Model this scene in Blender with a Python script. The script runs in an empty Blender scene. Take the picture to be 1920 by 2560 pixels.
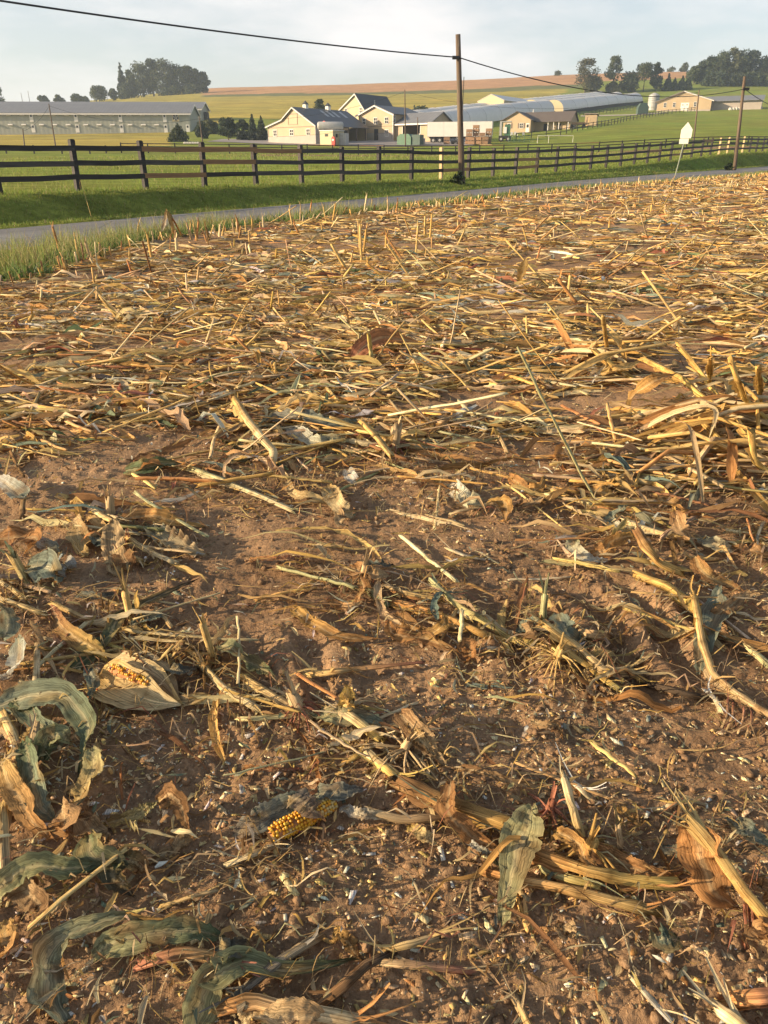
import bpy, bmesh, math, random
import numpy as np
from mathutils import Vector, Matrix

random.seed(7)
RNG = np.random.default_rng(11)
SC = bpy.context.scene
COL = SC.collection

# ------------------------------------------------------------------ camera
EYE = 1.5
FPX, HORIZON = 1850.0, 410.0            # focal length and eye level, in photograph pixels
PITCH = math.atan((1280.0 - HORIZON) / FPX)
cam = bpy.data.cameras.new("camera")
cam_o = bpy.data.objects.new("camera", cam)
COL.objects.link(cam_o)
cam_o.location = (0, 0, EYE)
cam_o.rotation_euler = (math.pi / 2 - PITCH, 0, 0)
cam.sensor_fit = 'VERTICAL'
cam.sensor_height = 24.0
cam.lens = 24.0 * FPX / 2560.0
cam.clip_start = 0.05
cam.clip_end = 9000
SC.camera = cam_o

# ------------------------------------------------------------------ sun, sky, exposure
SUN_EL, SUN_AZ = 16.0, 10.0              # degrees; sun stands to the -X side, AZ behind the camera
sun = bpy.data.lights.new("sun", 'SUN')
sun.energy = 5.0
sun.color = (1.0, 0.77, 0.50)
sun.angle = math.radians(0.55)
sun_o = bpy.data.objects.new("sun", sun)
COL.objects.link(sun_o)
SUN_DIR = Vector((-math.cos(math.radians(SUN_EL)) * math.cos(math.radians(SUN_AZ)),
                  -math.cos(math.radians(SUN_EL)) * math.sin(math.radians(SUN_AZ)),
                  math.sin(math.radians(SUN_EL))))
sun_o.rotation_euler = (-SUN_DIR).to_track_quat('-Z', 'Y').to_euler()
sun_o.location = SUN_DIR * 100

world = bpy.data.worlds.new("World")
SC.world = world
world.use_nodes = True
nt = world.node_tree
nt.nodes.clear()
wo = nt.nodes.new('ShaderNodeOutputWorld')
bg = nt.nodes.new('ShaderNodeBackground')
bg.inputs['Strength'].default_value = 0.092
sky = nt.nodes.new('ShaderNodeTexSky')
sky.sky_type = 'NISHITA'
sky.sun_disc = False
sky.sun_elevation = math.radians(SUN_EL)
sky.sun_rotation = math.atan2(SUN_DIR.x, SUN_DIR.y)
sky.altitude = 150
sky.air_density = 1.0
sky.dust_density = 2.0
sky.ozone_density = 1.0
# thin high cloud, built on the view direction so that it holds from any place
tc = nt.nodes.new('ShaderNodeTexCoord')
mp = nt.nodes.new('ShaderNodeMapping')
mp.inputs['Scale'].default_value = (2.0, 2.0, 7.0)
cn = nt.nodes.new('ShaderNodeTexNoise')
cn.inputs['Scale'].default_value = 1.6
cn.inputs['Detail'].default_value = 6
cn.inputs['Roughness'].default_value = 0.55
cr = nt.nodes.new('ShaderNodeValToRGB')
cr.color_ramp.elements[0].position = 0.42
cr.color_ramp.elements[0].color = (0.36, 0.36, 0.36, 1)
cr.color_ramp.elements[1].position = 0.66
cr.color_ramp.elements[1].color = (1, 1, 1, 1)
mx = nt.nodes.new('ShaderNodeMixRGB')
mx.inputs[2].default_value = (5.7, 5.5, 5.4, 1)
nt.links.new(tc.outputs['Generated'], mp.inputs['Vector'])
nt.links.new(mp.outputs['Vector'], cn.inputs['Vector'])
nt.links.new(cn.outputs['Fac'], cr.inputs['Fac'])
# the haze whitens the sky low down and thins towards the zenith
sep = nt.nodes.new('ShaderNodeSeparateXYZ')
nt.links.new(tc.outputs['Generated'], sep.inputs[0])
er = nt.nodes.new('ShaderNodeValToRGB')
er.color_ramp.interpolation = 'EASE'
er.color_ramp.elements[0].position = 0.05
er.color_ramp.elements[0].color = (1, 1, 1, 1)
er.color_ramp.elements[1].position = 0.75
er.color_ramp.elements[1].color = (0.16, 0.16, 0.16, 1)
nt.links.new(sep.outputs['Z'], er.inputs['Fac'])
mu = nt.nodes.new('ShaderNodeMixRGB')
mu.blend_type = 'MULTIPLY'
mu.inputs[0].default_value = 1.0
nt.links.new(cr.outputs['Color'], mu.inputs[1])
nt.links.new(er.outputs['Color'], mu.inputs[2])
nt.links.new(mu.outputs['Color'], mx.inputs[0])
nt.links.new(sky.outputs['Color'], mx.inputs[1])
nt.links.new(mx.outputs['Color'], bg.inputs['Color'])
nt.links.new(bg.outputs['Background'], wo.inputs['Surface'])

SC.view_settings.view_transform = 'Standard'
SC.view_settings.look = 'None'
SC.view_settings.gamma = 1.0
SC.view_settings.use_curve_mapping = False
SC.view_settings.exposure = 1.05
SC.cycles.max_bounces = 6
SC.cycles.transparent_max_bounces = 8
SC.cycles.volume_bounces = 1

# ------------------------------------------------------------------ surveying: from a sighted direction to a place on the land
CP, SP = math.cos(PITCH), math.sin(PITCH)


def ray(px, py):
    u = (px - 960.0) / FPX
    v = (1280.0 - py) / FPX
    return np.array([u, CP + v * SP, -SP + v * CP])


def at(px, py, Y):
    d = ray(px, py)
    return np.array([0, 0, EYE]) + d * (Y / d[1])


def zat(py, Y):
    return float(at(960, py, Y)[2])


# ------------------------------------------------------------------ noise
def _hash(ix, iy, seed):
    h = (ix.astype(np.int64) * 374761393 + iy.astype(np.int64) * 668265263 + seed * 1442695041) & 0x7fffffff
    h = ((h ^ (h >> 13)) * 1274126177) & 0x7fffffff
    return ((h ^ (h >> 16)) & 0xffff) / 65535.0


def vnoise(x, y, seed=0):
    x = np.asarray(x, float); y = np.asarray(y, float)
    ix = np.floor(x); iy = np.floor(y)
    fx = x - ix; fy = y - iy
    fx = fx * fx * fx * (fx * (fx * 6 - 15) + 10)
    fy = fy * fy * fy * (fy * (fy * 6 - 15) + 10)
    a = _hash(ix, iy, seed); b = _hash(ix + 1, iy, seed)
    c = _hash(ix, iy + 1, seed); d = _hash(ix + 1, iy + 1, seed)
    return (a + (b - a) * fx) * (1 - fy) + (c + (d - c) * fx) * fy


def fbm(x, y, octaves=4, seed=0, gain=0.5):
    s = 0.0; a = 1.0; t = 0.0
    x = np.asarray(x, float); y = np.asarray(y, float)
    for k in range(octaves):
        s = s + a * vnoise(x * (2.03 ** k) + 17.1 * k, y * (2.03 ** k) - 9.7 * k, seed + k)
        t += a; a *= gain
    return s / t - 0.5


# ------------------------------------------------------------------ object helpers
def link(o, parent=None):
    COL.objects.link(o)
    if parent is not None:
        o.parent = parent
    return o


def tag(o, label=None, cat=None, group=None, kind=None):
    if label: o['label'] = label
    if cat: o['category'] = cat
    if group: o['group'] = group
    if kind: o['kind'] = kind
    return o


def empty(name, loc=(0, 0, 0), rz=0.0, label=None, cat=None, group=None):
    o = bpy.data.objects.new(name, None)
    o.empty_display_size = 0.2
    link(o)
    o.location = loc
    o.rotation_euler = (0, 0, rz)
    return tag(o, label, cat, group)


def np_mesh(name, V, quads=None, tris=None, col=None, st=None, smooth=True):
    V = np.asarray(V, np.float32).reshape(-1, 3)
    me = bpy.data.meshes.new(name)
    me.vertices.add(len(V))
    me.vertices.foreach_set('co', V.ravel())
    loops = []; starts = []; n = 0
    if quads is not None and len(quads):
        q = np.asarray(quads, np.int32).reshape(-1, 4)
        loops.append(q.ravel()); starts.append(n + 4 * np.arange(len(q), dtype=np.int32)); n += 4 * len(q)
    if tris is not None and len(tris):
        t = np.asarray(tris, np.int32).reshape(-1, 3)
        loops.append(t.ravel()); starts.append(n + 3 * np.arange(len(t), dtype=np.int32)); n += 3 * len(t)
    loops = np.concatenate(loops); starts = np.concatenate(starts).astype(np.int32)
    me.loops.add(len(loops))
    me.loops.foreach_set('vertex_index', loops)
    me.polygons.add(len(starts))
    me.polygons.foreach_set('loop_start', starts)
    if smooth:
        me.polygons.foreach_set('use_smooth', np.ones(len(starts), bool))
    me.update(calc_edges=True)
    if col is not None:
        c = np.asarray(col, np.float32)
        if c.shape[-1] == 3:
            c = np.concatenate([c, np.ones(c.shape[:-1] + (1,), np.float32)], -1)
        a = me.attributes.new('Col', 'FLOAT_COLOR', 'POINT')
        a.data.foreach_set('color', np.ascontiguousarray(c.reshape(-1, 4)).ravel())
    if st is not None:
        a = me.attributes.new('st', 'FLOAT_VECTOR', 'POINT')
        a.data.foreach_set('vector', np.ascontiguousarray(np.asarray(st, np.float32).reshape(-1, 3)).ravel())
    return me


def np_obj(name, V, quads=None, tris=None, mat=None, parent=None, **k):
    me = np_mesh(name, V, quads, tris, **k)
    if mat is not None:
        me.materials.append(mat)
    return link(bpy.data.objects.new(name, me), parent)


class MB:
    """collects boxes, bars, prisms and tubes; build() links them as one mesh object"""
    def __init__(self):
        self.v = []; self.f = []

    def add(self, vs, fs):
        b = len(self.v)
        self.v += [tuple(map(float, p)) for p in vs]
        self.f += [tuple(b + i for i in f) for f in fs]
        return self

    def box(self, x0, x1, y0, y1, z0, z1):
        return self.add([(x0, y0, z0), (x1, y0, z0), (x1, y1, z0), (x0, y1, z0), (x0, y0, z1), (x1, y0, z1), (x1, y1, z1), (x0, y1, z1)],
                        [(3, 2, 1, 0), (4, 5, 6, 7), (0, 1, 5, 4), (1, 2, 6, 5), (2, 3, 7, 6), (3, 0, 4, 7)])

    def prism(self, poly, y0, y1):
        """poly: (x, z) outline, counter-clockwise seen from -Y; extruded y0..y1"""
        n = len(poly)
        vs = [(x, y0, z) for x, z in poly] + [(x, y1, z) for x, z in poly]
        fs = [tuple(range(n)), tuple(range(2 * n - 1, n - 1, -1))]
        for i in range(n):
            j = (i + 1) % n
            fs.append((i, n + i, n + j, j))
        return self.add(vs, fs)

    def tube(self, pts, r, sides=8, cap=True):
        pts = [Vector(p) for p in pts]
        rs = r if isinstance(r, (list, tuple)) else [r] * len(pts)
        vs = []; fs = []
        prev = None
        for i, p in enumerate(pts):
            t = (pts[min(i + 1, len(pts) - 1)] - pts[max(i - 1, 0)]).normalized()
            ref = Vector((0, 0, 1)) if abs(t.z) < 0.9 else Vector((1, 0, 0))
            a = t.cross(ref).normalized() if prev is None else (prev - t * prev.dot(t)).normalized()
            prev = a
            b = t.cross(a)
            for k in range(sides):
                an = 2 * math.pi * k / sides
                vs.append(p + (a * math.cos(an) + b * math.sin(an)) * rs[i])
        for i in range(len(pts) - 1):
            for k in range(sides):
                k2 = (k + 1) % sides
                fs.append((i * sides + k, i * sides + k2, (i + 1) * sides + k2, (i + 1) * sides + k))
        if cap:
            fs.append(tuple(range(sides - 1, -1, -1)))
            fs.append(tuple((len(pts) - 1) * sides + k for k in range(sides)))
        return self.add(vs, fs)

    def build(self, name, mat=None, parent=None, smooth=False):
        me = bpy.data.meshes.new(name)
        me.from_pydata(self.v, [], self.f)
        if smooth:
            me.polygons.foreach_set('use_smooth', [True] * len(me.polygons))
        me.update()
        if mat is not None:
            me.materials.append(mat)
        return link(bpy.data.objects.new(name, me), parent)


def box(name, mat, parent, x0, x1, y0, y1, z0, z1):
    return MB().box(x0, x1, y0, y1, z0, z1).build(name, mat, parent)


# ------------------------------------------------------------------ materials
def new_mat(name):
    m = bpy.data.materials.new(name)
    m.use_nodes = True
    n = m.node_tree
    n.nodes.clear()
    out = n.nodes.new('ShaderNodeOutputMaterial')
    return m, n, out


def N(nt, kind, **kw):
    nd = nt.nodes.new(kind)
    for k, v in kw.items():
        if k in nd.inputs:
            nd.inputs[k].default_value = v
        else:
            setattr(nd, k, v)
    return nd


def mixc(nt, fac, a, b, mode='MIX'):
    m = nt.nodes.new('ShaderNodeMixRGB')
    m.blend_type = mode
    for i, v in ((0, fac), (1, a), (2, b)):
        if isinstance(v, (int, float)):
            m.inputs[i].default_value = v
        elif isinstance(v, tuple):
            m.inputs[i].default_value = v if len(v) == 4 else v + (1,)
        else:
            nt.links.new(v, m.inputs[i])
    return m.outputs[0]


def ramp(nt, src, p0, p1, c0=(0, 0, 0, 1), c1=(1, 1, 1, 1)):
    r = nt.nodes.new('ShaderNodeValToRGB')
    r.color_ramp.elements[0].position = p0
    r.color_ramp.elements[0].color = c0
    r.color_ramp.elements[1].position = p1
    r.color_ramp.elements[1].color = c1
    nt.links.new(src, r.inputs['Fac'])
    return r.outputs['Color']


def noise(nt, vec, scale, detail=3, rough=0.55):
    n = nt.nodes.new('ShaderNodeTexNoise')
    n.inputs['Scale'].default_value = scale
    n.inputs['Detail'].default_value = detail
    n.inputs['Roughness'].default_value = rough
    if vec is not None:
        nt.links.new(vec, n.inputs['Vector'])
    return n.outputs['Fac']


def scaled(nt, vec, s):
    m = nt.nodes.new('ShaderNodeMapping')
    m.inputs['Scale'].default_value = s
    nt.links.new(vec, m.inputs['Vector'])
    return m.outputs['Vector']


def plain(name, col, rough=0.7, var=0.25, vscale=3.0, stretch=(1, 1, 1), bump=0.0, bscale=20.0, metal=0.0, dirt=None):
    """painted or weathered surface: base colour with mottling, optional relief"""
    m, n, out = new_mat(name)
    b = N(n, 'ShaderNodeBsdfPrincipled', Roughness=rough, Metallic=metal)
    t = N(n, 'ShaderNodeTexCoord')
    v = scaled(n, t.outputs['Object'], stretch)
    f = noise(n, v, vscale, 5)
    dark = tuple(c * (1 - var) for c in col)
    lite = tuple(min(1, c * (1 + var)) for c in col)
    c = mixc(n, ramp(n, f, 0.3, 0.7), dark, lite)
    if dirt:
        f2 = noise(n, v, vscale * 0.37, 6, 0.65)
        c = mixc(n, ramp(n, f2, 0.50, 0.72), c, dirt)
    n.links.new(c, b.inputs['Base Color'])
    if bump:
        bn = N(n, 'ShaderNodeBump', Strength=bump, Distance=0.02)
        n.links.new(noise(n, v, bscale, 4), bn.inputs['Height'])
        n.links.new(bn.outputs['Normal'], b.inputs['Normal'])
    n.links.new(b.outputs[0], out.inputs[0])
    return m


def siding(name, col, pitch=0.30, axis='X', rough=0.55, var=0.08, strength=0.6, metal=0.0):
    """ribbed metal sheet or boards: ribs along one object axis as fine relief"""
    m, n, out = new_mat(name)
    b = N(n, 'ShaderNodeBsdfPrincipled', Roughness=rough, Metallic=metal)
    t = N(n, 'ShaderNodeTexCoord')
    w = N(n, 'ShaderNodeTexWave', wave_type='BANDS', bands_direction=axis, wave_profile='SIN')
    w.inputs['Scale'].default_value = math.pi * 2 / pitch / 20.0 * 1.0
    n.links.new(t.outputs['Object'], w.inputs['Vector'])
    f = noise(n, t.outputs['Object'], 0.6, 5)
    c = mixc(n, ramp(n, f, 0.3, 0.7), tuple(x * (1 - var) for x in col), tuple(min(1, x * (1 + var)) for x in col))
    c = mixc(n, ramp(n, w.outputs['Fac'], 0.0, 0.25, (0.12, 0.12, 0.12, 1), (0, 0, 0, 1)), c, tuple(x * 0.6 for x in col))
    n.links.new(c, b.inputs['Base Color'])
    bn = N(n, 'ShaderNodeBump', Strength=strength, Distance=0.03)
    n.links.new(w.outputs['Fac'], bn.inputs['Height'])
    n.links.new(bn.outputs['Normal'], b.inputs['Normal'])
    n.links.new(b.outputs[0], out.inputs[0])
    return m


def residue_mat(name, trans=0.35, rough=0.6, streak=0.35, spec=0.3, dirty=0.75):
    """dry corn: colour carried by each piece, fibres running along it, spots, a little light let through"""
    m, n, out = new_mat(name)
    a = N(n, 'ShaderNodeAttribute', attribute_name='Col')
    s = N(n, 'ShaderNodeAttribute', attribute_name='st')
    v1 = scaled(n, s.outputs['Vector'], (22, 0.55, 1))
    v3 = scaled(n, s.outputs['Vector'], (60, 0.9, 1))
    v2 = scaled(n, s.outputs['Vector'], (2.6, 3.0, 1))
    v4 = scaled(n, s.outputs['Vector'], (9, 16, 1))
    f1 = noise(n, v1, 1.0, 4, 0.65)
    f3 = noise(n, v3, 1.0, 2, 0.6)
    f2 = noise(n, v2, 1.0, 5, 0.65)
    f4 = noise(n, v4, 1.0, 3, 0.6)
    k = mixc(n, ramp(n, f1, 0.33, 0.67), (1 - streak * 1.0,) * 3, (1 + streak * 1.0,) * 3)
    c = mixc(n, 1.0, a.outputs['Color'], k, 'MULTIPLY')
    k3 = mixc(n, ramp(n, f3, 0.36, 0.62), (1 - streak * .8,) * 3, (1 + streak * .55,) * 3)
    c = mixc(n, 1.0, c, k3, 'MULTIPLY')
    c = mixc(n, ramp(n, f2, 0.52, 0.72, (0, 0, 0, 1), (dirty, dirty, dirty, 1)), c, mixc(n, 1.0, c, (0.46, 0.34, 0.25), 'MULTIPLY'))
    c = mixc(n, ramp(n, f2, 0.30, 0.44, (.55, .55, .55, 1), (0, 0, 0, 1)), c, mixc(n, 1.0, c, (1.25, 1.22, 1.20), 'MULTIPLY'))
    c = mixc(n, ramp(n, f4, 0.64, 0.72, (0, 0, 0, 1), (dirty, dirty, dirty, 1)), c, (0.085, 0.055, 0.035))
    b = N(n, 'ShaderNodeBsdfPrincipled', Roughness=rough)
    b.inputs['Specular IOR Level'].default_value = spec
    n.links.new(c, b.inputs['Base Color'])
    hs = N(n, 'ShaderNodeMath', operation='ADD')
    n.links.new(f1, hs.inputs[0]); n.links.new(f3, hs.inputs[1])
    bn = N(n, 'ShaderNodeBump', Strength=0.6, Distance=0.003)
    n.links.new(hs.outputs[0], bn.inputs['Height'])
    n.links.new(bn.outputs['Normal'], b.inputs['Normal'])
    if trans > 0:
        tr = N(n, 'ShaderNodeBsdfTranslucent')
        n.links.new(c, tr.inputs['Color'])
        mxs = N(n, 'ShaderNodeMixShader')
        mxs.inputs[0].default_value = trans
        n.links.new(b.outputs[0], mxs.inputs[1])
        n.links.new(tr.outputs[0], mxs.inputs[2])
        n.links.new(mxs.outputs[0], out.inputs[0])
    else:
        n.links.new(b.outputs[0], out.inputs[0])
    return m


M_LEAF = residue_mat('dry_leaf', 0.30, 0.75, 0.42, 0.08)
M_STALK = residue_mat('dry_stalk', 0.0, 0.7, 0.55, 0.08, 0.9)
M_GRASS = residue_mat('grass_blade', 0.45, 0.55, 0.10, 0.3, 0.0)
M_TREE = residue_mat('tree_leaf', 0.25, 0.6, 0.0, 0.2, 0.0)
# ------------------------------------------------------------------ the lie of the land
# S runs along the road, Q across it (metres from the camera)
EX, EY = 0.625, 0.781
SQ = lambda X, Y: (EX * X + EY * Y, -EY * X + EX * Y)
XY = lambda S, Q: (EX * S - EY * Q, EY * S + EX * Q)

T_FIELD = ([-60, 0, 16, 28, 55, 90, 140], [-0.9, 0, .38, .66, .90, 1.35, 2.0])
T_ROAD = ([-60, 0, 9.2, 15.4, 24.4, 41, 81, 140], [-1.3, -.10, .06, .18, .35, .69, 1.31, 2.1])
T_FENCE = ([-60, 0, 13.5, 23, 33, 40, 50, 60, 69, 79, 140], [.1, .5, .68, .72, .74, .85, 1.10, 1.48, 1.87, 2.3, 3.6])
Q_EDGE = ([-60, 3.0, 5.2, 8.5, 12, 140], [8.6, 9.4, 10.2, 12.6, 13.0, 13.0])       # where the ploughed soil ends
Q_R0, Q_R1, Q_FENCE = 14.7, 19.4, 22.8


def near_z(X, Y):
    S, Q = SQ(X, Y)
    zf = np.interp(S, *T_FIELD); zr = np.interp(S, *T_ROAD); zp = np.interp(S, *T_FENCE)
    e = np.interp(S, *Q_EDGE)
    sm = lambda a, b, q: (lambda t: t * t * (3 - 2 * t))(np.clip((q - a) / (b - a), 0, 1))
    z = zf + (zr + 0.03 - zf) * sm(e + 0.3, Q_R0 - 0.1, Q)
    z = z - 0.07 * (sm(Q_R0 - .1, Q_R0 + .1, Q) - sm(Q_R1 - .1, Q_R1 + .15, Q))
    z = z - 0.16 * sm(Q_R1 + 0.5, Q_R1 + 1.0, Q) * (1 - sm(Q_R1 + 1.0, Q_R1 + 1.5, Q))
    z = z + (zp + .03 - zr) * sm(Q_R1 + 0.9, Q_FENCE - 0.5, Q)
    return z


_ctl = []
for S in range(-30, 150, 12):
    X, Y = XY(S, Q_FENCE + 0.6)
    _ctl.append((X, Y, float(np.interp(S, *T_FENCE)) + .03))
for px, py, Y in [
    (-700, 377, 125), (0, 377, 125), (300, 378, 125), (500, 380, 125), (760, 382, 125), (960, 384, 125), (1200, 384, 125), (1440, 378, 125), (1700, 361, 130), (1920, 352, 140), (2600, 330, 150),
    (-700, 340, 235), (0, 339, 230), (250, 337, 230), (470, 334, 230), (560, 357, 165), (690, 360, 168), (860, 352, 176), (1000, 352, 178), (1200, 348, 180), (1330, 332, 202), (1480, 321, 190), (1560, 316, 190), (1700, 300, 220), (1920, 290, 230), (2600, 262, 240),
    (1390, 287, 280), (1500, 273, 320), (1610, 259, 380), (1660, 279, 290), (1740, 276, 292), (1860, 262, 320), (2600, 230, 340),
    (-700, 300, 300), (0, 296, 290), (560, 302, 255), (700, 302, 255), (850, 300, 255), (1000, 292, 270), (1200, 276, 320),
    (560, 268, 350), (850, 262, 355), (1100, 254, 370), (300, 268, 350), (0, 284, 350),
    (-700, 278, 470), (0, 276, 470), (180, 270, 470), (320, 247, 470), (520, 239, 470), (700, 236, 470), (960, 232, 470), (1248, 221, 470), (1430, 214, 470), (1600, 216, 450), (1800, 219, 430), (1920, 219, 430), (2600, 200, 440),
    (-700, 271, 640), (0, 270, 640), (250, 262, 640), (400, 234, 640), (530, 221, 640), (700, 218, 640), (960, 210, 640), (1180, 203, 640), (1377, 190, 640), (1560, 184, 640), (1715, 181, 640), (1920, 178, 640), (2600, 165, 640)]:
    _ctl.append(tuple(at(px, py, Y)))
_top = {}
for px, dz in ((-900, -6), (0, -8), (500, -9), (960, -9), (1400, -9), (1920, -8), (2800, -6)):
    p = at(px, 410, 950)
    zz = zat(np.interp(px, [-700, 250, 530, 960, 1377, 1715, 2600], [271, 262, 221, 210, 190, 181, 165]), 640)
    _ctl.append((p[0], 950, zz + dz))
_ctl = np.array(_ctl)


def _phi(d):
    return np.sqrt(d * d + 100.0)


_n = len(_ctl)
_A = np.zeros((_n + 3, _n + 3))
_d = np.hypot(_ctl[:, None, 0] - _ctl[None, :, 0], _ctl[:, None, 1] - _ctl[None, :, 1])
_A[:_n, :_n] = -_phi(_d) + np.eye(_n) * 0.5
_A[:_n, _n] = 1; _A[:_n, _n + 1] = _ctl[:, 0]; _A[:_n, _n + 2] = _ctl[:, 1]
_A[_n:, :_n] = _A[:_n, _n:].T
_w = np.linalg.solve(_A, np.concatenate([_ctl[:, 2], np.zeros(3)]))


def far_z(X, Y):
    X = np.asarray(X, float); Y = np.asarray(Y, float)
    sh = X.shape
    x = X.ravel(); y = Y.ravel()
    out = np.empty(len(x))
    for i in range(0, len(x), 20000):
        xs = np.clip(x[i:i + 20000], -700, 900); ys = np.clip(y[i:i + 20000], 20, 1000)
        dd = np.hypot(xs[:, None] - _ctl[None, :, 0], ys[:, None] - _ctl[None, :, 1])
        out[i:i + 20000] = -_phi(dd) @ _w[:_n] + _w[_n] + _w[_n + 1] * xs + _w[_n + 2] * ys
    return out.reshape(sh)


def land_z(X, Y):
    X = np.asarray(X, float); Y = np.asarray(Y, float)
    S, Q = SQ(X, Y)
    zn = near_z(X, Y)
    t = np.clip((Q - 22.9) / 5.0, 0, 1)
    t = t * t * (3 - 2 * t)
    far = t > 0
    z = zn.copy() if zn.shape else np.array(zn)
    if zn.shape:
        if far.any():
            z[far] = zn[far] * (1 - t[far]) + far_z(X[far], Y[far]) * t[far]
        return z
    return float(zn * (1 - t) + far_z(X, Y) * t) if far else float(zn)


def soil_relief(X, Y):
    """wheel ruts and clods of the bare soil near the camera, flat under the litter further off"""
    R = np.hypot(X, Y)
    fade = np.clip(1.25 - R / 14.0, 0.25, 1)
    h = 0.055 * fbm(X * 1.1, Y * 1.1, 3, 3) + 0.022 * fbm(X * 4.2, Y * 4.2, 3, 9) + 0.022 * fbm(X * 13, Y * 13, 4, 21, 0.6) + 0.010 * fbm(X * 60, Y * 60, 3, 27, 0.6)
    lump = np.clip(fbm(X * 26, Y * 26, 3, 33, 0.6) - 0.02, 0, 1) * np.clip(0.5 + 2.2 * fbm(X * 2.0, Y * 2.0, 2, 44), 0, 1)
    h = h + 0.06 * lump
    # tyre lugs pressed into the soil here and there
    for (cx, cy, ang, wid, ln, amp) in ((0.66, 2.05, 0.10, 0.26, 0.50, 1.0), (-0.36, 1.93, 0.15, 0.20, 0.34, 0.8), (1.35, 2.3, 0.2, 0.3, 0.5, .8)):
        ca, sa = math.cos(ang), math.sin(ang)
        a = (X - cx) * ca + (Y - cy) * sa
        b = -(X - cx) * sa + (Y - cy) * ca
        m = np.exp(-(b / wid) ** 4) * np.exp(-(a / ln) ** 6) * np.clip(0.55 + 2.2 * fbm(X * 2.3, Y * 2.3, 2, 15), 0, 1)
        lug = np.clip(np.sin((a + 0.05 * fbm(X * 5, Y * 5, 2, 16)) * 2 * math.pi / 0.175 + b * 1.2) * 1.6, -1, 1)
        h = h + amp * m * (0.024 * lug - 0.004)
    return h * fade


def field_z(X, Y):
    return land_z(X, Y) + soil_relief(X, Y)


def gpt(px, py, h=0.0, it=5):
    """the place on the land sighted along (px, py), h above the soil"""
    d = ray(px, py)
    z = 0.0
    for _ in range(it):
        t = (z + h - EYE) / d[2]
        P = d * t + np.array([0, 0, EYE])
        z = float(land_z(np.array([P[0]]), np.array([P[1]]))[0])
    return P


# ------------------------------------------------------------------ soil of the ploughed field
def grid_obj(name, ratios, ys, mat, keep, zfun, kind='structure', col=None, off=0.0):
    R, Yg = np.meshgrid(ratios, ys)
    X = R * (np.maximum(Yg, 0) + off)
    Z = zfun(X, Yg)
    nr, nc = X.shape
    idx = np.arange(nr * nc).reshape(nr, nc)
    q = np.stack([idx[:-1, :-1], idx[:-1, 1:], idx[1:, 1:], idx[1:, :-1]], -1).reshape(-1, 4)
    xm = (X[:-1, :-1] + X[1:, 1:]).ravel() / 2; ym = (Yg[:-1, :-1] + Yg[1:, 1:]).ravel() / 2
    q = q[keep(xm, ym)]
    used = np.unique(q)
    re = np.zeros(nr * nc, np.int64); re[used] = np.arange(len(used))
    V = np.stack([X.ravel(), Yg.ravel(), Z.ravel()], -1)[used]
    c = col(V[:, 0], V[:, 1]) if col else None
    o = np_obj(name, V, re[q], None, mat, col=c)
    return tag(o, kind=kind)


def soil_material():
    m, n, out = new_mat('soil')
    b = N(n, 'ShaderNodeBsdfPrincipled', Roughness=0.95)
    b.inputs['Specular IOR Level'].default_value = 0.1
    t = N(n, 'ShaderNodeTexCoord')
    P = t.outputs['Object']
    big = noise(n, P, 0.9, 4)
    mid = noise(n, P, 7, 5, 0.6)
    fine = noise(n, P, 70, 5, 0.7)
    c = mixc(n, ramp(n, big, 0.35, 0.65), (0.225, 0.142, 0.080), (0.36, 0.24, 0.14))
    c = mixc(n, ramp(n, mid, 0.35, 0.70), c, mixc(n, 1.0, c, (1.45, 1.36, 1.25), 'MULTIPLY'))
    c = mixc(n, ramp(n, fine, 0.35, 0.62), mixc(n, 1.0, c, (0.62, 0.60, 0.60), 'MULTIPLY'), c)
    # straw dust and small pale crumbs
    crumbs = N(n, 'ShaderNodeTexVoronoi', Scale=120.0)
    n.links.new(P, crumbs.inputs['Vector'])
    pick = mixc(n, 1.0, ramp(n, crumbs.outputs['Distance'], 0.10, 0.16, (1, 1, 1, 1), (0, 0, 0, 1)), ramp(n, noise(n, P, 5, 3), 0.5, 0.62), 'MULTIPLY')
    c = mixc(n, pick, c, (0.36, 0.30, 0.20))
    n.links.new(c, b.inputs['Base Color'])
    bn = N(n, 'ShaderNodeBump', Strength=0.9, Distance=0.012)
    hsum = N(n, 'ShaderNodeMath', operation='ADD')
    n.links.new(mid, hsum.inputs[0]); n.links.new(fine, hsum.inputs[1])
    n.links.new(hsum.outputs[0], bn.inputs['Height'])
    n.links.new(bn.outputs['Normal'], b.inputs['Normal'])
    n.links.new(b.outputs[0], out.inputs[0])
    return m


M_SOIL = soil_material()
edge_wob = lambda X, Y: 0.35 * fbm(X * 0.7, Y * 0.7, 3, 71) + 0.25 * fbm(X * 3, Y * 3, 2, 72)


def in_field(X, Y, margin=0.0):
    S, Q = SQ(X, Y)
    return Q < np.interp(S, *Q_EDGE) + edge_wob(X, Y) + margin


ys = np.concatenate([np.linspace(-5, .55, 60)[:-1], 0.55 * (70 / 0.55) ** np.linspace(0, 1, 820)])
grid_obj('field_soil', np.concatenate([np.linspace(-7, -.7, 60)[:-1], np.linspace(-.7, .7, 380), np.linspace(.7, 7, 60)[1:]]), ys, M_SOIL,
         lambda x, y: in_field(x, y, 0.55) & (np.abs(x) < 75), field_z, off=1.0)

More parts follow.
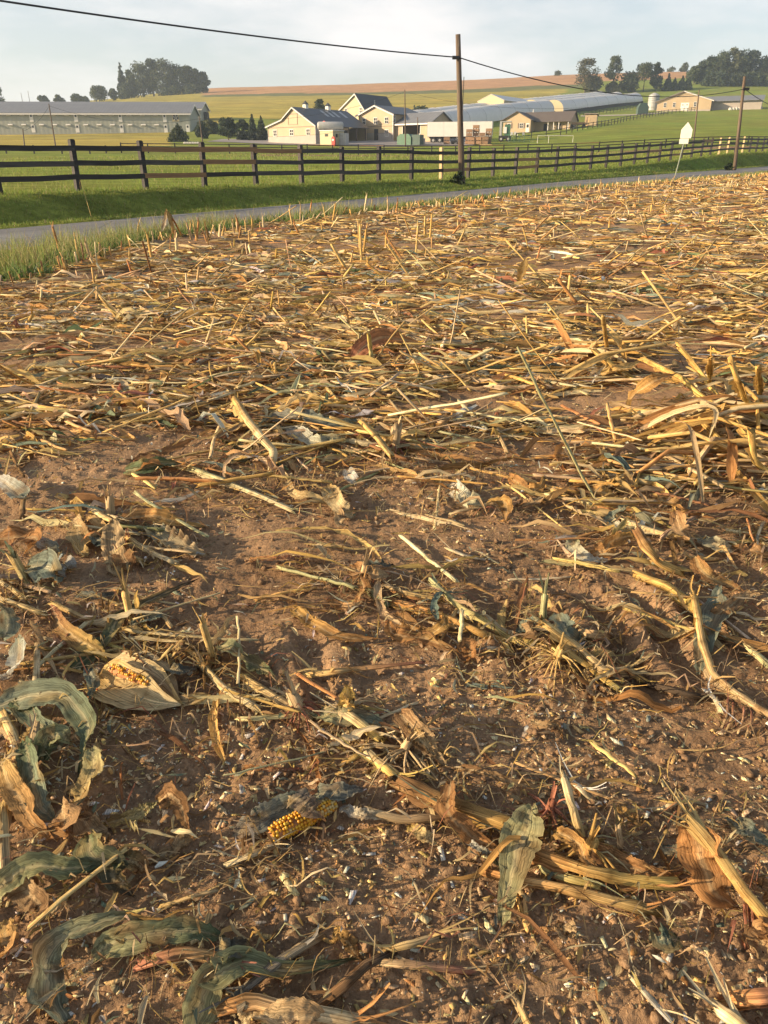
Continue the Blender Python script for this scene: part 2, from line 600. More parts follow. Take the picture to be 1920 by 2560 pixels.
# ------------------------------------------------------------------ road
def asphalt():
    m, n, out = new_mat('asphalt')
    b = N(n, 'ShaderNodeBsdfPrincipled', Roughness=0.75)
    t = N(n, 'ShaderNodeTexCoord')
    P = t.outputs['Object']
    c = mixc(n, ramp(n, noise(n, P, 0.5, 4), 0.3, 0.7), (0.145, 0.142, 0.140), (0.215, 0.208, 0.20))
    c = mixc(n, ramp(n, noise(n, P, 40, 3), 0.4, 0.7), mixc(n, 1.0, c, (0.75, 0.75, 0.76), 'MULTIPLY'), c)
    a = N(n, 'ShaderNodeAttribute', attribute_name='Col')
    c = mixc(n, 1.0, c, a.outputs['Color'], 'MULTIPLY')
    vc = N(n, 'ShaderNodeTexVoronoi', Scale=0.55, feature='DISTANCE_TO_EDGE')
    n.links.new(P, vc.inputs['Vector'])
    c = mixc(n, ramp(n, vc.outputs['Distance'], 0.0, 0.025, (.75, .75, .75, 1), (0, 0, 0, 1)), c, (0.05, 0.05, 0.05))
    c = mixc(n, ramp(n, noise(n, P, 0.23, 3), 0.56, 0.60, (0, 0, 0, 1), (.5, .5, .5, 1)), c, (0.10, 0.10, 0.10))
    n.links.new(c, b.inputs['Base Color'])
    bn = N(n, 'ShaderNodeBump', Strength=0.4, Distance=0.01)
    n.links.new(noise(n, P, 60, 3), bn.inputs['Height'])
    n.links.new(bn.outputs['Normal'], b.inputs['Normal'])
    n.links.new(b.outputs[0], out.inputs[0])
    return m


rs = np.linspace(-40, 140, 361)
rq = np.linspace(0, 1, 17)
Sg, Tg = np.meshgrid(rs, rq)
Qg = Q_R0 + (Q_R1 - Q_R0) * Tg + 0.10 * (fbm(Sg * 1.5, Tg * 0, 3, 91)) * np.where((Tg == 0) | (Tg == 1), 1, 0)
Xr, Yr = XY(Sg, Qg)
Zr = np.interp(Sg, *T_ROAD) + 0.03 * (1 - (2 * Tg - 1) ** 2) - 0.005
ii = np.arange(Sg.size).reshape(Sg.shape)
quads = np.stack([ii[:-1, :-1], ii[1:, :-1], ii[1:, 1:], ii[:-1, 1:]], -1).reshape(-1, 4)
wear = 1 - 0.14 * np.exp(-((np.abs(Tg - 0.5) - 0.22) / 0.09) ** 2) + 0.10 * np.exp(-((Tg - .5) / .1) ** 2)
np_obj('road', np.stack([Xr, Yr, Zr], -1), quads[:, ::-1], None, asphalt(), col=np.repeat(wear.reshape(-1, 1), 3, 1))
tag(bpy.data.objects['road'], kind='structure')

# ------------------------------------------------------------------ grassland, crops and hill
def cover_colour(X, Y):
    """what grows where: colour of the plants themselves"""
    X = np.asarray(X); Y = np.asarray(Y)
    S, Q = SQ(X, Y)
    R = X / np.maximum(Y, 1)
    px = 960 + R * 2080
    w = fbm(X * 0.02, Y * 0.02, 3, 55) * 22
    g = np.stack([0.20 + 0.06 * fbm(X * .12, Y * .12, 3, 1), 0.25 + 0.06 * fbm(X * .12, Y * .12, 3, 2), 0.045 + 0 * X], -1)
    # short worn turf streaks on the pasture
    yl = np.clip(0.5 + 2.0 * fbm(X * .05, Y * .2, 3, 6), 0, 1)[:, None]
    g = g * (1 - 0.35 * yl) + np.array([0.25, 0.235, 0.06]) * 0.35 * yl
    soy = np.stack([0.42 + 0.15 * fbm(X * .05, Y * .2, 4, 7), 0.33 + 0.09 * fbm(X * .05, Y * .2, 4, 7), 0.075 + 0 * X], -1)
    gs = np.clip(0.5 + 2.5 * fbm(X * .015, Y * .05, 3, 8) + (Y - 330) / 220.0, 0, 1)[:, None]
    soy = soy * (1 - 0.5 * gs) + np.array([0.29, 0.275, 0.07]) * 0.5 * gs
    soy = soy * (0.86 + 0.28 * np.clip(0.5 + 2.4 * fbm(X * .012, Y * .35, 4, 61), 0, 1))[:, None]
    corn = np.stack([0.46 + 0.08 * fbm(X * .03, Y * .1, 4, 12), 0.265 + 0.05 * fbm(X * .03, Y * .1, 4, 12), 0.14 + 0 * X], -1)
    dirt = np.array([0.30, 0.20, 0.12])
    out = g
    # ripening soy: the big hill, and the strip in front of the poultry houses
    y0 = np.interp(px, [-900, 500, 560, 900, 1200, 1400, 1420], [140, 150, 262, 262, 300, 430, 2000])
    k = (Y + w * 0.25 > y0) & (px < 1440)
    out = np.where(k[:, None], soy, out)
    lane = (np.abs(px - 620) < 300) & (Y > 150) & (Y < 262) & (px > 420)
    out = np.where((k & lane & (Y < 250))[:, None], g, out)
    y1 = np.interp(px, [-900, 300, 500, 520, 1440, 1500, 3000], [2000, 2000, 600, 478, 478, 500, 520])
    band = (Y + w > y1 - 26) & (Y + w < y1 + 2) & (px > 480) & (px < 1460)
    out = np.where(band[:, None], np.array([0.16, 0.17, 0.075]), out)
    out = np.where(((Y + w > y1) & (px > 480))[:, None], corn, out)
    # bare strip along the second fence
    d2 = np.abs(Y - np.interp(px, [-900, 600, 1500, 1920], [112, 112, 112, 122])) < 3.2 + w * 0.05
    out = np.where((d2 & (px > 640) & (px < 1900))[:, None], dirt * (0.9 + 0.4 * fbm(X * .2, Y * .2, 3, 14))[:, None], out)
    return np.clip(out, 0.01, 0.9)


def land_material():
    m, n, out = new_mat('turf_and_crops')
    b = N(n, 'ShaderNodeBsdfPrincipled', Roughness=0.95)
    b.inputs['Specular IOR Level'].default_value = 0.05
    a = N(n, 'ShaderNodeAttribute', attribute_name='Col')
    t = N(n, 'ShaderNodeTexCoord')
    P = t.outputs['Object']
    f = noise(n, scaled(n, P, (1, 1, 0.2)), 5.0, 6, 0.7)
    f2 = noise(n, scaled(n, P, (0.22, 1.0, 0.3)), 0.55, 6, 0.7)
    c = mixc(n, 1.0, a.outputs['Color'], ramp(n, f, 0.3, 0.7, (0.62, 0.62, 0.62, 1), (1.32, 1.32, 1.32, 1)), 'MULTIPLY')
    c = mixc(n, 1.0, c, ramp(n, f2, 0.3, 0.7, (0.58, 0.60, 0.55, 1), (1.38, 1.36, 1.36, 1)), 'MULTIPLY')
    n.links.new(c, b.inputs['Base Color'])
    bn = N(n, 'ShaderNodeBump', Strength=0.9, Distance=0.25)
    hs = N(n, 'ShaderNodeMath', operation='ADD')
    n.links.new(f, hs.inputs[0]); n.links.new(f2, hs.inputs[1])
    n.links.new(hs.outputs[0], bn.inputs['Height'])
    n.links.new(bn.outputs['Normal'], b.inputs['Normal'])
    tr = N(n, 'ShaderNodeBsdfTranslucent')
    n.links.new(c, tr.inputs['Color'])
    n.links.new(b.outputs[0], out.inputs[0])
    return m


M_LAND = land_material()


def crop_z(X, Y):
    z = land_z(X, Y)
    far = np.clip((Y - 240) / 60, 0, 1)
    return z + far * 0.6 * fbm(X * 0.08, Y * 0.5, 3, 77) + (Y < 150) * 0.05 * fbm(X * 1.2, Y * 1.2, 3, 78)


ysf = np.concatenate([4.0 * (60 / 4.0) ** np.linspace(0, 1, 330)[:-1], 60 * (1000 / 60.) ** np.linspace(0, 1, 330)[:-1], 1000 * (1400 / 1000.) ** np.linspace(0, 1, 12)])
grid_obj('grassland', np.linspace(-1.5, 1.5, 420), ysf, M_LAND, lambda x, y: ~in_field(x, y, -0.25), crop_z, col=cover_colour)
_gl = np.empty(len(bpy.data.objects['grassland'].data.vertices) * 3, np.float32)
bpy.data.objects['grassland'].data.vertices.foreach_get('co', _gl)
LOWEST = min(_gl[2::3].min(), -1.5)
# the yard and lane of the farm, a sheet lying on the grassland
def land_sheet(name, outline, mat, lift=0.06, n=14):
    """closed strip between two polylines of (px, Y)"""
    a, b = outline
    A = np.array([[at(px, 410, Y)[0], Y] for px, Y in a]); B = np.array([[at(px, 410, Y)[0], Y] for px, Y in b])
    t = np.linspace(0, 1, 60)
    def res(L):
        s = np.linspace(0, 1, len(L)); return np.stack([np.interp(t, s, L[:, 0]), np.interp(t, s, L[:, 1])], -1)
    A = res(A); B = res(B)
    u = np.linspace(0, 1, n)[:, None, None]
    G = A[None] * (1 - u) + B[None] * u
    X = G[..., 0]; Y = G[..., 1]
    Z = land_z(X, Y) + lift + 0.12 * (u[..., 0] * (1 - u[..., 0]))
    i = np.arange(X.size).reshape(X.shape)
    q = np.stack([i[:-1, :-1], i[:-1, 1:], i[1:, 1:], i[1:, :-1]], -1).reshape(-1, 4)
    return tag(np_obj(name, np.stack([X, Y, Z], -1), q, None, mat), kind='structure')


M_YARD = plain('yard_gravel', (0.24, 0.215, 0.20), 0.9, 0.2, 0.5)
land_sheet('yard', ([(770, 158), (960, 152), (1180, 152)], [(770, 172), (960, 178), (1200, 188)]), M_YARD, 0.08)
land_sheet('lane', ([(520, 172), (640, 166), (770, 160)], [(560, 192), (680, 190), (770, 172)]), M_YARD, 0.08)
land_sheet('gravel_track', ([(1440, 262), (1560, 262), (1650, 276)], [(1440, 270), (1560, 270), (1650, 282)]), plain('track_gravel', (0.42, 0.36, 0.28), 0.9, 0.15, 0.5), 0.1)
# ------------------------------------------------------------------ post and board fence along the road
M_TAR = plain('tarred_board', (0.020, 0.017, 0.016), 0.75, 0.35, 3.0, (0.5, 0.5, 6), 0.5, 12, dirt=(0.065, 0.058, 0.054))
M_TAR2 = plain('weathered_board', (0.060, 0.052, 0.048), 0.8, 0.35, 3.0, (0.5, 0.5, 8), 0.5, 12, dirt=(0.045, 0.038, 0.034))
M_NEWB = plain('new_board', (0.235, 0.125, 0.055), 0.7, 0.22, 3.0, (0.5, 0.5, 8), 0.3, 14)
M_NEWP = plain('new_post', (0.52, 0.37, 0.19), 0.7, 0.2, 3.0, (3, 3, 0.6), 0.3, 14)
M_POLE = plain('pole_wood', (0.105, 0.072, 0.048), 0.85, 0.4, 2.2, (6, 6, 0.35), 0.9, 6, dirt=(0.20, 0.165, 0.125))
M_STEEL = plain('galvanised', (0.42, 0.42, 0.41), 0.45, 0.15, 3, metal=0.6)
M_BLACK = plain('black_rubber', (0.012, 0.012, 0.013), 0.6, 0.2)

POST_PX = [-190, 5, 195, 368, 500, 640, 753, 852, 942, 1025, 1096, 1165, 1228, 1285, 1338, 1387, 1430, 1473, 1510, 1547, 1582, 1615, 1644, 1673, 1699,
           1725, 1750, 1772, 1794, 1815, 1833, 1853, 1871, 1884, 1897, 1907, 1916]
NEW_POSTS = {10, 28, 29, 31}


def fence_xy(i):
    return XY(_s0 + 2.44 * i, Q_FENCE)


_r = ray(195, 470); _t = Q_FENCE / (-EY * _r[0] + EX * _r[1])
_s0 = EX * _r[0] * _t + EY * _r[1] * _t - 2.44 * 2
fence = empty('board_fence', (*fence_xy(0), 0), math.atan2(EY, EX), 'dark tarred three board fence with a few new tan boards along the road', 'fence')
FRZ = math.atan2(EY, EX)
rb = random.Random(3)
NPOST = 46
post_top = []
for i in range(NPOST):
    X, Y = fence_xy(i)
    z = land_z(X, Y)
    post_top.append(z)
    mb = MB()
    w = 0.075
    lean = rb.uniform(-0.02, 0.02); ly = rb.uniform(-.02, .02)
    h = 1.40 + rb.uniform(-0.04, 0.05)
    vs = []
    for zz, k in ((-0.3, 1.0), (h - 0.03, 1.0), (h, 0.7)):
        for sx, sy in ((-1, -1), (1, -1), (1, 1), (-1, 1)):
            vs.append((sx * w * k + lean * zz, sy * w * k + ly * zz, zz))
    mb.add(vs, [(0, 1, 5, 4), (1, 2, 6, 5), (2, 3, 7, 6), (3, 0, 4, 7), (4, 5, 9, 8), (5, 6, 10, 9), (6, 7, 11, 10), (7, 4, 8, 11), (8, 9, 10, 11)])
    new = i in NEW_POSTS
    o = mb.build('post', M_NEWP if new else (M_TAR if rb.random() < 0.8 else M_TAR2), fence)
    o.location = (2.44 * i, 0, z)
    o.rotation_euler = (0, 0, rb.uniform(-.05, .05))
    if new: o['label'] = 'new pale timber post'
NEW_BOARDS = {(3, 2), (4, 2), (5, 2), (4, 1), (3, 0), (10, 0), (13, 0), (13, 1), (21, 1), (23, 0), (26, 2), (28, 1)}
GREY_BOARDS = {(3, 1), (6, 0), (7, 0), (6, 2), (7, 2), (14, 1)}
for i in range(NPOST - 1):
    for k, hz in enumerate((0.40, 0.79, 1.20)):
        z0, z1 = post_top[i] + hz + rb.uniform(-.025, .025), post_top[i + 1] + hz + rb.uniform(-.025, .025)
        hw = 0.074; y0 = -0.112 - 0.002 * (i % 2) + rb.uniform(-.004, .004); th = 0.030
        x0, x1 = -0.05, 2.44 + 0.03
        sagm = rb.uniform(-.025, .01)
        vs = []
        for xx, zz in ((x0, z0), ((x0 + x1) / 2, (z0 + z1) / 2 + sagm), (x1, z1)):
            vs += [(xx, y0, zz - hw), (xx, y0 + th, zz - hw), (xx, y0 + th, zz + hw), (xx, y0, zz + hw)]
        fs = [(0, 1, 2, 3), (11, 10, 9, 8)]
        for s in (0, 4):
            fs += [(s, s + 4, s + 5, s + 1), (s + 1, s + 5, s + 6, s + 2), (s + 2, s + 6, s + 7, s + 3), (s + 3, s + 7, s + 4, s)]
        new = (i, k) in NEW_BOARDS
        o = MB().add(vs, fs).build('board', M_NEWB if new else (M_TAR2 if (i, k) in GREY_BOARDS or rb.random() < .12 else M_TAR), fence)
        o.location = (2.44 * i, 0, 0)
        if new: o['label'] = 'new tan board'

# ------------------------------------------------------------------ utility poles and the cable
def plumb(pxt, pyt, pxb, pyb, Y):
    a = at(pxt, pyt, Y); z = land_z(at(pxb, pyb, Y)[0], Y)
    return (a[0] - at(pxb, pyb, Y)[0]) / (a[2] - z)


def pole(px, py_base, Y, h, r0, r1, label, lean=(0, 0), group=None, mat=None, parts=True, name='utility_pole'):
    p = at(px, py_base, Y)
    z = land_z(p[0], Y)
    o = empty(name, (p[0], Y, z), 0, label, 'pole', group)
    pts = [(lean[0] * t * h, lean[1] * t * h, -0.6 + t * (h + 0.6)) for t in np.linspace(0, 1, 9)]
    rs_ = [r0 + (r1 - r0) * t for t in np.linspace(0, 1, 9)]
    MB().tube(pts, rs_, 12).build('shaft', mat or M_POLE, o, True)
    return o, Vector((p[0], Y, z))


YP = 38.6
LM = plumb(1145, 86, 1157, 462, YP)
hp = at(1145, 86, YP)[2] - land_z(at(1157, 462, YP)[0], YP)
main_pole, mp0 = pole(1157, 462, YP, hp, 0.155, 0.108, 'tall brown wooden utility pole standing at the fence, cable clamped below its top', (LM, 0))
attach_z = at(1150, 145, YP)[2]
cl = MB()
cl.box(-0.30, 0.02, -0.17, -0.11, attach_z - mp0.z - 0.07, attach_z - mp0.z + 0.07)
c1 = cl.build('cable_clamp', M_BLACK, main_pole)
c1.location = (LM * (attach_z - mp0.z), 0, 0)
MB().tube([(-.16, -.1, .9), (-.16, -.1, 4.4)], 0.018, 6).build('ground_wire', M_BLACK, main_pole)
rpY = 62.0
Xr_, Yr_ = None, None
hp2 = at(1862, 191, rpY)[2] - land_z(at(1842, 402, rpY)[0], rpY)
right_pole, rp0 = pole(1842, 402, rpY, hp2, 0.135, 0.10, 'wooden utility pole on the bank beyond the road sign, cable sagging up to it', (plumb(1862, 191, 1842, 402, rpY), 0))
rz_ = at(1856, 223, rpY)[2]
MB().box(-.1, .35, -.2, -.12, rz_ - rp0.z - .09, rz_ - rp0.z + .09).build('cable_clamp', M_BLACK, right_pole).location.x = plumb(1862, 191, 1842, 402, rpY) * (rz_ - rp0.z)
lpX, lpY = XY(-8.0, 21.9)
left_pole = Vector((lpX, lpY, land_z(lpX, lpY)))


def cable(name, a, b, sag, r, label, n=48, cat='cable', group=None):
    a = Vector(a); b = Vector(b)
    pts = []
    for i in range(n + 1):
        t = i / n
        p = a.lerp(b, t); p.z -= sag * 4 * t * (1 - t)
        pts.append(p)
    o = MB().tube(pts, r, 6).build(name, M_BLACK, None, True)
    return tag(o, label, cat, group)


A_main = Vector((mp0.x + LM * (attach_z - mp0.z) - .02, mp0.y - 0.2, attach_z))
A_right = Vector((rp0.x + plumb(1862, 191, 1842, 402, rpY) * (rz_ - rp0.z), rp0.y - 0.2, rz_))
p0 = at(20, -4, 1.0) - np.array([0, 0, EYE])
# height over the off-frame pole so that the catenary passes where the photograph shows it
q = None
for hL in np.linspace(4.5, 9, 91):
    aL = Vector((lpX, lpY, hL))
    best = None
    err = 0
    for (sx, sy) in ((25, 0), (560, 85), (840, 118)):
        d = ray(sx, sy)
        # point on the chord with the same bearing
        r = d[0] / d[1]
        t = (r * aL.y - aL.x) / ((A_main.x - aL.x) - r * (A_main.y - aL.y))
        zc = aL.z + (A_main.z - aL.z) * t - 0.42 * 4 * t * (1 - t)
        yy = aL.y + (A_main.y - aL.y) * t
        err += (EYE + d[2] / d[1] * yy - zc) ** 2
    if q is None or err < q[0]:
        q = (err, hL)
aL = Vector((lpX, lpY, q[1]))
cable('overhead_cable', aL, A_main, 0.42, 0.026, 'black cable running from the top edge down to the tall pole at the fence')
cable('overhead_cable', A_main, A_right, 0.95, 0.024, 'black cable sagging from the tall fence pole to the pole by the road sign')
e_ = Vector(XY(112, 22)); e_.resize_3d() if hasattr(e_, 'resize_3d') else None
aR = Vector((XY(112, 22)[0], XY(112, 22)[1], A_right.z + 1.0))
cable('overhead_cable', A_right, aR, 0.9, 0.024, 'black cable leaving the pole beyond the road sign towards the wood')
# the pole that carries the cable out of the picture
o, _ = pole(960, 500, lpY, q[1] + 0.9 - left_pole.z, 0.17, 0.12, 'wooden utility pole carrying the near end of the overhead cable')
o.location = left_pole

# thin poles across the farm
for px_, pt_, lab_ in ((58, 232, 'faint far pole on the skyline above the poultry roof, nearer the edge tree'), (76, 227, 'second faint far pole on the skyline above the poultry roof')):
    hh_ = zat(pt_, 480) - land_z(at(px_ + 2, 275, 480)[0], 480)
    pole(px_ + 2, 275, 480, hh_, .16, .1, lab_, (0, 0), 'faint far poles')
thin = []
for (px, pyt, pyb, Y, pxt, lab) in (
        (141, 259, 378, 150, 122, 'thin leaning pole in front of the long grey poultry house, second from the picture edge'),
        (62, 322, 376, 142, 57, 'short thin pole in the dry crop before the poultry house'),
        (509, 291, 376, 150, 498, 'thin pole beside the end of the long grey poultry house'),
        (1014, 224, 364, 150, 1012, 'tall thin pole in front of the two storey house and its garage'),
        (1046, 293, 364, 158, 1044, 'short dark pole at the corner of the garage, beside the green bin'),
        (1735, 224, 355, 128, 1748, 'bare slim pole standing in the pasture behind the road sign')):
    h = at(px, pyt, Y)[2] - land_z(at(px, pyb, Y)[0], Y); lean = plumb(pxt, pyt, px, pyb, Y)
    o, b = pole(px, pyb, Y, h, 0.13, 0.085, lab, (lean, 0), 'thin poles across the farm', None)
    thin.append(Vector((b.x + lean * h, b.y, b.z + h - 0.35)))
for a, b, sg, lab in ((0, 2, 1.6, 'thin wire strung before the poultry house'), (2, 3, 1.8, 'thin wire strung across the fronts of the cream barn and house'), (3, 5, 2.4, 'thin wire running over the trailer and ranch house'),
                      (1, 0, .6, 'thin wire between the two slim poles in the dry crop')):
    cable('service_wire', thin[a], thin[b], sg, 0.022, lab, 40, 'wire', 'thin service wires')
cable('service_wire', thin[2] - Vector((0, 0, 2.2)), thin[3] - Vector((0, 0, 4.2)), 1.6, 0.02, 'lower thin wire across the cream barn wall', 40, 'wire', 'thin service wires')

# ------------------------------------------------------------------ road sign seen from behind
YS = 50.0
ps = at(1688, 422, YS); zs = land_z(ps[0], YS)
M_SIGN = plain('bare_aluminium', (0.50, 0.49, 0.44), 0.45, 0.06, 2.0)
sg = empty('road_sign', (ps[0], YS, zs), math.radians(-36), 'bare metal back of a pointed road sign on a leaning post beside the road', 'sign')
hs_ = at(1704, 303, YS)[2] - zs
lean = 0.135
ptop = (lean * hs_, 0, hs_)
MB().tube([(0, 0.05, -.4), (lean * hs_ * 0.97, 0.05, hs_ * 0.97)], 0.036, 6).build('post', plain('green_post', (0.24, 0.27, 0.20), 0.5, .2, 2), sg)
W = 0.33


def signplate(poly, th=0.012):
    return MB().prism(poly, -0.012 + 0.0, -0.012 + th)


cz = hs_ - 0.5
sx = lean * cz
pl = signplate([(sx - W, cz - .34), (sx - W * 0.92, cz - .42), (sx + W * 0.92, cz - .42), (sx + W, cz - .34), (sx + W, cz + 0.05), (sx + .0, cz + .45), (sx - W, cz + 0.05)])
pl.build('sign_plate', M_SIGN, sg).rotation_euler = (0, 0, 0)
sx2 = lean * (cz - .55)
signplate([(sx2 - .27, cz - .72), (sx2 + .27, cz - .72), (sx2 + .27, cz - .435), (sx2 - .27, cz - .435)]).build('lower_plate', M_SIGN, sg)
for zz in (cz + 0.15, cz - .2, cz - .6):
    MB().tube([(lean * zz, -.03, zz), (lean * zz, 0.02, zz)], 0.014, 6).build('bolt', M_STEEL, sg)
# ------------------------------------------------------------------ farm buildings
M_CREAM = siding('cream_siding', (0.40, 0.30, 0.18), 0.30)
M_CREAM2 = siding('pale_yellow_siding', (0.42, 0.355, 0.21), 0.30)
M_CREAMY = siding('cream_siding_side', (0.40, 0.30, 0.18), 0.30, 'Y')
M_WAIN = siding('grey_wainscot', (0.33, 0.29, 0.25), 0.30)
M_WAINY = siding('grey_wainscot_side', (0.33, 0.29, 0.25), 0.30, 'Y')
M_ROOF = siding('slate_grey_metal_roof', (0.062, 0.067, 0.077), 0.45, 'Y', 0.45)
M_ROOFD = siding('dark_roof', (0.030, 0.033, 0.038), 0.45, 'Y', 0.5)
M_ROOFB = siding('brown_shingle_roof', (0.10, 0.082, 0.072), 0.35, 'Y', 0.8)
M_ROOFX = siding('grey_metal_roof', (0.165, 0.168, 0.175), 0.9, 'X', 0.45, 0.10)
M_HOUSEG = siding('grey_green_siding', (0.27, 0.285, 0.245), 1.2, 'X', 0.6, 0.06)
M_TRIM = plain('white_trim', (0.62, 0.60, 0.56), 0.5, 0.06)
M_GLASS = plain('window_glass', (0.02, 0.024, 0.028), 0.08, 0.2)
M_DARK = plain('dark_interior', (0.02, 0.02, 0.021), 0.8, 0.3)
M_WHITE = plain('white_paint', (0.68, 0.66, 0.61), 0.45, 0.05, 1.5)
M_BROWNT = plain('brown_trim', (0.14, 0.10, 0.075), 0.6, 0.1)
M_SKYL = plain('roof_light', (0.36, 0.37, 0.37), 0.4, 0.08)
M_RED = plain('red_paint', (0.50, 0.05, 0.035), 0.5, 0.15)
M_GREYP = plain('grey_paint', (0.36, 0.36, 0.35), 0.5, 0.12)
M_GREENP = plain('green_paint', (0.045, 0.13, 0.075), 0.5, 0.2)
M_CRATE = plain('crate_wood', (0.36, 0.215, 0.12), 0.8, 0.25, 2.5, (0.5, 0.5, 5))
M_CRATE2 = plain('dusty_crate_wood', (0.27, 0.185, 0.12), 0.8, 0.25, 2.5, (0.5, 0.5, 5))


def wall_prism(name, mat, parent, poly, y0, y1):
    return MB().prism(poly, y0, y1).build(name, mat, parent)


def window(parent, x, z, w, h, face='front', depth=0.0, shutters=None, muntin=True, frame=M_TRIM):
    """a window set in the front (y = depth) or the side (x = depth) wall: frame with pane and bars"""
    def bx(name, mat, par, a0, a1, z0, z1, d0, d1):
        if face == 'front':
            return box(name, mat, par, a0, a1, depth - d1, depth - d0, z0, z1)
        return box(name, mat, par, depth + d0, depth + d1, a0, a1, z0, z1)
    m = MB()
    t = 0.10
    def fr(a0, a1, z0, z1, d1=0.07):
        if face == 'front': m.box(a0, a1, depth - d1, depth + .02, z0, z1)
        else: m.box(depth - .02, depth + d1, a0, a1, z0, z1)
    fr(x - w / 2 - t, x - w / 2, z - t, z + h + t); fr(x + w / 2, x + w / 2 + t, z - t, z + h + t)
    fr(x - w / 2, x + w / 2, z - t, z, .10); fr(x - w / 2, x + w / 2, z + h, z + h + t, .08)
    if muntin:
        fr(x - w / 2, x + w / 2, z + h / 2 - .035, z + h / 2 + .035, .055)
        fr(x - .03, x + .03, z, z + h / 2 - .035, .05); fr(x - .03, x + .03, z + h / 2 + .035, z + h, .05)
    f = m.build('window', frame, parent)
    bx('pane', M_GLASS, f, x - w / 2, x + w / 2, z, z + h, 0.012, 0.022)
    if shutters:
        for s in (-1, 1):
            c = x + s * (w / 2 + t + .22)
            bx('shutter', shutters, parent, c - .19, c + .19, z - .05, z + h + .05, .01, .06)
    return f


def roof_slope(name, mat, parent, x0, z0, x1, z1, y0, y1, th=0.12):
    """a slab from (x0, z0) to (x1, z1), running y0..y1, lying on the line"""
    d = math.hypot(x1 - x0, z1 - z0); nx, nz = -(z1 - z0) / d * th, (x1 - x0) / d * th
    if nz < 0: nx, nz = -nx, -nz
    poly = [(x0, z0), (x1, z1), (x1 + nx, z1 + nz), (x0 + nx, z0 + nz)]
    if x1 < x0: poly = poly[::-1]
    return MB().prism(poly, y0, y1).build(name, mat, parent)


def bld(name, px, Y, phi, label, cat, py=None, dz=0.0):
    p = at(px, 350, Y)
    z = land_z(p[0], Y) + dz
    return empty(name, (p[0], Y, z), -math.radians(phi), label, cat)
# local frame of a turned building: +x along the lit gable wall to the right and nearer, +y away from that wall


PHI = 38.0

# --- cream barn with a lean-to
b = bld('barn', 672, 172, PHI, 'cream barn with slate grey roof, long lean-to side and two small roof cupolas', 'barn')
W, L, EH, AP, AX = 13.2, 16.0, 3.0, 6.2, 7.4
KX, KZ = 4.2, 4.05
prof = [(0, -.6), (W, -.6), (W, EH), (AX, AP), (KX, KZ), (0, EH)]
wall_prism('wall', M_CREAM, b, prof, 0, L * .62)
MB().box(0.02, W - .02, -.05, -0.0, -.6, 1.15).build('wainscot', M_WAIN, b)
box('band', M_BROWNT, b, 0.0, W, -.07, -.02, 2.68, 2.76)
MB().box(W, W + .04, 0.02, L * .38, -.6, EH - .1).build('side_wall', M_WAINY, b)
# open-fronted bay along the side
MB().box(W - 5.5, W - 5.4, L * .62, L, -.6, EH + 1).build('inner_wall', M_DARK, b)
box('back_wall', M_CREAM, b, 0, W, L - .15, L, -.6, EH)
for yy in (L * .62 + .2, L * .80, L - .2):
    box('bay_post', M_BROWNT, b, W - .25, W, yy - .12, yy + .12, -.6, EH)
MB().box(W + .001, W + .05, L * .40, L * .61, -.3, EH - .7).build('bay_door', M_DARK, b)
oh = 0.45
rr = roof_slope('roof', M_ROOF, b, W + oh, EH - oh * (AP - EH) / (W - AX), AX, AP, -oh, L + .3)
roof_slope('roof', M_ROOF, b, KX, KZ, AX, AP, -oh, L + .3)
roof_slope('roof', M_ROOF, b, -oh, EH - oh * (KZ - EH) / KX, KX, KZ, -oh, L + .3)
sl = (AP - EH) / (W - AX)
for yy in (7.0, 8.7, 10.4, 12.8):
    x0, x1 = AX + .7, AX + 2.8
    roof_slope('skylight', M_SKYL, b, x1, AP - (x1 - AX) * sl + .125, x0, AP - (x0 - AX) * sl + .125, yy, yy + .8, 0.03)
for yy in (3.6, 10.4):
    c = MB().box(AX - .4, AX + .4, yy - .4, yy + .4, AP - .4, AP + .7).build('cupola', M_WHITE, b)
    MB().add([(AX - .52, yy - .52, AP + .7), (AX + .52, yy - .52, AP + .7), (AX + .52, yy + .52, AP + .7), (AX - .52, yy + .52, AP + .7), (AX, yy, AP + 1.4)],
             [(0, 1, 4), (1, 2, 4), (2, 3, 4), (3, 0, 4), (3, 2, 1, 0)]).build('cupola_roof', M_ROOFD, c)
    for sx_ in (-.51,):
        MB().box(AX - .24, AX + .24, yy - .43, yy - .4, AP + .1, AP + .55).build('louver', M_GREYP, c)
for x in (2.0, 6.7, 11.3):
    window(b, x, 1.25, 0.95, 1.0)
MB().box(5.9, 8.5, -.06, 0.0, 3.15, 3.20).box(5.9, 5.96, -.06, 0, 3.2, 4.5).box(8.44, 8.5, -.06, 0, 3.2, 5.2).box(5.3, 9.4, -.06, 0, 5.0, 5.1).build('loft_door_frame', M_BROWNT, b)
for s, (xa, za, xb, zb) in enumerate(((W + oh, EH - oh * sl, AX, AP), (-oh, EH - .14, KX, KZ), (KX, KZ, AX, AP))):
    d = 0.16
    MB().prism([(xa, za - d), (xb, zb - d), (xb, zb), (xa, za)] if xa < xb else [(xb, zb - d), (xa, za - d), (xa, za), (xb, zb)], -oh - .03, -oh).build('barge_board', M_TRIM, b)
MB().tube([(W + .05, -.05, -.3), (W + .05, -.05, EH - .1)], .05, 6).build('downpipe', M_TRIM, b)
MB().tube([(-.05, -.05, -.3), (-.05, -.05, EH - .2)], .05, 6).build('downpipe', M_TRIM, b)

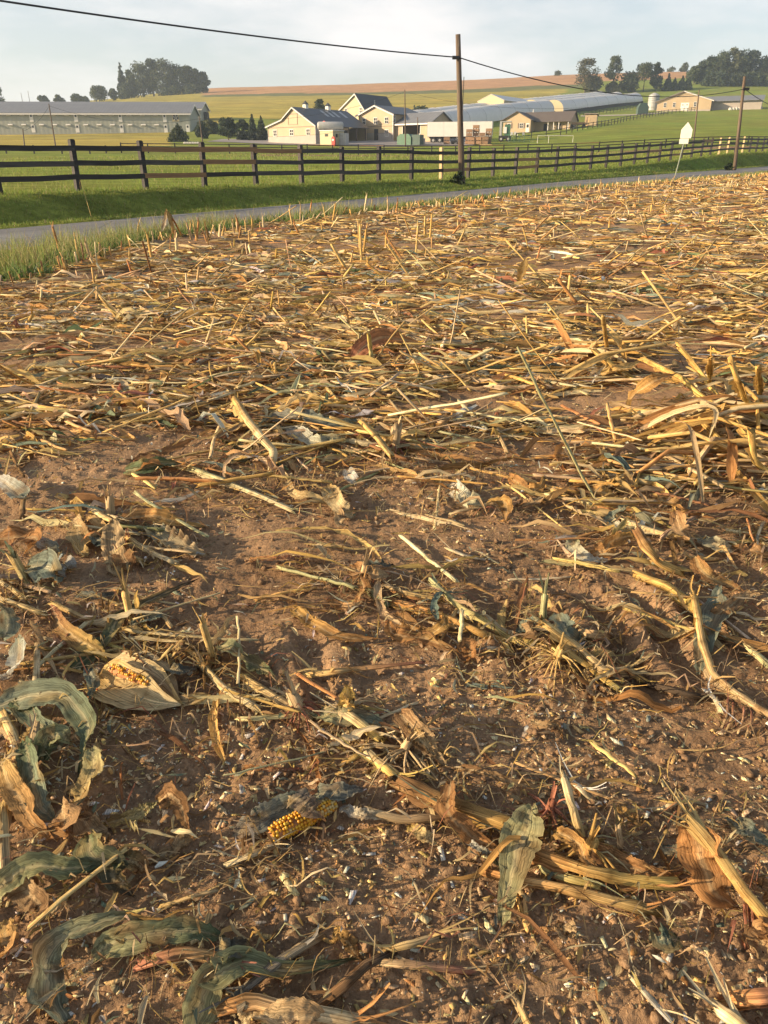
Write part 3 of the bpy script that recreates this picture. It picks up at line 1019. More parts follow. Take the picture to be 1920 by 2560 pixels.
# --- two-storey house with garage wing
h = bld('farm_house', 897, 181, PHI, 'two storey cream house with grey roof, three upper windows and an open garage wing', 'house')
W, L, EH, AP = 9.4, 11.0, 4.75, 6.4
wall_prism('wall', M_CREAM, h, [(0, -.8), (W, -.8), (W, EH), (W / 2, AP), (0, EH)], 0, L)
MB().box(.02, 4.2, -.05, 0, -.8, 1.25).box(5.5, W, -.05, 0, -.8, 1.25).build('wainscot', M_WAIN, h)
for s in (0, 1):
    xa = -.5 if s == 0 else W + .5
    roof_slope('roof', M_ROOF, h, xa, EH - .5 * (AP - EH) / (W / 2), W / 2, AP, -.5, L + .4)
    MB().prism([(xa, EH - .42), (W / 2, AP - .2), (W / 2, AP), (xa, EH - .2)] if s == 0 else [(W / 2, AP - .2), (xa, EH - .42), (xa, EH - .2), (W / 2, AP)], -.53, -.5).build('barge_board', M_TRIM, h)
for x in (1.55, 4.7, 7.7):
    window(h, x, 2.98, 0.8, 1.1)
for x in (1.6, 7.75):
    window(h, x, 0.6, 0.8, 1.15)
d_ = MB().box(4.35, 5.4, -.06, 0, -.2, 2.0).build('door', M_DARK, h)
box('handle', M_STEEL, d_, 5.2, 5.28, -.1, -.06, .85, .92)
window(h, .42, 3.2, .6, 1.2, 'side', W)
box('band', M_BROWNT, h, 0, W, -.06, 0, 2.42, 2.50)
box('corner_board', M_TRIM, h, W - .1, W + .04, -.04, .12, -.5, EH - .1)
# garage wing: its ridge runs along +x
GX0, GX1, GY0, GY1, GE, GA = W + .04, W + 9.0, .8, 9.0, 2.95, 4.9
g = MB()
gm = (GY0 + GY1) / 2
g.add([(GX1, GY0, -.8), (GX1, GY1, -.8), (GX1, GY1, GE), (GX1, gm, GA), (GX1, GY0, GE), (GX1 - .15, GY0, -.8), (GX1 - .15, GY1, -.8), (GX1 - .15, GY1, GE), (GX1 - .15, gm, GA), (GX1 - .15, GY0, GE)],
      [(0, 1, 2, 3, 4), (9, 8, 7, 6, 5), (0, 5, 6, 1), (1, 6, 7, 2), (2, 7, 8, 3), (3, 8, 9, 4), (4, 9, 5, 0)])
g.build('gable_wall', M_CREAMY, h)
dx0, dx1, dh = GX0 + 1.9, GX0 + 6.4, 2.5
MB().box(GX0, dx0, GY0, GY0 + .15, -.8, GE).build('front_wall', M_CREAM, h)
MB().box(dx1, GX1 - .15, GY0, GY0 + .15, -.8, GE).build('front_wall', M_CREAM, h)
MB().box(dx0, dx1, GY0, GY0 + .15, dh, GE).build('lintel', M_CREAM, h)
MB().box(GX0, GX1 - .15, GY1 - .15, GY1, -.8, GE).build('rear_wall', M_CREAM, h)
box('inner_wall', M_DARK, h, GX0 + .2, GX1 - .4, GY1 - .5, GY1 - .4, -.6, GE)
for x in (dx0 - .12, dx1):
    box('door_jamb', M_TRIM, h, x, x + .12, GY0 - .04, GY0, -.3, dh)
MB().box(GX1 + .001, GX1 + .04, GY0 + .02, GY1 - .02, -.8, 1.2).build('wainscot', M_WAINY, h)
window(h, 4.8, .8, .8, 1.3, 'side', GX1)
for (ya, yb) in ((GY0 - .5, gm), (GY1 + .5, gm)):
    za = GE - .5 * (GA - GE) / (gm - GY0)
    th = .12
    v = [(GX0, ya, za), (GX1 + .45, ya, za), (GX1 + .45, yb, GA), (GX0, yb, GA)]
    MB().add(v + [(x, y, z + th) for x, y, z in v], [(3, 2, 1, 0), (4, 5, 6, 7), (0, 1, 5, 4), (1, 2, 6, 5), (2, 3, 7, 6), (3, 0, 4, 7)]).build('roof', M_ROOFX, h)
box('fascia', M_TRIM, h, GX0, GX1 + .45, GY0 - .56, GY0 - .5, GE - .42, GE - .16)
# entrance railing and steps
MB().tube([(6.0, -1.2, 0), (6.0, -1.2, 1.1), (W + .5, -1.2, 1.1), (W + .5, -1.2, 0)], .04, 6).build('railing', M_BROWNT, h)
# things left inside the open garage
o = tag(MB().box(-.6, .6, -.4, .4, 0, 1.1).box(-.35, .35, -.3, .3, 1.1, 1.5).build('work_bench', M_GREYP), 'grey bench with tools standing in the open garage', 'bench')
o.matrix_world = h.matrix_world @ Matrix.Translation((GX0 + 5.2, GY0 + 3.2, 0)) if False else Matrix.Identity(4)
hv = Matrix.Translation(h.location) @ Matrix.Rotation(h.rotation_euler.z, 4, 'Z')
o.matrix_world = hv @ Matrix.Translation((GX0 + 5.4, GY0 + 2.2, -.1))

# --- pale house with a steep dark roof behind
r = bld('rear_house', 851, 203, PHI, 'pale yellow house with steep dark roof rising behind barn and two storey house', 'house', dz=.4)
W, L, EH, AP = 9.8, 11.6, 3.9, 8.3
AX = 5.0
wall_prism('wall', M_CREAM2, r, [(0, -1), (W, -1), (W, EH - 1.3), (AX, AP), (0, EH + 1.2)], 0, L)
sl = (AP - EH + 1.3) / (W - AX)
roof_slope('roof', M_ROOFD, r, W + .7, EH - 1.3 - .7 * sl, AX, AP, -.4, L + .4)
roof_slope('roof', M_ROOFD, r, -.5, EH + 1.2 - .5 * (AP - EH - 1.2) / AX, AX, AP, -.4, L + .4)
MB().prism([(AX, AP - .25), (W + .7, EH - 1.3 - .7 * sl - .22), (W + .7, EH - 1.3 - .7 * sl), (AX, AP)], -.43, -.4).build('barge_board', M_TRIM, r)
MB().prism([(-.5, EH + .6), (AX, AP - .25), (AX, AP), (-.5, EH + .85)], -.43, -.4).build('barge_board', M_TRIM, r)
for x, z in ((2.1, 4.3), (6.6, 4.3)):
    window(r, x, z, .7, 1.0)
MB().tube([(AX + 2.2, 4.5, AP - 2.6), (AX + 2.2, 4.5, AP - 1.2)], .12, 8).build('vent_pipe', M_GREYP, r)

# --- small ranch house with porch
r = bld('ranch_house', 1256, 208, 28, 'small cream ranch house with brown roof, shuttered windows and a shaded porch', 'house')
W, L, EH, AP = 7.0, 6.5, 2.75, 4.5
wall_prism('wall', M_CREAM, r, [(0, -.6), (W, -.6), (W, EH), (W * .5, AP), (0, EH)], 0, 8.5)
for s in (0, 1):
    xa = -.5 if s == 0 else W + .5
    roof_slope('roof', M_ROOFB, r, xa, EH - .5 * (AP - EH) / (W / 2), W / 2, AP, -.5, 8.6)
window(r, 1.5, .95, .75, 1.0, shutters=M_BROWNT)
window(r, 4.7, .95, .85, 1.0, shutters=M_BROWNT)
d_ = MB().box(5.9, 6.75, -.06, 0, -.2, 1.95).build('door', M_WHITE, r)
box('pane', M_GLASS, d_, 6.05, 6.6, -.075, -.06, 1.0, 1.7)
# wing to the side: ridge along +x, a recessed porch at its front
RX1 = W + 9.0
y0, y1 = 3.0, 9.2; ym = (y0 + y1) / 2; RE, RA = 2.75, 4.55
MB().add([(RX1, y0, -.6), (RX1, y1, -.6), (RX1, y1, RE), (RX1, ym, RA), (RX1, y0, RE), (RX1 - .15, y0, -.6), (RX1 - .15, y1, -.6), (RX1 - .15, y1, RE), (RX1 - .15, ym, RA), (RX1 - .15, y0, RE)],
         [(0, 1, 2, 3, 4), (9, 8, 7, 6, 5), (0, 5, 6, 1), (1, 6, 7, 2), (2, 7, 8, 3), (3, 8, 9, 4), (4, 9, 5, 0)]).build('gable_wall', M_CREAMY, r)
MB().box(W + .02, RX1 - .15, y0 + .8, y0 + .95, -.6, RE).build('porch_wall', M_CREAM, r)
for ya in (y0 - .9, y1 + .5):
    za = RE - (.9 if ya < ym else .5) * (RA - RE) / (ym - y0)
    v = [(W * .5, ya, za), (RX1 + .4, ya, za), (RX1 + .4, ym, RA), (W * .5, ym, RA)]
    MB().add(v + [(x, y, z + .12) for x, y, z in v], [(3, 2, 1, 0), (4, 5, 6, 7), (0, 1, 5, 4), (1, 2, 6, 5), (2, 3, 7, 6), (3, 0, 4, 7)]).build('roof', M_ROOFB, r)
for x in (W + 3.6, W + 5.0, W + 6.3, W + 8.6):
    box('porch_post', M_TRIM, r, x, x + .16, y0 - .6, y0 - .44, -.3, RE - .35)
for x in (W + 2.2, W + 5.6):
    MB().box(x, x + .9, y0 + .76, y0 + .8, -.2, 1.9).build('porch_door', M_DARK, r)
window(r, 5.2 + .9, .95, .7, 1.0, 'side', RX1)
MB().tube([(W * .5 + 2, ym, RA - .2), (W * .5 + 2, ym, RA + .7)], .09, 8).build('vent_pipe', M_WHITE, r)

# --- cream livestock barn on the slope, with a long dark shed wing
r = bld('livestock_barn', 1631, 293, 26, 'cream livestock barn with white double door and a long dark shed wing on the slope', 'barn', dz=.1)
W, L, EH, AP = 17.5, 9.0, 3.0, 5.8
wall_prism('wall', M_CREAM, r, [(0, -1.2), (W, -1.2), (W, EH), (W * .48, AP), (0, EH)], 0, L)
AX = W * .48
roof_slope('roof', M_ROOFX, r, W + .8, EH - .8 * (AP - EH) / (W - AX), AX, AP, -.6, L + .2)
roof_slope('roof', M_ROOFX, r, -.8, EH - .8 * (AP - EH) / AX, AX, AP, -.6, L + .2)
MB().prism([(-.8, EH - .62), (AX, AP - .25), (AX, AP), (-.8, EH - .35)], -.63, -.6).build('barge_board', M_BROWNT, r)
MB().prism([(AX, AP - .25), (W + .8, EH - .57), (W + .8, EH - .3), (AX, AP)], -.63, -.6).build('barge_board', M_TRIM, r)
for x in (2.6, 5.6, 12.4):
    window(r, x, 1.1, .75, 1.3)
for x in (7.8, 9.15):
    d_ = MB().box(x, x + 1.3, -.07, 0, -.5, 2.3).build('door', M_WHITE, r)
    box('pane', M_GLASS, d_, x + .4, x + .9, -.085, -.07, 1.5, 1.75)
box('wainscot', M_WAIN, r, 0.02, W - .02, -.04, 0, -1.2, .1)
MB().box(W + .05, W + 15.5, 4.0, 8.8, -.6, 2.7).build('shed_wing', M_WAIN, r)
v = [(AX + 1.5, 2.9, 2.6), (W + 16, 2.9, 2.6), (W + 16, 9.4, 4.4), (AX + 1.5, 9.4, 4.4)]
MB().add(v + [(x, y, z + .12) for x, y, z in v], [(3, 2, 1, 0), (4, 5, 6, 7), (0, 1, 5, 4), (1, 2, 6, 5), (2, 3, 7, 6), (3, 0, 4, 7)]).build('shed_roof', M_ROOFX, r)

# --- silo
ps = at(1631, 275, 305); zs = land_z(ps[0], 305)
s = empty('feed_silo', (ps[0], 305, zs), 0, 'short pale grey silo beside the cream livestock barn', 'silo')
MB().tube([(0, 0, -1), (0, 0, 4.6)], 1.9, 20).build('shell', M_GREYP, s, False)
MB().tube([(0, 0, 4.6), (0, 0, 5.2), (0, 0, 5.45)], [1.95, .9, .3], 20).build('roof', M_GREYP, s)
for a in range(3):
    MB().tube([(1.95 * math.cos(t), 1.95 * math.sin(t), .8 + a * 1.4) for t in np.linspace(0, 2 * math.pi, 21)], .05, 5).build('hoop', M_STEEL, s)

# --- poultry houses: long, two storeys, rows of vents and paired doors
def poultry(px_end, Y, x_len, wh, ridge_dy, ridge_z, label, doors=True):
    pe = at(px_end, 330, Y)
    X1 = pe[0]; z = land_z(X1 - 10, Y) - .1
    o = empty('poultry_house', (X1, Y, z), math.radians(1.2), label, 'poultry house')
    D = ridge_dy * 2
    MB().box(-x_len, 0, 0, D, -1.5, wh).build('wall', M_HOUSEG, o)
    MB().add([(0, 0, wh), (0, D, wh), (0, D / 2, ridge_z), (.0 - .1, 0, wh), (-.1, D, wh), (-.1, D / 2, ridge_z)], [(0, 1, 2), (5, 4, 3), (0, 3, 4, 1), (1, 4, 5, 2), (2, 5, 3, 0)]).build('gable_wall', M_HOUSEG, o)
    for s in (0, 1):
        ya = -.7 if s == 0 else D + .7
        za = wh - .7 * (ridge_z - wh) / (D / 2)
        v = [(-x_len, ya, za), (.5, ya, za), (.5, D / 2, ridge_z), (-x_len, D / 2, ridge_z)]
        MB().add(v + [(a, c, e + .14) for a, c, e in v], [(3, 2, 1, 0), (4, 5, 6, 7), (0, 1, 5, 4), (1, 2, 6, 5), (2, 3, 7, 6), (3, 0, 4, 7)]).build('roof', M_ROOFX, o)
    box('fascia', M_TRIM, o, -x_len, .5, -.78, -.71, wh - .65, wh - .28)
    MB().prism([(0, 0)] * 0 + [(-.02, 0), (0, 0), (0, 1), (-.02, 1)], 0, 1) if False else None
    # barge on the end gable
    m = MB()
    za = wh - .7 * (ridge_z - wh) / (D / 2)
    for s in (0, 1):
        ya = -.7 if s == 0 else D + .7
        v = [(.5, ya, za - .28), (.56, ya, za - .28), (.56, D / 2, ridge_z - .24), (.5, D / 2, ridge_z - .24)]
        m.add(v + [(a, c, e + .38) for a, c, e in v], [(3, 2, 1, 0), (4, 5, 6, 7), (0, 1, 5, 4), (1, 2, 6, 5), (2, 3, 7, 6), (3, 0, 4, 7)])
    m.build('barge_board', M_TRIM, o)
    if not doors:
        return o
    # storeys: door pairs, with three vents between each pair on both levels
    pitch = 12.3
    for k in range(12):
        xd = -7.0 - k * pitch
        if xd < -x_len + 2: break
        for zz in (.1, 2.75):
            d_ = MB().box(xd - .5, xd + .5, -.08, 0, zz, zz + 2.0).build('door', M_WHITE, o)
            box('pane', M_GLASS, d_, xd - .26, xd + .26, -.1, -.08, zz + 1.2, zz + 1.75)
        for j in range(3):
            xv = xd - 2.4 - j * 3.7
            for zz in (2.2, 4.6):
                MB().add([(xv - .65, -.02, zz), (xv + .65, -.02, zz), (xv + .65, -.5, zz - .3), (xv - .65, -.5, zz - .3), (xv - .65, -.02, zz - .35), (xv + .65, -.02, zz - .35)],
                         [(3, 2, 1, 0), (0, 4, 3), (1, 2, 5)] + [(4, 0, 1, 5), (3, 4, 5, 2)]).build('vent_hood', M_WHITE, o)
    for zz in (.1,):
        d_ = MB().box(-1.3, -.3, -.08, 0, zz, zz + 2.0).build('door', M_WHITE, o)
        box('pane', M_GLASS, d_, -1.1, -.6, -.1, -.08, zz + 1.2, zz + 1.75)
    fx, fz = -3.9, 3.85
    f = MB().box(fx - .95, fx + .95, -.14, 0, fz - .95, fz + .95).build('fan_housing', M_CREAM2, o)
    MB().tube([(fx, -.16, fz), (fx, -.12, fz)], .8, 20).build('fan_opening', M_DARK, f)
    for a in range(5):
        t = a * 2 * math.pi / 5 + .3
        ca, sa = math.cos(t), math.sin(t)
        MB().add([(fx + ca * .1 - sa * .08, -.2, fz + sa * .1 + ca * .08), (fx + ca * .72 - sa * .2, -.24, fz + sa * .72 + ca * .2), (fx + ca * .72 + sa * .1, -.18, fz + sa * .72 - ca * .1), (fx + ca * .1 + sa * .08, -.18, fz + sa * .1 - ca * .08)],
                 [(0, 1, 2, 3)]).build('fan_blade', M_GREYP, f)
    return o


poultry(478, 234, 150, 5.1, 6.0, 7.3, 'long two storey grey poultry house with paired white doors, the front one of two')
p2 = poultry(507, 256, 150, 4.2, 6.0, 6.1, 'long grey poultry house standing behind the front one, only its roof and end showing', False)
D = 12.0
for zz in (.4, 2.6):
    f = MB().box(-3.4, -1.2, -.7, 0, zz, zz + 1.3).build('fan_hood', M_WHITE, p2)
MB().box(.01, .9, 4, 8, .8, 3.4).build('end_shutter', M_DARK, p2)

# --- plastic tunnels
def poly_mat():
    m, n, out = new_mat('tunnel_film')
    b_ = N(n, 'ShaderNodeBsdfPrincipled', Roughness=0.35)
    t = N(n, 'ShaderNodeTexCoord')
    f = noise(n, scaled(n, t.outputs['Object'], (1, .15, 1)), 1.2, 4)
    n.links.new(mixc(n, ramp(n, f, .3, .7), (0.78, 0.76, 0.72), (0.87, 0.85, 0.81)), b_.inputs['Base Color'])
    tr = N(n, 'ShaderNodeBsdfTranslucent')
    tr.inputs['Color'].default_value = (.7, .7, .72, 1)
    ms = N(n, 'ShaderNodeMixShader'); ms.inputs[0].default_value = .3
    n.links.new(b_.outputs[0], ms.inputs[1]); n.links.new(tr.outputs[0], ms.inputs[2])
    n.links.new(ms.outputs[0], out.inputs[0])
    return m


M_FILM = poly_mat()


def tunnel(a, c, wid, hgt, label, off=0.0, dark_skirt=False, seam=None):
    """a, c: ground points of the axis; off: sideways shift"""
    a = np.array(a, float); c = np.array(c, float)
    d = (c - a) / np.linalg.norm(c - a)
    nrm = np.array([-d[1], d[0]])
    a = a + nrm * off; c = c + nrm * off
    n = 40; k = 15
    V = []
    th = np.linspace(0, math.pi, k)
    for i in range(n + 1):
        p = a + (c - a) * i / n
        sagk = 1 + .012 * math.cos(i * math.pi)
        for t in th:
            w = wid / 2 * math.cos(t)
            q_ = p - nrm * w * 1.0
            V.append((q_[0], q_[1], land_z(q_[0] * .5 + p[0] * .5, q_[1] * .5 + p[1] * .5) + .35 + hgt * sagk * math.sin(t) ** .75))
    ii = np.arange((n + 1) * k).reshape(n + 1, k)
    q = np.stack([ii[:-1, :-1], ii[1:, :-1], ii[1:, 1:], ii[:-1, 1:]], -1).reshape(-1, 4)
    o = empty('plastic_tunnel', (0, 0, 0), 0, label, 'greenhouse', 'white plastic tunnels')
    np_obj('film', V, q, None, M_FILM, o)
    for i, nm in ((0, 'end_wall'), (n, 'end_wall')):
        rim = [V[i * k + j] for j in range(k)]
        MB().add(rim, [tuple(range(k)) if i else tuple(range(k - 1, -1, -1))]).build(nm, M_CREAM2, o)
    for i in range(0, n + 1, 5):
        MB().tube([Vector(V[i * k + j]) + Vector((0, 0, .03)) for j in range(k)], .05, 5).build('hoop', M_STEEL, o)
    if dark_skirt:
        m = MB()
        for i in range(n):
            p0_, p1_ = Vector(V[i * k]), Vector(V[(i + 1) * k])
            for pp, s in ((0, 0), ):
                e = Vector((nrm[0], nrm[1], 0)) * -.25
                m.add([p0_ + e + Vector((0, 0, -.9)), p1_ + e + Vector((0, 0, -.9)), p1_ + e + Vector((0, 0, .75)), p0_ + e + Vector((0, 0, .75))], [(0, 1, 2, 3)])
        m.build('side_skirt', M_DARK, o)
    return o


T0 = at(1085, 320, 212)[:2]; T1 = at(1385, 287, 278)[:2]; T2 = at(1408, 285, 284)[:2]; T3 = at(1606, 260, 378)[:2]
for j, lab in enumerate(('long white plastic tunnel nearest the trailer, its film running behind the ranch house', 'white plastic tunnel behind the one next to the trailer')):
    tunnel(T0, T1, 7.6, 4.0, lab, 3.8 + j * 8.2)
for j, lab in enumerate(('far white plastic tunnel with a dark side strip, ending by the silo', 'far white plastic tunnel, second from the one with a dark side strip', 'far white plastic tunnel, third row, only its crest showing')):
    tunnel(T2, T3, 7.6, 3.9, lab, 3.8 + j * 8.2, j == 0)
gs = bld('greenhouse', 1190, 262, 35, 'pale greenhouse with a boxy gabled front rising behind the white tunnels', 'greenhouse', dz=1.0)
wall_prism('wall', M_CREAM2, gs, [(0, -1), (9, -1), (9, 3.6), (4.5, 5.4), (0, 3.6)], 0, 22)
for s in (0, 1):
    roof_slope('roof', M_FILM, gs, -.2 if s == 0 else 9.2, 3.6, 4.5, 5.45, -.1, 22.1, .06)
MB().box(3.0, 6.0, -.05, 0, -.5, 2.6).build('door', M_WHITE, gs)

# ------------------------------------------------------------------ yard things
def yard(px, Y, dz=0.0):
    p = at(px, 350, Y); return (p[0], Y, land_z(p[0], Y) + dz)


u = empty('fuel_shed', yard(800, 158), -math.radians(PHI), 'small cream shed with hatch window standing before the barn corner', 'shed')
MB().box(0, 3.3, 0, 3.2, -.2, 2.5).build('wall', M_CREAM2, u)
box('roof', M_TRIM, u, -.1, 3.4, -.1, 3.3, 2.5, 2.62)
MB().box(1.3, 2.1, -.03, 0, 1.55, 2.0).build('hatch', M_GLASS, u)
MB().box(3.3, 3.33, .8, 1.3, 1.4, 2.0).build('side_hatch', M_GLASS, u)
o = empty('fuel_tank', yard(827, 159, 2.62), math.radians(4), 'grey horizontal fuel tank lying on top of the small cream shed', 'tank')
MB().tube([(-2.5, 0, .75), (-2.35, 0, .75), (-2.2, 0, .75), (2.2, 0, .75), (2.35, 0, .75), (2.5, 0, .75)], [.35, .62, .7, .7, .62, .35], 16).build('shell', M_GREYP, o, True)
for x in (-1.4, 1.4):
    box('saddle', M_STEEL, o, x - .1, x + .1, -.5, .5, 0, .12)
o = empty('water_container', yard(856, 158), -math.radians(20), 'tall grey ribbed container beside the small cream shed', 'container')
MB().box(-1.0, 1.0, -.8, .8, 0, 2.1).build('body', M_GREYP, o)
for x in (-.6, -.2, .2, .6):
    box('rib', M_STEEL, o, x - .04, x + .04, -.84, -.8, .1, 2.0)
o = empty('round_sign', yard(811, 160, 0), -math.radians(30), 'red round sign on a pole above the small cream shed', 'sign')
MB().tube([(0, .06, 0), (0, .06, 3.4)], .04, 6).build('post', M_STEEL, o)
MB().tube([(0, 0, 3.7), (0, .05, 3.7)], .5, 18).build('sign_plate', M_RED, o)
o = empty('red_fuel_pump', yard(834, 156), -math.radians(25), 'red fuel pump with a pale dial in front of the small cream shed', 'fuel pump')
MB().box(-.35, .35, -.25, .25, 0, 1.35).box(-.28, .28, -.2, .2, 1.35, 1.6).build('body', M_RED, o)
MB().tube([(0, -.26, 1.05), (0, -.28, 1.05)], .2, 12).build('dial', M_WHITE, o)
o = empty('dumpster', yard(1016, 158), -math.radians(30), 'green steel dumpster with slanted lid standing before the garage', 'dumpster')
MB().prism([(-1.5, 0), (1.5, 0), (1.5, 1.35), (.9, 1.9), (-.9, 1.9), (-1.5, 1.35)], -1, 1).build('body', M_GREENP, o)
MB().box(1.55, 3.3, -.8, .8, 0, 1.75).build('side_bin', plain('dark_green_paint', (.02, .06, .05), .5), o)
o = empty('trash_bin_rack', yard(1036, 159), -math.radians(30), 'row of small grey bins with white lids by the green dumpster', 'bins')
for x in (0, .75, 1.5):
    k_ = MB().box(x, x + .65, -.35, .35, 0, 1.0).build('bin', M_WAIN, o)
    box('lid', M_TRIM, k_, x - .03, x + .68, -.38, .38, 1.0, 1.12)

# white box trailer and the truck at its head
tz = yard(1068, 166)
t = empty('box_trailer', tz, -math.radians(12), 'long white box trailer parked in the yard behind the crates', 'trailer')
MB().box(0, 12.8, 0, 2.6, 1.15, 3.75).build('body', M_WHITE, t)
box('underframe', M_DARK, t, .3, 12.0, .5, 2.1, .85, 1.14)
box('rear_frame', M_GREYP, t, -.05, 0, 0, 2.6, 1.1, 3.75)
for x in (1.2, 2.5):
    for yv in (.05, 2.3):
        w_ = MB().tube([(x, yv, .5), (x, yv + .28, .5)], .5, 18).build('wheel', M_BLACK, t)
        MB().tube([(x, yv - .02, .5), (x, yv + .0, .5)], .24, 12).build('hub', M_GREYP, w_)
for x in (3.2, 6.4, 9.6):
    box('rail', M_TRIM, t, x - .03, x + .03, -.015, 0, 1.15, 3.75)
MB().box(10.2, 10.4, .2, .4, .1, 1.14).box(10.2, 10.4, 2.2, 2.4, .1, 1.14).build('landing_leg', M_STEEL, t)
tr_ = empty('truck', yard(1246, 163), -math.radians(12), 'dark green and white truck standing beside the crate stacks, seen from its rear', 'truck')
MB().box(0, 2.3, 0, 2.4, .55, 1.1).build('chassis', M_DARK, tr_)
MB().box(.1, .5, .1, 2.3, 1.1, 3.6).box(.5, 2.3, .1, 2.3, 3.45, 3.6).build('body', M_GREYP, tr_)
MB().box(1.1, 2.2, .05, .1, 1.1, 3.0).build('side_panel', M_GREENP, tr_)
MB().box(.9, 1.5, -.1, .05, 1.5, 2.6).build('white_panel', M_WHITE, tr_)
for x in (.5, 1.9):
    w_ = MB().tube([(x, -.12, .5), (x, .15, .5)], .5, 16).build('wheel', M_BLACK, tr_)
    MB().tube([(x, -.14, .5), (x, -.12, .5)], .22, 10).build('hub', M_GREYP, w_)


def crate_proto():
    o = empty('wooden_crate', (0, 0, 0), 0, 'x', 'crate', 'wooden crates in the yard')
    MB().box(-.58, .58, -.58, .58, .12, .18).box(-.5, .5, -.5, .5, 0.18, .75).build('core', M_DARK, o)
    for k in range(4):
        z0 = .14 + k * .17
        box('slat', M_CRATE, o, -.62, .62, -.62, -.58, z0, z0 + .14)
        box('slat', M_CRATE, o, -.62, .62, .58, .62, z0, z0 + .14)
        box('slat', M_CRATE, o, -.62, -.58, -.575, .575, z0, z0 + .14)
        box('slat', M_CRATE, o, .58, .62, -.575, .575, z0, z0 + .14)
    for x in (-.55, 0, .55):
        box('runner', M_CRATE2, o, x - .05, x + .05, -.6, .6, 0, .12)
    return o


def copy_tree(o, parent=None):
    c = o.copy(); COL.objects.link(c)
    if parent: c.parent = parent
    for ch in list(o.children):
        copy_tree(ch, c)
    return c


cp = crate_proto(); first = True
CRATES = [(1117, 158, 2, 'small crate pair before the trailer'), (1172, 156.5, 4, 'tall crate stack just beside the big pole'), (1189, 157, 5, 'second tall crate stack from the big pole'),
          (1205, 156, 3, 'low middle crate stack before the truck'), (1221, 157, 4, 'tall crate stack next to the truck'), (1180, 154.6, 2, 'low front crate stack near the big pole'), (1197, 154.4, 2, 'low front crate stack in the middle'), (1213, 154.2, 2, 'low front crate stack by the truck')]
ordn = ['lowest', 'second from the ground', 'third from the ground', 'fourth from the ground', 'topmost']
for px, Y, n_, lab in CRATES:
    for k in range(n_):
        o = cp if first else copy_tree(cp)
        first = False
        x, y, z = yard(px, Y)
        o.location = (x + rb.uniform(-.05, .05), y, z + k * .645)
        o.scale = (.9, .9, .78)
        o.rotation_euler = (0, 0, rb.uniform(-.12, .12) - .2)
        nm = 'topmost' if k == n_ - 1 and k else ordn[k]
        o['label'] = f'brown crate, {nm} of the {lab}'
o = tag(MB().box(-1.1, 1.1, -.5, .5, 0, .18).build('lumber_stack', M_NEWP), 'low pile of fresh yellow boards before the crate stacks', 'lumber')
o.location = yard(1215, 151); o.rotation_euler = (0, 0, -.2)
# heap of pipes and scrap between the crates and the pole
hp_ = empty('scrap_heap', yard(1140, 157), 0, 'tangled heap of grey pipes and bent scrap between crates and trailer', 'scrap heap')
for k in range(14):
    a = rb.uniform(0, 6.28); l = rb.uniform(.7, 1.6)
    MB().tube([(rb.uniform(-1.2, 1.2), rb.uniform(-.5, .5), rb.uniform(0.05, .5)), (rb.uniform(-1.4, 1.4), rb.uniform(-.5, .5), rb.uniform(.1, 1.3)), (rb.uniform(-1.2, 1.2), rb.uniform(-.5, .5), rb.uniform(0.05, .5))], .05, 5).build('pipe', rb.choice([M_GREYP, M_DARK, M_STEEL]), hp_)
MB().tube([(-.9, 0, .35), (.9, 0, .35)], .36, 8).build('barrel', M_DARK, hp_)

# hay wagon and little shed on the pasture
w = empty('hay_wagon', yard(1440, 205), -.15, 'low wooden hay wagon standing on the pasture by the small shed', 'wagon')
MB().box(-2.3, 2.3, -1, 1, .75, .95).build('bed', M_CRATE, w)
MB().box(2.1, 2.3, -1, 1, .95, 2.3).build('rack', M_CRATE2, w)
MB().box(-2.0, 1.8, -.8, .8, .95, 1.25).build('load', M_CRATE, w)
for x in (-1.5, 1.5):
    for yv in (-1.1, .9):
        MB().tube([(x, yv, .4), (x, yv + .2, .4)], .4, 14).build('wheel', M_BLACK, w)
u = empty('garden_shed', yard(1457, 212), -math.radians(20), 'little cream shed on the pasture behind the hay wagon', 'shed')
MB().box(0, 2.9, 0, 2.4, -.4, 2.5).build('wall', M_CREAM, u)
v = [(-.25, -.3, 2.75), (3.15, -.3, 2.75), (3.15, 2.7, 2.35), (-.25, 2.7, 2.35)]
MB().add(v + [(x, y, z + .1) for x, y, z in v], [(3, 2, 1, 0), (4, 5, 6, 7), (0, 1, 5, 4), (1, 2, 6, 5), (2, 3, 7, 6), (3, 0, 4, 7)]).build('roof', M_WAIN, u)
MB().box(.3, 1.2, -.04, 0, 0, 1.9).build('door', M_NEWP, u)
o = empty('goal_frame', yard(1388, 150), 0, 'white metal goal frame on the grass before the ranch house', 'goal')
MB().tube([(-3.2, 0, 0), (-3.2, 0, 1.2), (3.2, 0, 1.2), (3.2, 0, 0)], .05, 6).build('frame', M_WHITE, o)
MB().tube([(-1.2, 0, 0), (-1.2, 0, 1.2)], .04, 6).build('upright', M_WHITE, o)
o = empty('farm_gate', yard(1298, 156), 0, 'dark tubular gate with grid bars before the ranch house', 'gate')
for z_ in (.25, .55, .85, 1.15):
    MB().tube([(-2.0, 0, z_), (2.0, 0, z_)], .04, 6).build('bar', M_GREENP, o)
for x in (-2, -1, 0, 1, 2):
    MB().tube([(x, 0, .1), (x, 0, 1.25)], .04, 6).build('stile', M_GREENP, o)
o = empty('patio_set', yard(1293, 182), 0, 'pale garden furniture standing before the ranch house', 'garden furniture')
MB().tube([(0, 0, 0), (0, 0, .7)], .08, 8).build('pedestal', M_TRIM, o)
MB().tube([(0, 0, .7), (0, 0, .76)], .8, 14).build('table_top', M_TRIM, o)
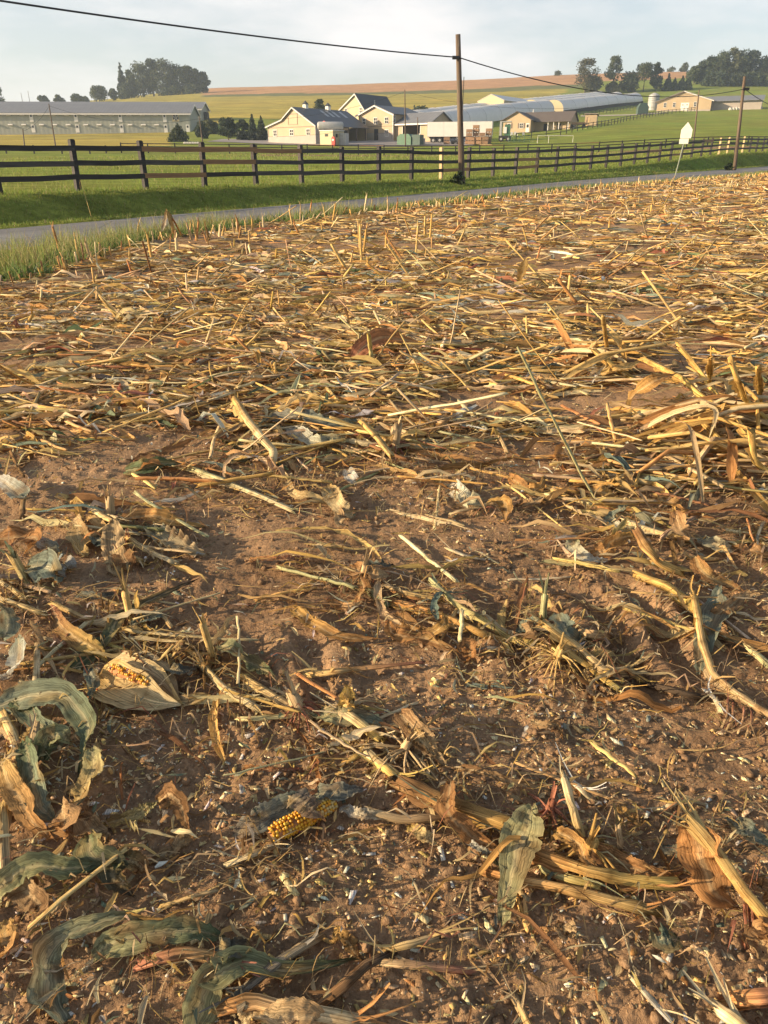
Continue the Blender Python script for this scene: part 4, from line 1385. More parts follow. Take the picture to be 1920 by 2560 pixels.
for a in (0.4, 2.4, 4.2):
    x, y = 1.5 * math.cos(a), 1.5 * math.sin(a)
    MB().box(x - .25, x + .25, y - .25, y + .25, .38, .44).box(x - .25, x + .25, y + .2, y + .25, .44, .95).box(x - .22, x - .17, y - .2, y + .2, 0, .38).box(x + .17, x + .22, y - .2, y + .2, 0, .38).build('chair', M_WHITE, o)
# a box-shaped machine by the track, and pale stones along the slope
o = empty('round_bale_wrap', yard(1596, 270), 0, 'dark green tarp covered machine beside the gravel track', 'machine')
MB().prism([(-1.6, 0), (1.6, 0), (1.7, 2.0), (.8, 3.3), (-1.0, 3.1), (-1.7, 1.8)], -1, 1).build('tarp', plain('green_tarp', (.05, .085, .07), .7), o)
o.name = 'tarped_machine'
ORD = 'first second third fourth fifth sixth seventh eighth ninth tenth eleventh'.split()
M_STONE = plain('pale_stone', (.55, .52, .45), .9, .2, 2, bump=.4)
for k in range(11):
    px = 1812 + k * 7.5
    x, y, z = yard(px, 285)
    m = MB()
    n_ = 7
    ring = lambda r_, zz: [(r_ * math.cos(t * 6.283 / n_) * rb.uniform(.8, 1.2), r_ * .7 * math.sin(t * 6.283 / n_), zz) for t in range(n_)]
    vs = ring(.55, -.2) + ring(.6, .35) + ring(.3, .62)
    fs = [tuple(range(2 * n_, 3 * n_))]
    for a in (0, n_):
        fs += [(a + t, a + (t + 1) % n_, a + n_ + (t + 1) % n_, a + n_ + t) for t in range(n_)]
    m.add(vs, fs)
    o = tag(m.build('boulder', M_STONE), f'pale boulder in the slope row, {ORD[k]} from the shed wing of the livestock barn', 'boulder', 'pale boulders in a row on the slope')
    o.location = (x, y, z + .1); o.rotation_euler = (0, 0, rb.uniform(0, 3))
for k in range(6):
    x, y, z = yard(462 + k * 6.5, 158)
    m = MB(); n_ = 6
    ring = lambda r_, zz: [(r_ * math.cos(t * 6.283 / n_) * rb.uniform(.8, 1.2), r_ * .7 * math.sin(t * 6.283 / n_), zz) for t in range(n_)]
    vs = ring(.32, -.1) + ring(.34, .2) + ring(.15, .36)
    fs = [tuple(range(2 * n_, 3 * n_))]
    for a in (0, n_):
        fs += [(a + t, a + (t + 1) % n_, a + n_ + (t + 1) % n_, a + n_ + t) for t in range(n_)]
    o = tag(m.add(vs, fs).build('boulder', M_STONE), f'small pale stone along the farm lane, {ORD[k]} from the spruce side', 'boulder', 'small stones along the farm lane')
    o.location = (x, y, z)

# ------------------------------------------------------------------ far fences
def far_fence(pts, spacing, label, h=1.3, rails=(.45, .85, 1.22), mat=M_TAR, pale=0.0, r=.075):
    P = [np.array(yard(px, Y)) for px, Y in pts]
    o = empty('field_fence', tuple(P[0]), 0, label, 'fence')
    pos = []
    for a, c in zip(P[:-1], P[1:]):
        n_ = max(1, int(round(np.linalg.norm((c - a)[:2]) / spacing)))
        for k in range(n_):
            q_ = a + (c - a) * k / n_; pos.append(q_)
    pos.append(P[-1])
    for i, q_ in enumerate(pos):
        z = land_z(q_[0], q_[1])
        lx, ly, lz = q_[0] - P[0][0], q_[1] - P[0][1], z - P[0][2]
        box('post', M_NEWP if rb.random() < pale else mat, o, lx - r, lx + r, ly - r, ly + r, lz - .4, lz + h + rb.uniform(-.06, .06))
        if i:
            for hz in rails:
                MB().tube([(px_, py_, pz_ + hz), (lx, ly, lz + hz)], .055 if len(rails) < 4 else .02, 4).build('rail', M_NEWB if rb.random() < pale else mat, o)
        px_, py_, pz_ = lx, ly, lz
    return o


far_fence([(300, 118), (640, 117), (960, 116), (1200, 116), (1500, 118), (1920, 128)], 3.6, 'far dark rail fence running below the farm yard across the pasture', pale=.08)
far_fence([(-60, 112), (220, 112), (300, 118)], 4.2, 'low dark fence at the foot of the dry crop before the poultry houses', 1.0, (.45, .85))
far_fence([(1290, 168), (1400, 175), (1490, 196), (1560, 225), (1650, 262), (1725, 285)], 3.6, 'dark post fence climbing from the ranch house to the livestock barn', 1.3, (.6, 1.15))
far_fence([(1400, 252), (1500, 285), (1600, 330)], 4.0, 'thin fence along the foot of the far white tunnels', 1.2, (.6, 1.1))
# ------------------------------------------------------------------ trees
M_BARK = plain('bark', (0.085, 0.065, 0.050), 0.9, 0.3, 2, (3, 3, .5))


def leaf_cloud(C, R, n, size, rng, col, colvar=0.25, flat=0.8):
    """n leaf clumps (bent quads) around clump centres C with radii R"""
    C = np.asarray(C, float); R = np.asarray(R, float)
    w = R ** 2; pick = rng.choice(len(C), n, p=w / w.sum())
    d = rng.normal(size=(n, 3)); d /= np.linalg.norm(d, axis=1)[:, None]
    rad = rng.uniform(0.15, 1.5, n) ** 0.5
    d[:, 2] *= flat
    P = C[pick] + d * (R[pick] * rad)[:, None]
    s = size * rng.uniform(.55, 1.35, n)
    a = rng.normal(size=(n, 3)) + d * .2; a /= np.linalg.norm(a, axis=1)[:, None]
    b = np.cross(a, rng.normal(size=(n, 3))); b /= np.linalg.norm(b, axis=1)[:, None]
    c_ = np.cross(a, b)
    V = np.stack([P - a * s[:, None], P - b * (s * .55)[:, None] + c_ * (s * .2)[:, None], P + a * s[:, None], P + b * (s * .55)[:, None] + c_ * (s * .2)[:, None]], 1)
    q = np.arange(4 * n).reshape(n, 4)
    k = (1 + colvar * rng.normal(size=(n, 1))).clip(.5, 1.6)
    hue = rng.normal(size=(n, 1)) * .12
    cc = np.asarray(col)[None] * k * np.concatenate([1 + hue, 1 + hue * .4, 1 - hue], 1)
    return V.reshape(-1, 3), q, np.repeat(cc, 4, 0)


def tree(px, Y, h, w, label, group, kind='round', col=(.055, .075, .032), seed=0, n=900, bare=0.22, name='broadleaf_tree', size=None, cat='tree', dx=0.0):
    rng = np.random.default_rng(1000 + seed)
    p = at(px, 350, Y); X = p[0] + dx
    z = land_z(X, Y)
    o = empty(name, (X, Y, z), 0, label, cat, group)
    m = MB()
    tr = max(.12, h * .022)
    topz = h * (.55 if kind != 'conifer' else .97)
    pts = [(rng.normal() * .02 * h * t, rng.normal() * .02 * h * t, -.5 + (topz + .5) * t) for t in np.linspace(0, 1, 6)]
    m.tube(pts, [tr * (1.15 - .9 * t) for t in np.linspace(0, 1, 6)], 7)
    C = []; R = []
    if kind == 'conifer':
        for k in range(int(14)):
            t = k / 13
            zz = h * (bare + (1 - bare) * t)
            rr = w / 2 * (1 - t) ** .8 + .02 * h
            for j in range(5):
                a = rng.uniform(0, 6.283)
                C.append((rr * .6 * math.cos(a), rr * .6 * math.sin(a), zz + rng.normal() * .02 * h)); R.append(max(rr * .55, .05 * w))
    else:
        lob = {'round': 34, 'open': 50, 'tall': 28, 'bush': 18}[kind]
        for k in range(lob):
            t = rng.uniform(0, 1)
            a = rng.uniform(0, 6.283)
            zz = h * (bare + (1 - bare) * (t * .92 + .02))
            env = math.sin(math.pi * min(1, (.18 + t * .78))) ** .6
            rr = w / 2 * env * rng.uniform(.35, .92)
            rad = w * rng.uniform(.13, .23) * (.72 if kind == 'open' else 1)
            c = (rr * math.cos(a), rr * math.sin(a), min(zz, h - rad * .7))
            C.append(c); R.append(rad)
            if k < 8 and kind != 'bush':
                s = rng.uniform(.3, .8)
                b0 = Vector((0, 0, h * bare * rng.uniform(.7, 1.3)))
                m.tube([b0, b0.lerp(Vector(c), .5) + Vector((0, 0, .03 * h)), c], [tr * .5, tr * .3, tr * .12], 5)
    m.build('trunk', M_BARK, o, True)
    sz = (size or max(.25, w * .055)) * .82; n = int(n * 1.35)
    V, q, c = leaf_cloud(C, R, n, sz, rng, col)
    np_obj('crown', V, q, None, M_TREE, o, col=c, st=np.zeros((len(V), 3)), smooth=False)
    return o


GREEN = (.072, .092, .044); DK = (.050, .070, .040); OL = (.105, .112, .048)
g = 'trees on the hill behind the poultry houses'
YT = 520
for i, (px, hpx, wpx, kind, col, lab) in enumerate((
        (324, 78, 26, 'conifer', DK, 'dark pointed tree at the outer edge of the hilltop clump behind the poultry houses'),
        (343, 62, 30, 'tall', GREEN, 'lower tree second from the pointed one in the hilltop clump'),
        (372, 76, 56, 'round', GREEN, 'broad round tree with a bare forked trunk in the hilltop clump'),
        (398, 84, 34, 'tall', DK, 'tallest narrow tree sticking out of the hilltop clump'),
        (424, 80, 56, 'round', GREEN, 'big domed tree in the middle of the hilltop clump'),
        (458, 66, 46, 'round', DK, 'dark rounded tree next to the domed one in the hilltop clump'),
        (486, 60, 34, 'round', GREEN, 'mid height tree near the soy field end of the hilltop clump'),
        (503, 52, 26, 'tall', DK, 'small dark tree second from the soy field end of the clump'),
        (519, 45, 26, 'round', DK, 'last small round tree of the hilltop clump beside the soy field'))):
    mpp = YT / 2300.0 * 1.0
    tree(px, YT, hpx * mpp * 1.0 + 1, wpx * mpp * (1.3 if kind != 'conifer' else 1), lab, g, kind, col, i, 2600, .12 if kind != 'conifer' else .1, size=.75)
for i, (px, hpx, wpx, lab) in enumerate(((337, 38, 44, 'low bush at the foot of the hilltop clump, outer side'), (440, 22, 60, 'low hedge bush at the foot of the hilltop clump, middle'), (490, 22, 46, 'low bush at the foot of the hilltop clump, soy field side'))):
    tree(px, YT - 6, hpx * .226, wpx * .226, lab, g, 'bush', DK, 30 + i, 900, .02, 'bush', .6, 'bush')
g = 'trees showing above the poultry house roofs'
for i, (px, Y, hpx, wpx, kind, lab) in enumerate(((10, 470, 56, 52, 'round', 'large dark tree at the picture edge above the poultry house roof'), (-30, 470, 50, 60, 'round', 'dark tree cut by the picture edge'),
        (124, 500, 24, 30, 'bush', 'low spreading tree above the roof, first of a touching pair'), (165, 500, 28, 26, 'bush', 'low rounded tree above the roof, second of a touching pair'),
        (208, 500, 30, 30, 'bush', 'small bushy tree above the roof, between the pair and the round grey tree'), (228, 500, 20, 22, 'bush', 'smallest bush above the roof beside the bushy tree'),
        (263, 500, 38, 48, 'round', 'round greyish tree standing apart from the hilltop clump'), (298, 500, 30, 20, 'round', 'thin little tree between the round greyish tree and the hilltop clump'))):
    zb = land_z(at(px, 350, Y)[0], Y)
    top = {0: 213, 1: 220, 2: 240, 3: 238, 4: 235, 5: 242, 6: 216, 7: 222}[i]
    hh = zat(top, Y) - zb
    tree(px, Y, hh, wpx * Y / 2200., lab, g, kind, GREEN, 50 + i, 1300, .18 if kind == 'round' else .05, size=.7)
g = 'trees beyond the white tunnels'
YT = 425
for i, (px, top, wpx, kind, col, bare, lab) in enumerate((
        (1450, 147, 66, 'open', (.085, .082, .040), .30, 'tall airy tree with thin crown beyond the far tunnels'),
        (1467, 190, 46, 'round', OL, .05, 'olive bushy tree tucked under the airy tall tree'),
        (1516, 140, 46, 'open', GREEN, .35, 'tall tree with bare lower trunk, second beyond the far tunnels'),
        (1516, 205, 40, 'bush', OL, .02, 'low bush around the foot of the bare trunked tree'),
        (1557, 180, 46, 'round', DK, .05, 'dark rounded low tree between the two bare trunked trees'),
        (1592, 158, 60, 'open', GREEN, .45, 'forked tree with a wide flat crown on bare limbs'),
        (1623, 156, 34, 'tall', DK, .05, 'dense dark column shaped tree behind the silo'),
        (1650, 186, 22, 'conifer', DK, .03, 'first pointed evergreen above the livestock barn roof'),
        (1666, 196, 18, 'conifer', DK, .03, 'second, shorter pointed evergreen above the livestock barn roof'),
        (1684, 192, 22, 'conifer', DK, .03, 'third pointed evergreen above the livestock barn roof'),
        (1699, 192, 22, 'conifer', DK, .03, 'fourth pointed evergreen above the livestock barn roof'))):
    zb = land_z(at(px, 350, YT)[0], YT)
    hh = zat(top, YT) - zb
    tree(px, YT, hh, wpx * YT / 2200., lab, g, kind, col, 80 + i, 1700 if kind == 'open' else 1900, bare, 'evergreen_tree' if kind == 'conifer' else 'broadleaf_tree', size=.5 if kind == 'open' else .6)
for i, (px, top, wpx, lab) in enumerate(((1378, 180, 24, 'tiny round bush alone on the skyline over the brown field'), (1655, 172, 20, 'small bush on the skyline before the wood'), (1686, 156, 16, 'thin wispy tree on the skyline beside the wood'), (1683, 176, 22, 'low dark bush under the wispy skyline tree'))):
    zb = land_z(at(px, 350, 600)[0], 600)
    tree(px, 600, max(3.0, zat(top, 600) - zb), wpx * 600 / 2200., lab, 'small trees on the skyline', 'open' if i == 2 else 'bush', GREEN, 100 + i, 220, .4 if i == 2 else .05, size=.7)
g = 'trees of the wood behind the livestock barn'
wood = [(1712, 165, 36, 'open', GREEN, 'light tree at the near edge of the wood by the skyline'), (1737, 150, 44, 'round', DK, 'dark tree at the wood edge above the livestock barn'), (1752, 138, 40, 'tall', DK, 'tall pointed crown near the wood edge'),
        (1778, 128, 54, 'round', GREEN, 'big full tree in the wood, third crown from its edge'), (1797, 116, 46, 'round', OL, 'tallest olive crown of the wood'), (1822, 123, 46, 'round', DK, 'rounded crown just past the tallest one of the wood'),
        (1847, 127, 46, 'round', DK, 'broad dome shaped crown in the right half of the wood'), (1874, 142, 44, 'round', DK, 'dark lower crown in the dip of the wood'), (1905, 135, 50, 'round', GREEN, 'grey green leaning crown near the picture edge of the wood'),
        (1935, 128, 54, 'round', OL, 'olive crown cut by the picture edge of the wood'), (1765, 180, 50, 'round', DK, 'lower dark tree in front of the wood over the barn roof'), (1810, 185, 56, 'round', (.042, .055, .030), 'brownish lower tree in front of the wood, middle'),
        (1850, 182, 50, 'round', DK, 'lower dark tree in front of the wood, beside the brownish one'), (1890, 185, 54, 'round', GREEN, 'lower bushy tree in front of the wood near the picture edge')]
for i, (px, top, wpx, kind, col, lab) in enumerate(wood):
    YT = 455 if i < 10 else 440
    zb = land_z(at(px, 350, YT)[0], YT)
    tree(px, YT, zat(top, YT) - zb + (0), wpx * YT / 2050., lab, g, kind, col, 120 + i, 2300, .04 if kind != 'open' else .25, size=.65)
g = 'shrubs and evergreens along the farm lane'
for i, (px, Y, top, wpx, kind, col, bare, lab) in enumerate((
        (447, 175, 312, 52, 'conifer', (.050, .066, .030), .06, 'broad blue green spruce standing before the poultry house end'),
        (505, 200, 305, 36, 'bush', DK, .05, 'dark shrub at the end of the poultry house'),
        (530, 225, 300, 40, 'bush', (.07, .08, .03), .02, 'olive hedge shrub between the poultry house and the dark round tree'),
        (572, 182, 295, 46, 'round', DK, .28, 'dark round tree on a short trunk by the lane'),
        (607, 192, 300, 34, 'bush', DK, .02, 'dark dense shrub between the round tree and the pointed evergreens'),
        (633, 190, 288, 24, 'conifer', DK, .03, 'pointed dark evergreen, first of the pair left of the barn'),
        (655, 188, 293, 30, 'conifer', DK, .03, 'pointed dark evergreen nearest the barn wall'),
        (612, 186, 330, 40, 'bush', (.03, .04, .026), .0, 'low black green hedge by the lane'),
        (645, 182, 330, 46, 'bush', (.03, .04, .026), .0, 'low black green hedge against the barn'),
        (800, 245, 247, 34, 'round', DK, .1, 'dark rounded tree peeking over the barn ridge beside a cupola'),
        (1050, 232, 262, 44, 'bush', DK, .02, 'dark spiky shrub group beyond the garage roof'),
        (1035, 228, 266, 26, 'conifer', DK, .02, 'small pointed evergreen beyond the garage roof'),
        (1085, 234, 279, 60, 'bush', (.025, .035, .02), .0, 'low dark hedge between garage roof and white tunnel'))):
    zb = land_z(at(px, 350, Y)[0], Y)
    hh = max(1.2, zat(top, Y) - zb)
    tree(px, Y, hh, wpx * Y / 2150., lab, g, kind, col, 160 + i, 1800, bare, {'bush': 'shrub', 'conifer': 'evergreen_tree', 'round': 'broadleaf_tree'}[kind], size=.30, cat='shrub' if kind == 'bush' else 'tree')
# weeds at the foot of the tall pole
tree(1143, 38.4, .5, .7, 'dark weeds grown round the foot of the tall pole', None, 'bush', (.03, .045, .02), 190, 160, 0, 'weed_clump', .10, 'weeds', dx=.15)
tree(1836, 61.5, .5, .7, 'dark weeds round the foot of the pole beyond the sign', None, 'bush', (.03, .045, .02), 191, 160, 0, 'weed_clump', .12, 'weeds')
# ------------------------------------------------------------------ building kit for corn litter
PAL = {k: np.array(v) for k, v in dict(straw=(.57, .395, .155), pale=(.66, .53, .30), gold=(.53, .33, .105), orange=(.44, .225, .085), brown=(.26, .145, .065), red=(.33, .14, .085),
                                       tan=(.48, .35, .19), green=(.13, .165, .085), greygreen=(.215, .24, .175), palegreen=(.37, .355, .18), dark=(.10, .072, .048), teal=(.15, .19, .165),
                                       white=(.62, .60, .52), yellow=(.60, .43, .13), grey=(.24, .22, .18)).items()}


def curve(pts, n):
    """smooth line through the points (Catmull-Rom)"""
    P = np.asarray(pts, float)
    if len(P) == 2:
        t = np.linspace(0, 1, n)[:, None]; return P[0] * (1 - t) + P[1] * t
    Q = np.vstack([2 * P[0] - P[1], P, 2 * P[-1] - P[-2]])
    u = np.linspace(0, len(P) - 1 - 1e-6, n); i = u.astype(int); f = (u - i)[:, None]
    a, b, c, d = Q[i], Q[i + 1], Q[i + 2], Q[i + 3]
    return 0.5 * (2 * b + (c - a) * f + (2 * a - 5 * b + 4 * c - d) * f ** 2 + (3 * b - a - 3 * c + d) * f ** 3)


def frames(P):
    """tangent, level side and upward normal along lines P (N, K, 3)"""
    T = np.empty_like(P)
    T[:, 1:-1] = P[:, 2:] - P[:, :-2]; T[:, 0] = P[:, 1] - P[:, 0]; T[:, -1] = P[:, -1] - P[:, -2]
    T /= np.linalg.norm(T, axis=2, keepdims=True) + 1e-9
    H = np.stack([-T[..., 1], T[..., 0], np.zeros(T.shape[:2])], -1)
    hn = np.linalg.norm(H, axis=2, keepdims=True)
    H = np.where(hn > 0.12, H / (hn + 1e-9), np.array([1.0, 0, 0]))
    H = H - T * (H * T).sum(2, keepdims=True)
    H /= np.linalg.norm(H, axis=2, keepdims=True) + 1e-9
    # keep the side from flipping over along the line
    for k in range(1, P.shape[1]):
        s = np.sign((H[:, k] * H[:, k - 1]).sum(1)); s[s == 0] = 1
        H[:, k] *= s[:, None]
    U = np.cross(T, H)
    return T, H, U


def arclen(P):
    d = np.linalg.norm(np.diff(P, axis=1), axis=2)
    return np.concatenate([np.zeros((len(P), 1)), np.cumsum(d, 1)], 1)


def tubes(P, R, col, sides=6, seed=0, flat=None, jag=0.25, col2=None):
    """N stalks: P (N,K,3) R (N,K) col (N,3) -> V, quads, Col, st"""
    P = np.asarray(P, float); Nn, K, _ = P.shape
    rng = np.random.default_rng(seed)
    T, H, U = frames(P)
    an = np.linspace(0, 2 * math.pi, sides, endpoint=False) + rng.uniform(0, 6.28, (Nn, 1, 1))
    flat = np.ones(Nn) if flat is None else flat
    Hc = np.cos(an)[..., None] * H[:, :, None, :] + (flat[:, None, None] * np.sin(an))[..., None] * U[:, :, None, :]
    Rj = R[:, :, None] * (1 + 0.13 * rng.normal(size=(Nn, 1, sides)) + 0.025 * rng.normal(size=(Nn, K, sides)))
    V = P[:, :, None, :] + Hc * Rj[..., None]
    # broken ends
    V[:, 0] += T[:, 0, None, :] * (-jag * rng.uniform(0, 3, (Nn, sides, 1)) * R[:, 0, None, None])
    V[:, -1] += T[:, -1, None, :] * (jag * rng.uniform(0, 3, (Nn, sides, 1)) * R[:, -1, None, None])
    idx = np.arange(Nn * K * sides).reshape(Nn, K, sides)
    nx = np.roll(idx, -1, axis=2)
    q = np.stack([idx[:, :-1], nx[:, :-1], nx[:, 1:], idx[:, 1:]], -1).reshape(-1, 4)
    caps = []
    if sides >= 6:
        h = sides // 2
        for e, flip in ((0, True), (K - 1, False)):
            for j in range(h - 1):
                f = np.stack([idx[:, e, j], idx[:, e, j + 1], idx[:, e, sides - 2 - j], idx[:, e, sides - 1 - j]], -1)
                caps.append(f[:, ::-1] if flip else f)
    else:
        for e, flip in ((0, True), (K - 1, False)):
            f = np.stack([idx[:, e, j] for j in range(4)], -1); caps.append(f[:, ::-1] if flip else f)
    q = np.concatenate([q] + caps)
    L = arclen(P)
    C = np.repeat(np.repeat(np.asarray(col, float)[:, None, None, :], K, 1), sides, 2)
    if col2 is not None:
        t = (L / (L[:, -1:] + 1e-9))[:, :, None, None]
        C = C * (1 - t) + np.asarray(col2)[:, None, None, :] * t
    st = np.stack([np.broadcast_to(np.arange(sides) / sides, (Nn, K, sides)), np.broadcast_to((L * 6)[:, :, None], (Nn, K, sides)) + rng.uniform(0, 90, (Nn, 1, 1)), np.broadcast_to(rng.uniform(0, 60, (Nn, 1, 1)), (Nn, K, sides))], -1)
    return V.reshape(-1, 3), q, C.reshape(-1, 3), st.reshape(-1, 3)


def ribbons(P, W, col, across=3, seed=0, roll=None, fold=0.25, wave=0.0, col2=None, rib=1.25, curl=0.0):
    """N leaf blades: P (N,K,3) centre lines, W (N,K) half widths, roll (N,K)"""
    P = np.asarray(P, float); Nn, K, _ = P.shape
    rng = np.random.default_rng(seed)
    T, H, U = frames(P)
    roll = np.zeros((Nn, K)) if roll is None else roll
    cr_, sr_ = np.cos(roll)[..., None], np.sin(roll)[..., None]
    side = H * cr_ + U * sr_; up = U * cr_ - H * sr_
    s = np.linspace(-1, 1, across)
    fold = np.broadcast_to(np.asarray(fold, float).reshape(-1, 1) if np.ndim(fold) else fold, (Nn, 1))
    L = arclen(P)
    V = P[:, :, None, :] + side[:, :, None, :] * (s[None, None, :, None] * W[:, :, None, None])
    lift = (np.abs(s) ** 1.3)[None, None, :] * W[:, :, None] * fold[:, :, None]
    if wave:
        wl = rng.uniform(.05, .10, (Nn, 1, 1))
        ph = rng.uniform(0, 6.28, (Nn, 1, across))
        lift = lift + wave * W[:, :, None] * (np.abs(s) ** 1.5)[None, None, :] * np.sin(L[:, :, None] / wl * 2 * math.pi + ph)
    V = V + up[:, :, None, :] * lift[..., None]
    idx = np.arange(Nn * K * across).reshape(Nn, K, across)
    q = np.stack([idx[:, :-1, :-1], idx[:, 1:, :-1], idx[:, 1:, 1:], idx[:, :-1, 1:]], -1).reshape(-1, 4)
    C = np.repeat(np.repeat(np.asarray(col, float)[:, None, None, :], K, 1), across, 2)
    if col2 is not None:
        t = (L / (L[:, -1:] + 1e-9))[:, :, None, None]
        C = C * (1 - t) + np.asarray(col2)[:, None, None, :] * t
    C = C * (1 + (rib - 1) * (np.abs(s) < 0.2))[None, None, :, None]
    st = np.stack([np.broadcast_to(s * .5, (Nn, K, across)), np.broadcast_to((L * 6)[:, :, None], (Nn, K, across)) + rng.uniform(0, 90, (Nn, 1, 1)), np.broadcast_to(rng.uniform(0, 60, (Nn, 1, 1)), (Nn, K, across))], -1)
    return V.reshape(-1, 3), q, C.reshape(-1, 3), st.reshape(-1, 3)


def merge(parts):
    V = []; Q = []; C = []; S = []; b = 0
    for v, q, c, s in parts:
        V.append(v); Q.append(q + b); C.append(c); S.append(s); b += len(v)
    return np.concatenate(V), np.concatenate(Q), np.concatenate(C), np.concatenate(S)


def put(name, geo, mat, parent=None, smooth=True):
    v, q, c, s = geo
    return np_obj(name, v, q, None, mat, parent, col=c, st=s, smooth=smooth)


def spot(px, py, h=0.0):
    d = ray(px, py); z = 0.0; P = None
    for _ in range(4):
        t = (z + h - EYE) / d[2]
        P = d * t + np.array([0, 0, EYE])
        z = float(field_z(P[0:1], P[1:2])[0])
    return np.array([P[0], P[1], z + h])


HEROES = []          # (phrase, x, y) - what other pieces are described by
GRP = {'corn_leaf': 'corn leaves lying on the field', 'corn_stalk': 'cut corn stalks lying on the field'}
_seed = [100]


def C(c):
    return PAL[c] if isinstance(c, str) else np.array(c)


def hero_leaf(pts, w, col, label, col2=None, lift=None, roll=0.0, twist=0.5, fold=0.34, wave=0.10, taper='leaf', mark=None, n=46, name='corn_leaf', cat='corn leaf', arch=0.035, group=True):
    _seed[0] += 1; sd = _seed[0]
    rng = np.random.default_rng(sd)
    k = len(pts)
    if lift is None:
        lift = [0.010 + arch * math.sin(math.pi * i / (k - 1)) for i in range(k)]
    P = np.array([spot(x, y, h) for (x, y), h in zip(pts, lift)])
    c = curve(P, n)
    t = np.linspace(0, 1, n)
    g = field_z(c[:, 0], c[:, 1])
    c[:, 2] = np.maximum(c[:, 2], g + 0.006)
    prof = {'leaf': np.minimum(1, (t * 5 + .35)) * np.clip((1 - t) * 2.6, 0.05, 1) ** .8, 'blunt': np.clip(np.minimum(t * 6 + .55, (1 - t) * 6 + .55), 0, 1), 'diamond': np.sin(math.pi * (t * .92 + .05)) ** .8, 'strip': np.ones(n)}[taper]
    w = w * 1.03
    W = (w / 2 * prof * (1 + .10 * np.interp(t, np.linspace(0, 1, 9), rng.normal(size=9))))[None]
    c += np.stack([np.interp(t, np.linspace(0, 1, 8), rng.normal(size=8)) for _ in range(3)], -1) * .0022 * np.array([1, 1, .8])
    ro = roll + twist * np.interp(t, np.linspace(0, 1, 9), rng.normal(size=9))
    geo = ribbons(c[None], W, [C(col) * rng.uniform(.85, 1.1)], 9, sd, ro[None], fold, wave, None if col2 is None else [C(col2)])
    o = put(name, geo, M_LEAF)
    # torn edges, a ragged tip, faded blotches and a pale rib
    co = geo[0].copy().reshape(n, 9, 3)
    kk_ = np.arange(n)
    for _ in range(int(rng.integers(1, 4))):
        k0 = rng.uniform(2, n - 2); sd_ = rng.random() < .5
        dep = rng.uniform(.15, .6) * np.exp(-((kk_ - k0) / rng.uniform(.35, .8)) ** 2)
        for a_, f_ in zip((0, 1, 2) if sd_ else (8, 7, 6), (1, .75, .4)):
            co[:, a_] = co[:, a_] + (co[:, 4] - co[:, a_]) * (dep * f_)[:, None]
    T_ = co[-1, 4] - co[-3, 4]
    co[-1] += T_[None] * rng.uniform(-1.2, .8, (9, 1)); co[0] -= (co[2, 4] - co[0, 4])[None] * rng.uniform(-.8, .6, (9, 1))
    co += (.0012 * rng.normal(size=co.shape)) * np.array([1, 1, 1.4])
    co = co.reshape(-1, 3)
    cl_ = geo[2].reshape(n, 9, 3).copy()
    bl = np.clip(1.6 * (vnoise(t[:, None] * 6 + sd, np.linspace(0, 2.5, 9)[None] + sd * .7, 5) - .52), 0, .75)[..., None]
    cl_ = cl_ * (1 - bl) + (PAL['straw'] * .75 if cl_.mean() < .2 else PAL['brown'] * .8) * bl
    cl_[:, 4] = cl_[:, 4] * .55 + PAL['pale'] * .40
    at_ = o.data.attributes['Col']; full = np.ones((n * 9, 4), np.float32); full[:, :3] = cl_.reshape(-1, 3); at_.data.foreach_set('color', full.ravel())
    # the blade must not sink into the soil; gz = field_z(co[:, 0], co[:, 1]); co[:, 2] = np.maximum(co[:, 2], gz + .003)
    o.data.vertices.foreach_set('co', co.astype(np.float32).ravel()); o.data.update()
    tag(o, label, cat, GRP['corn_leaf'] if group else None)
    if mark:
        HEROES.append((mark, float(c[n // 2, 0]), float(c[n // 2, 1])))
    return o


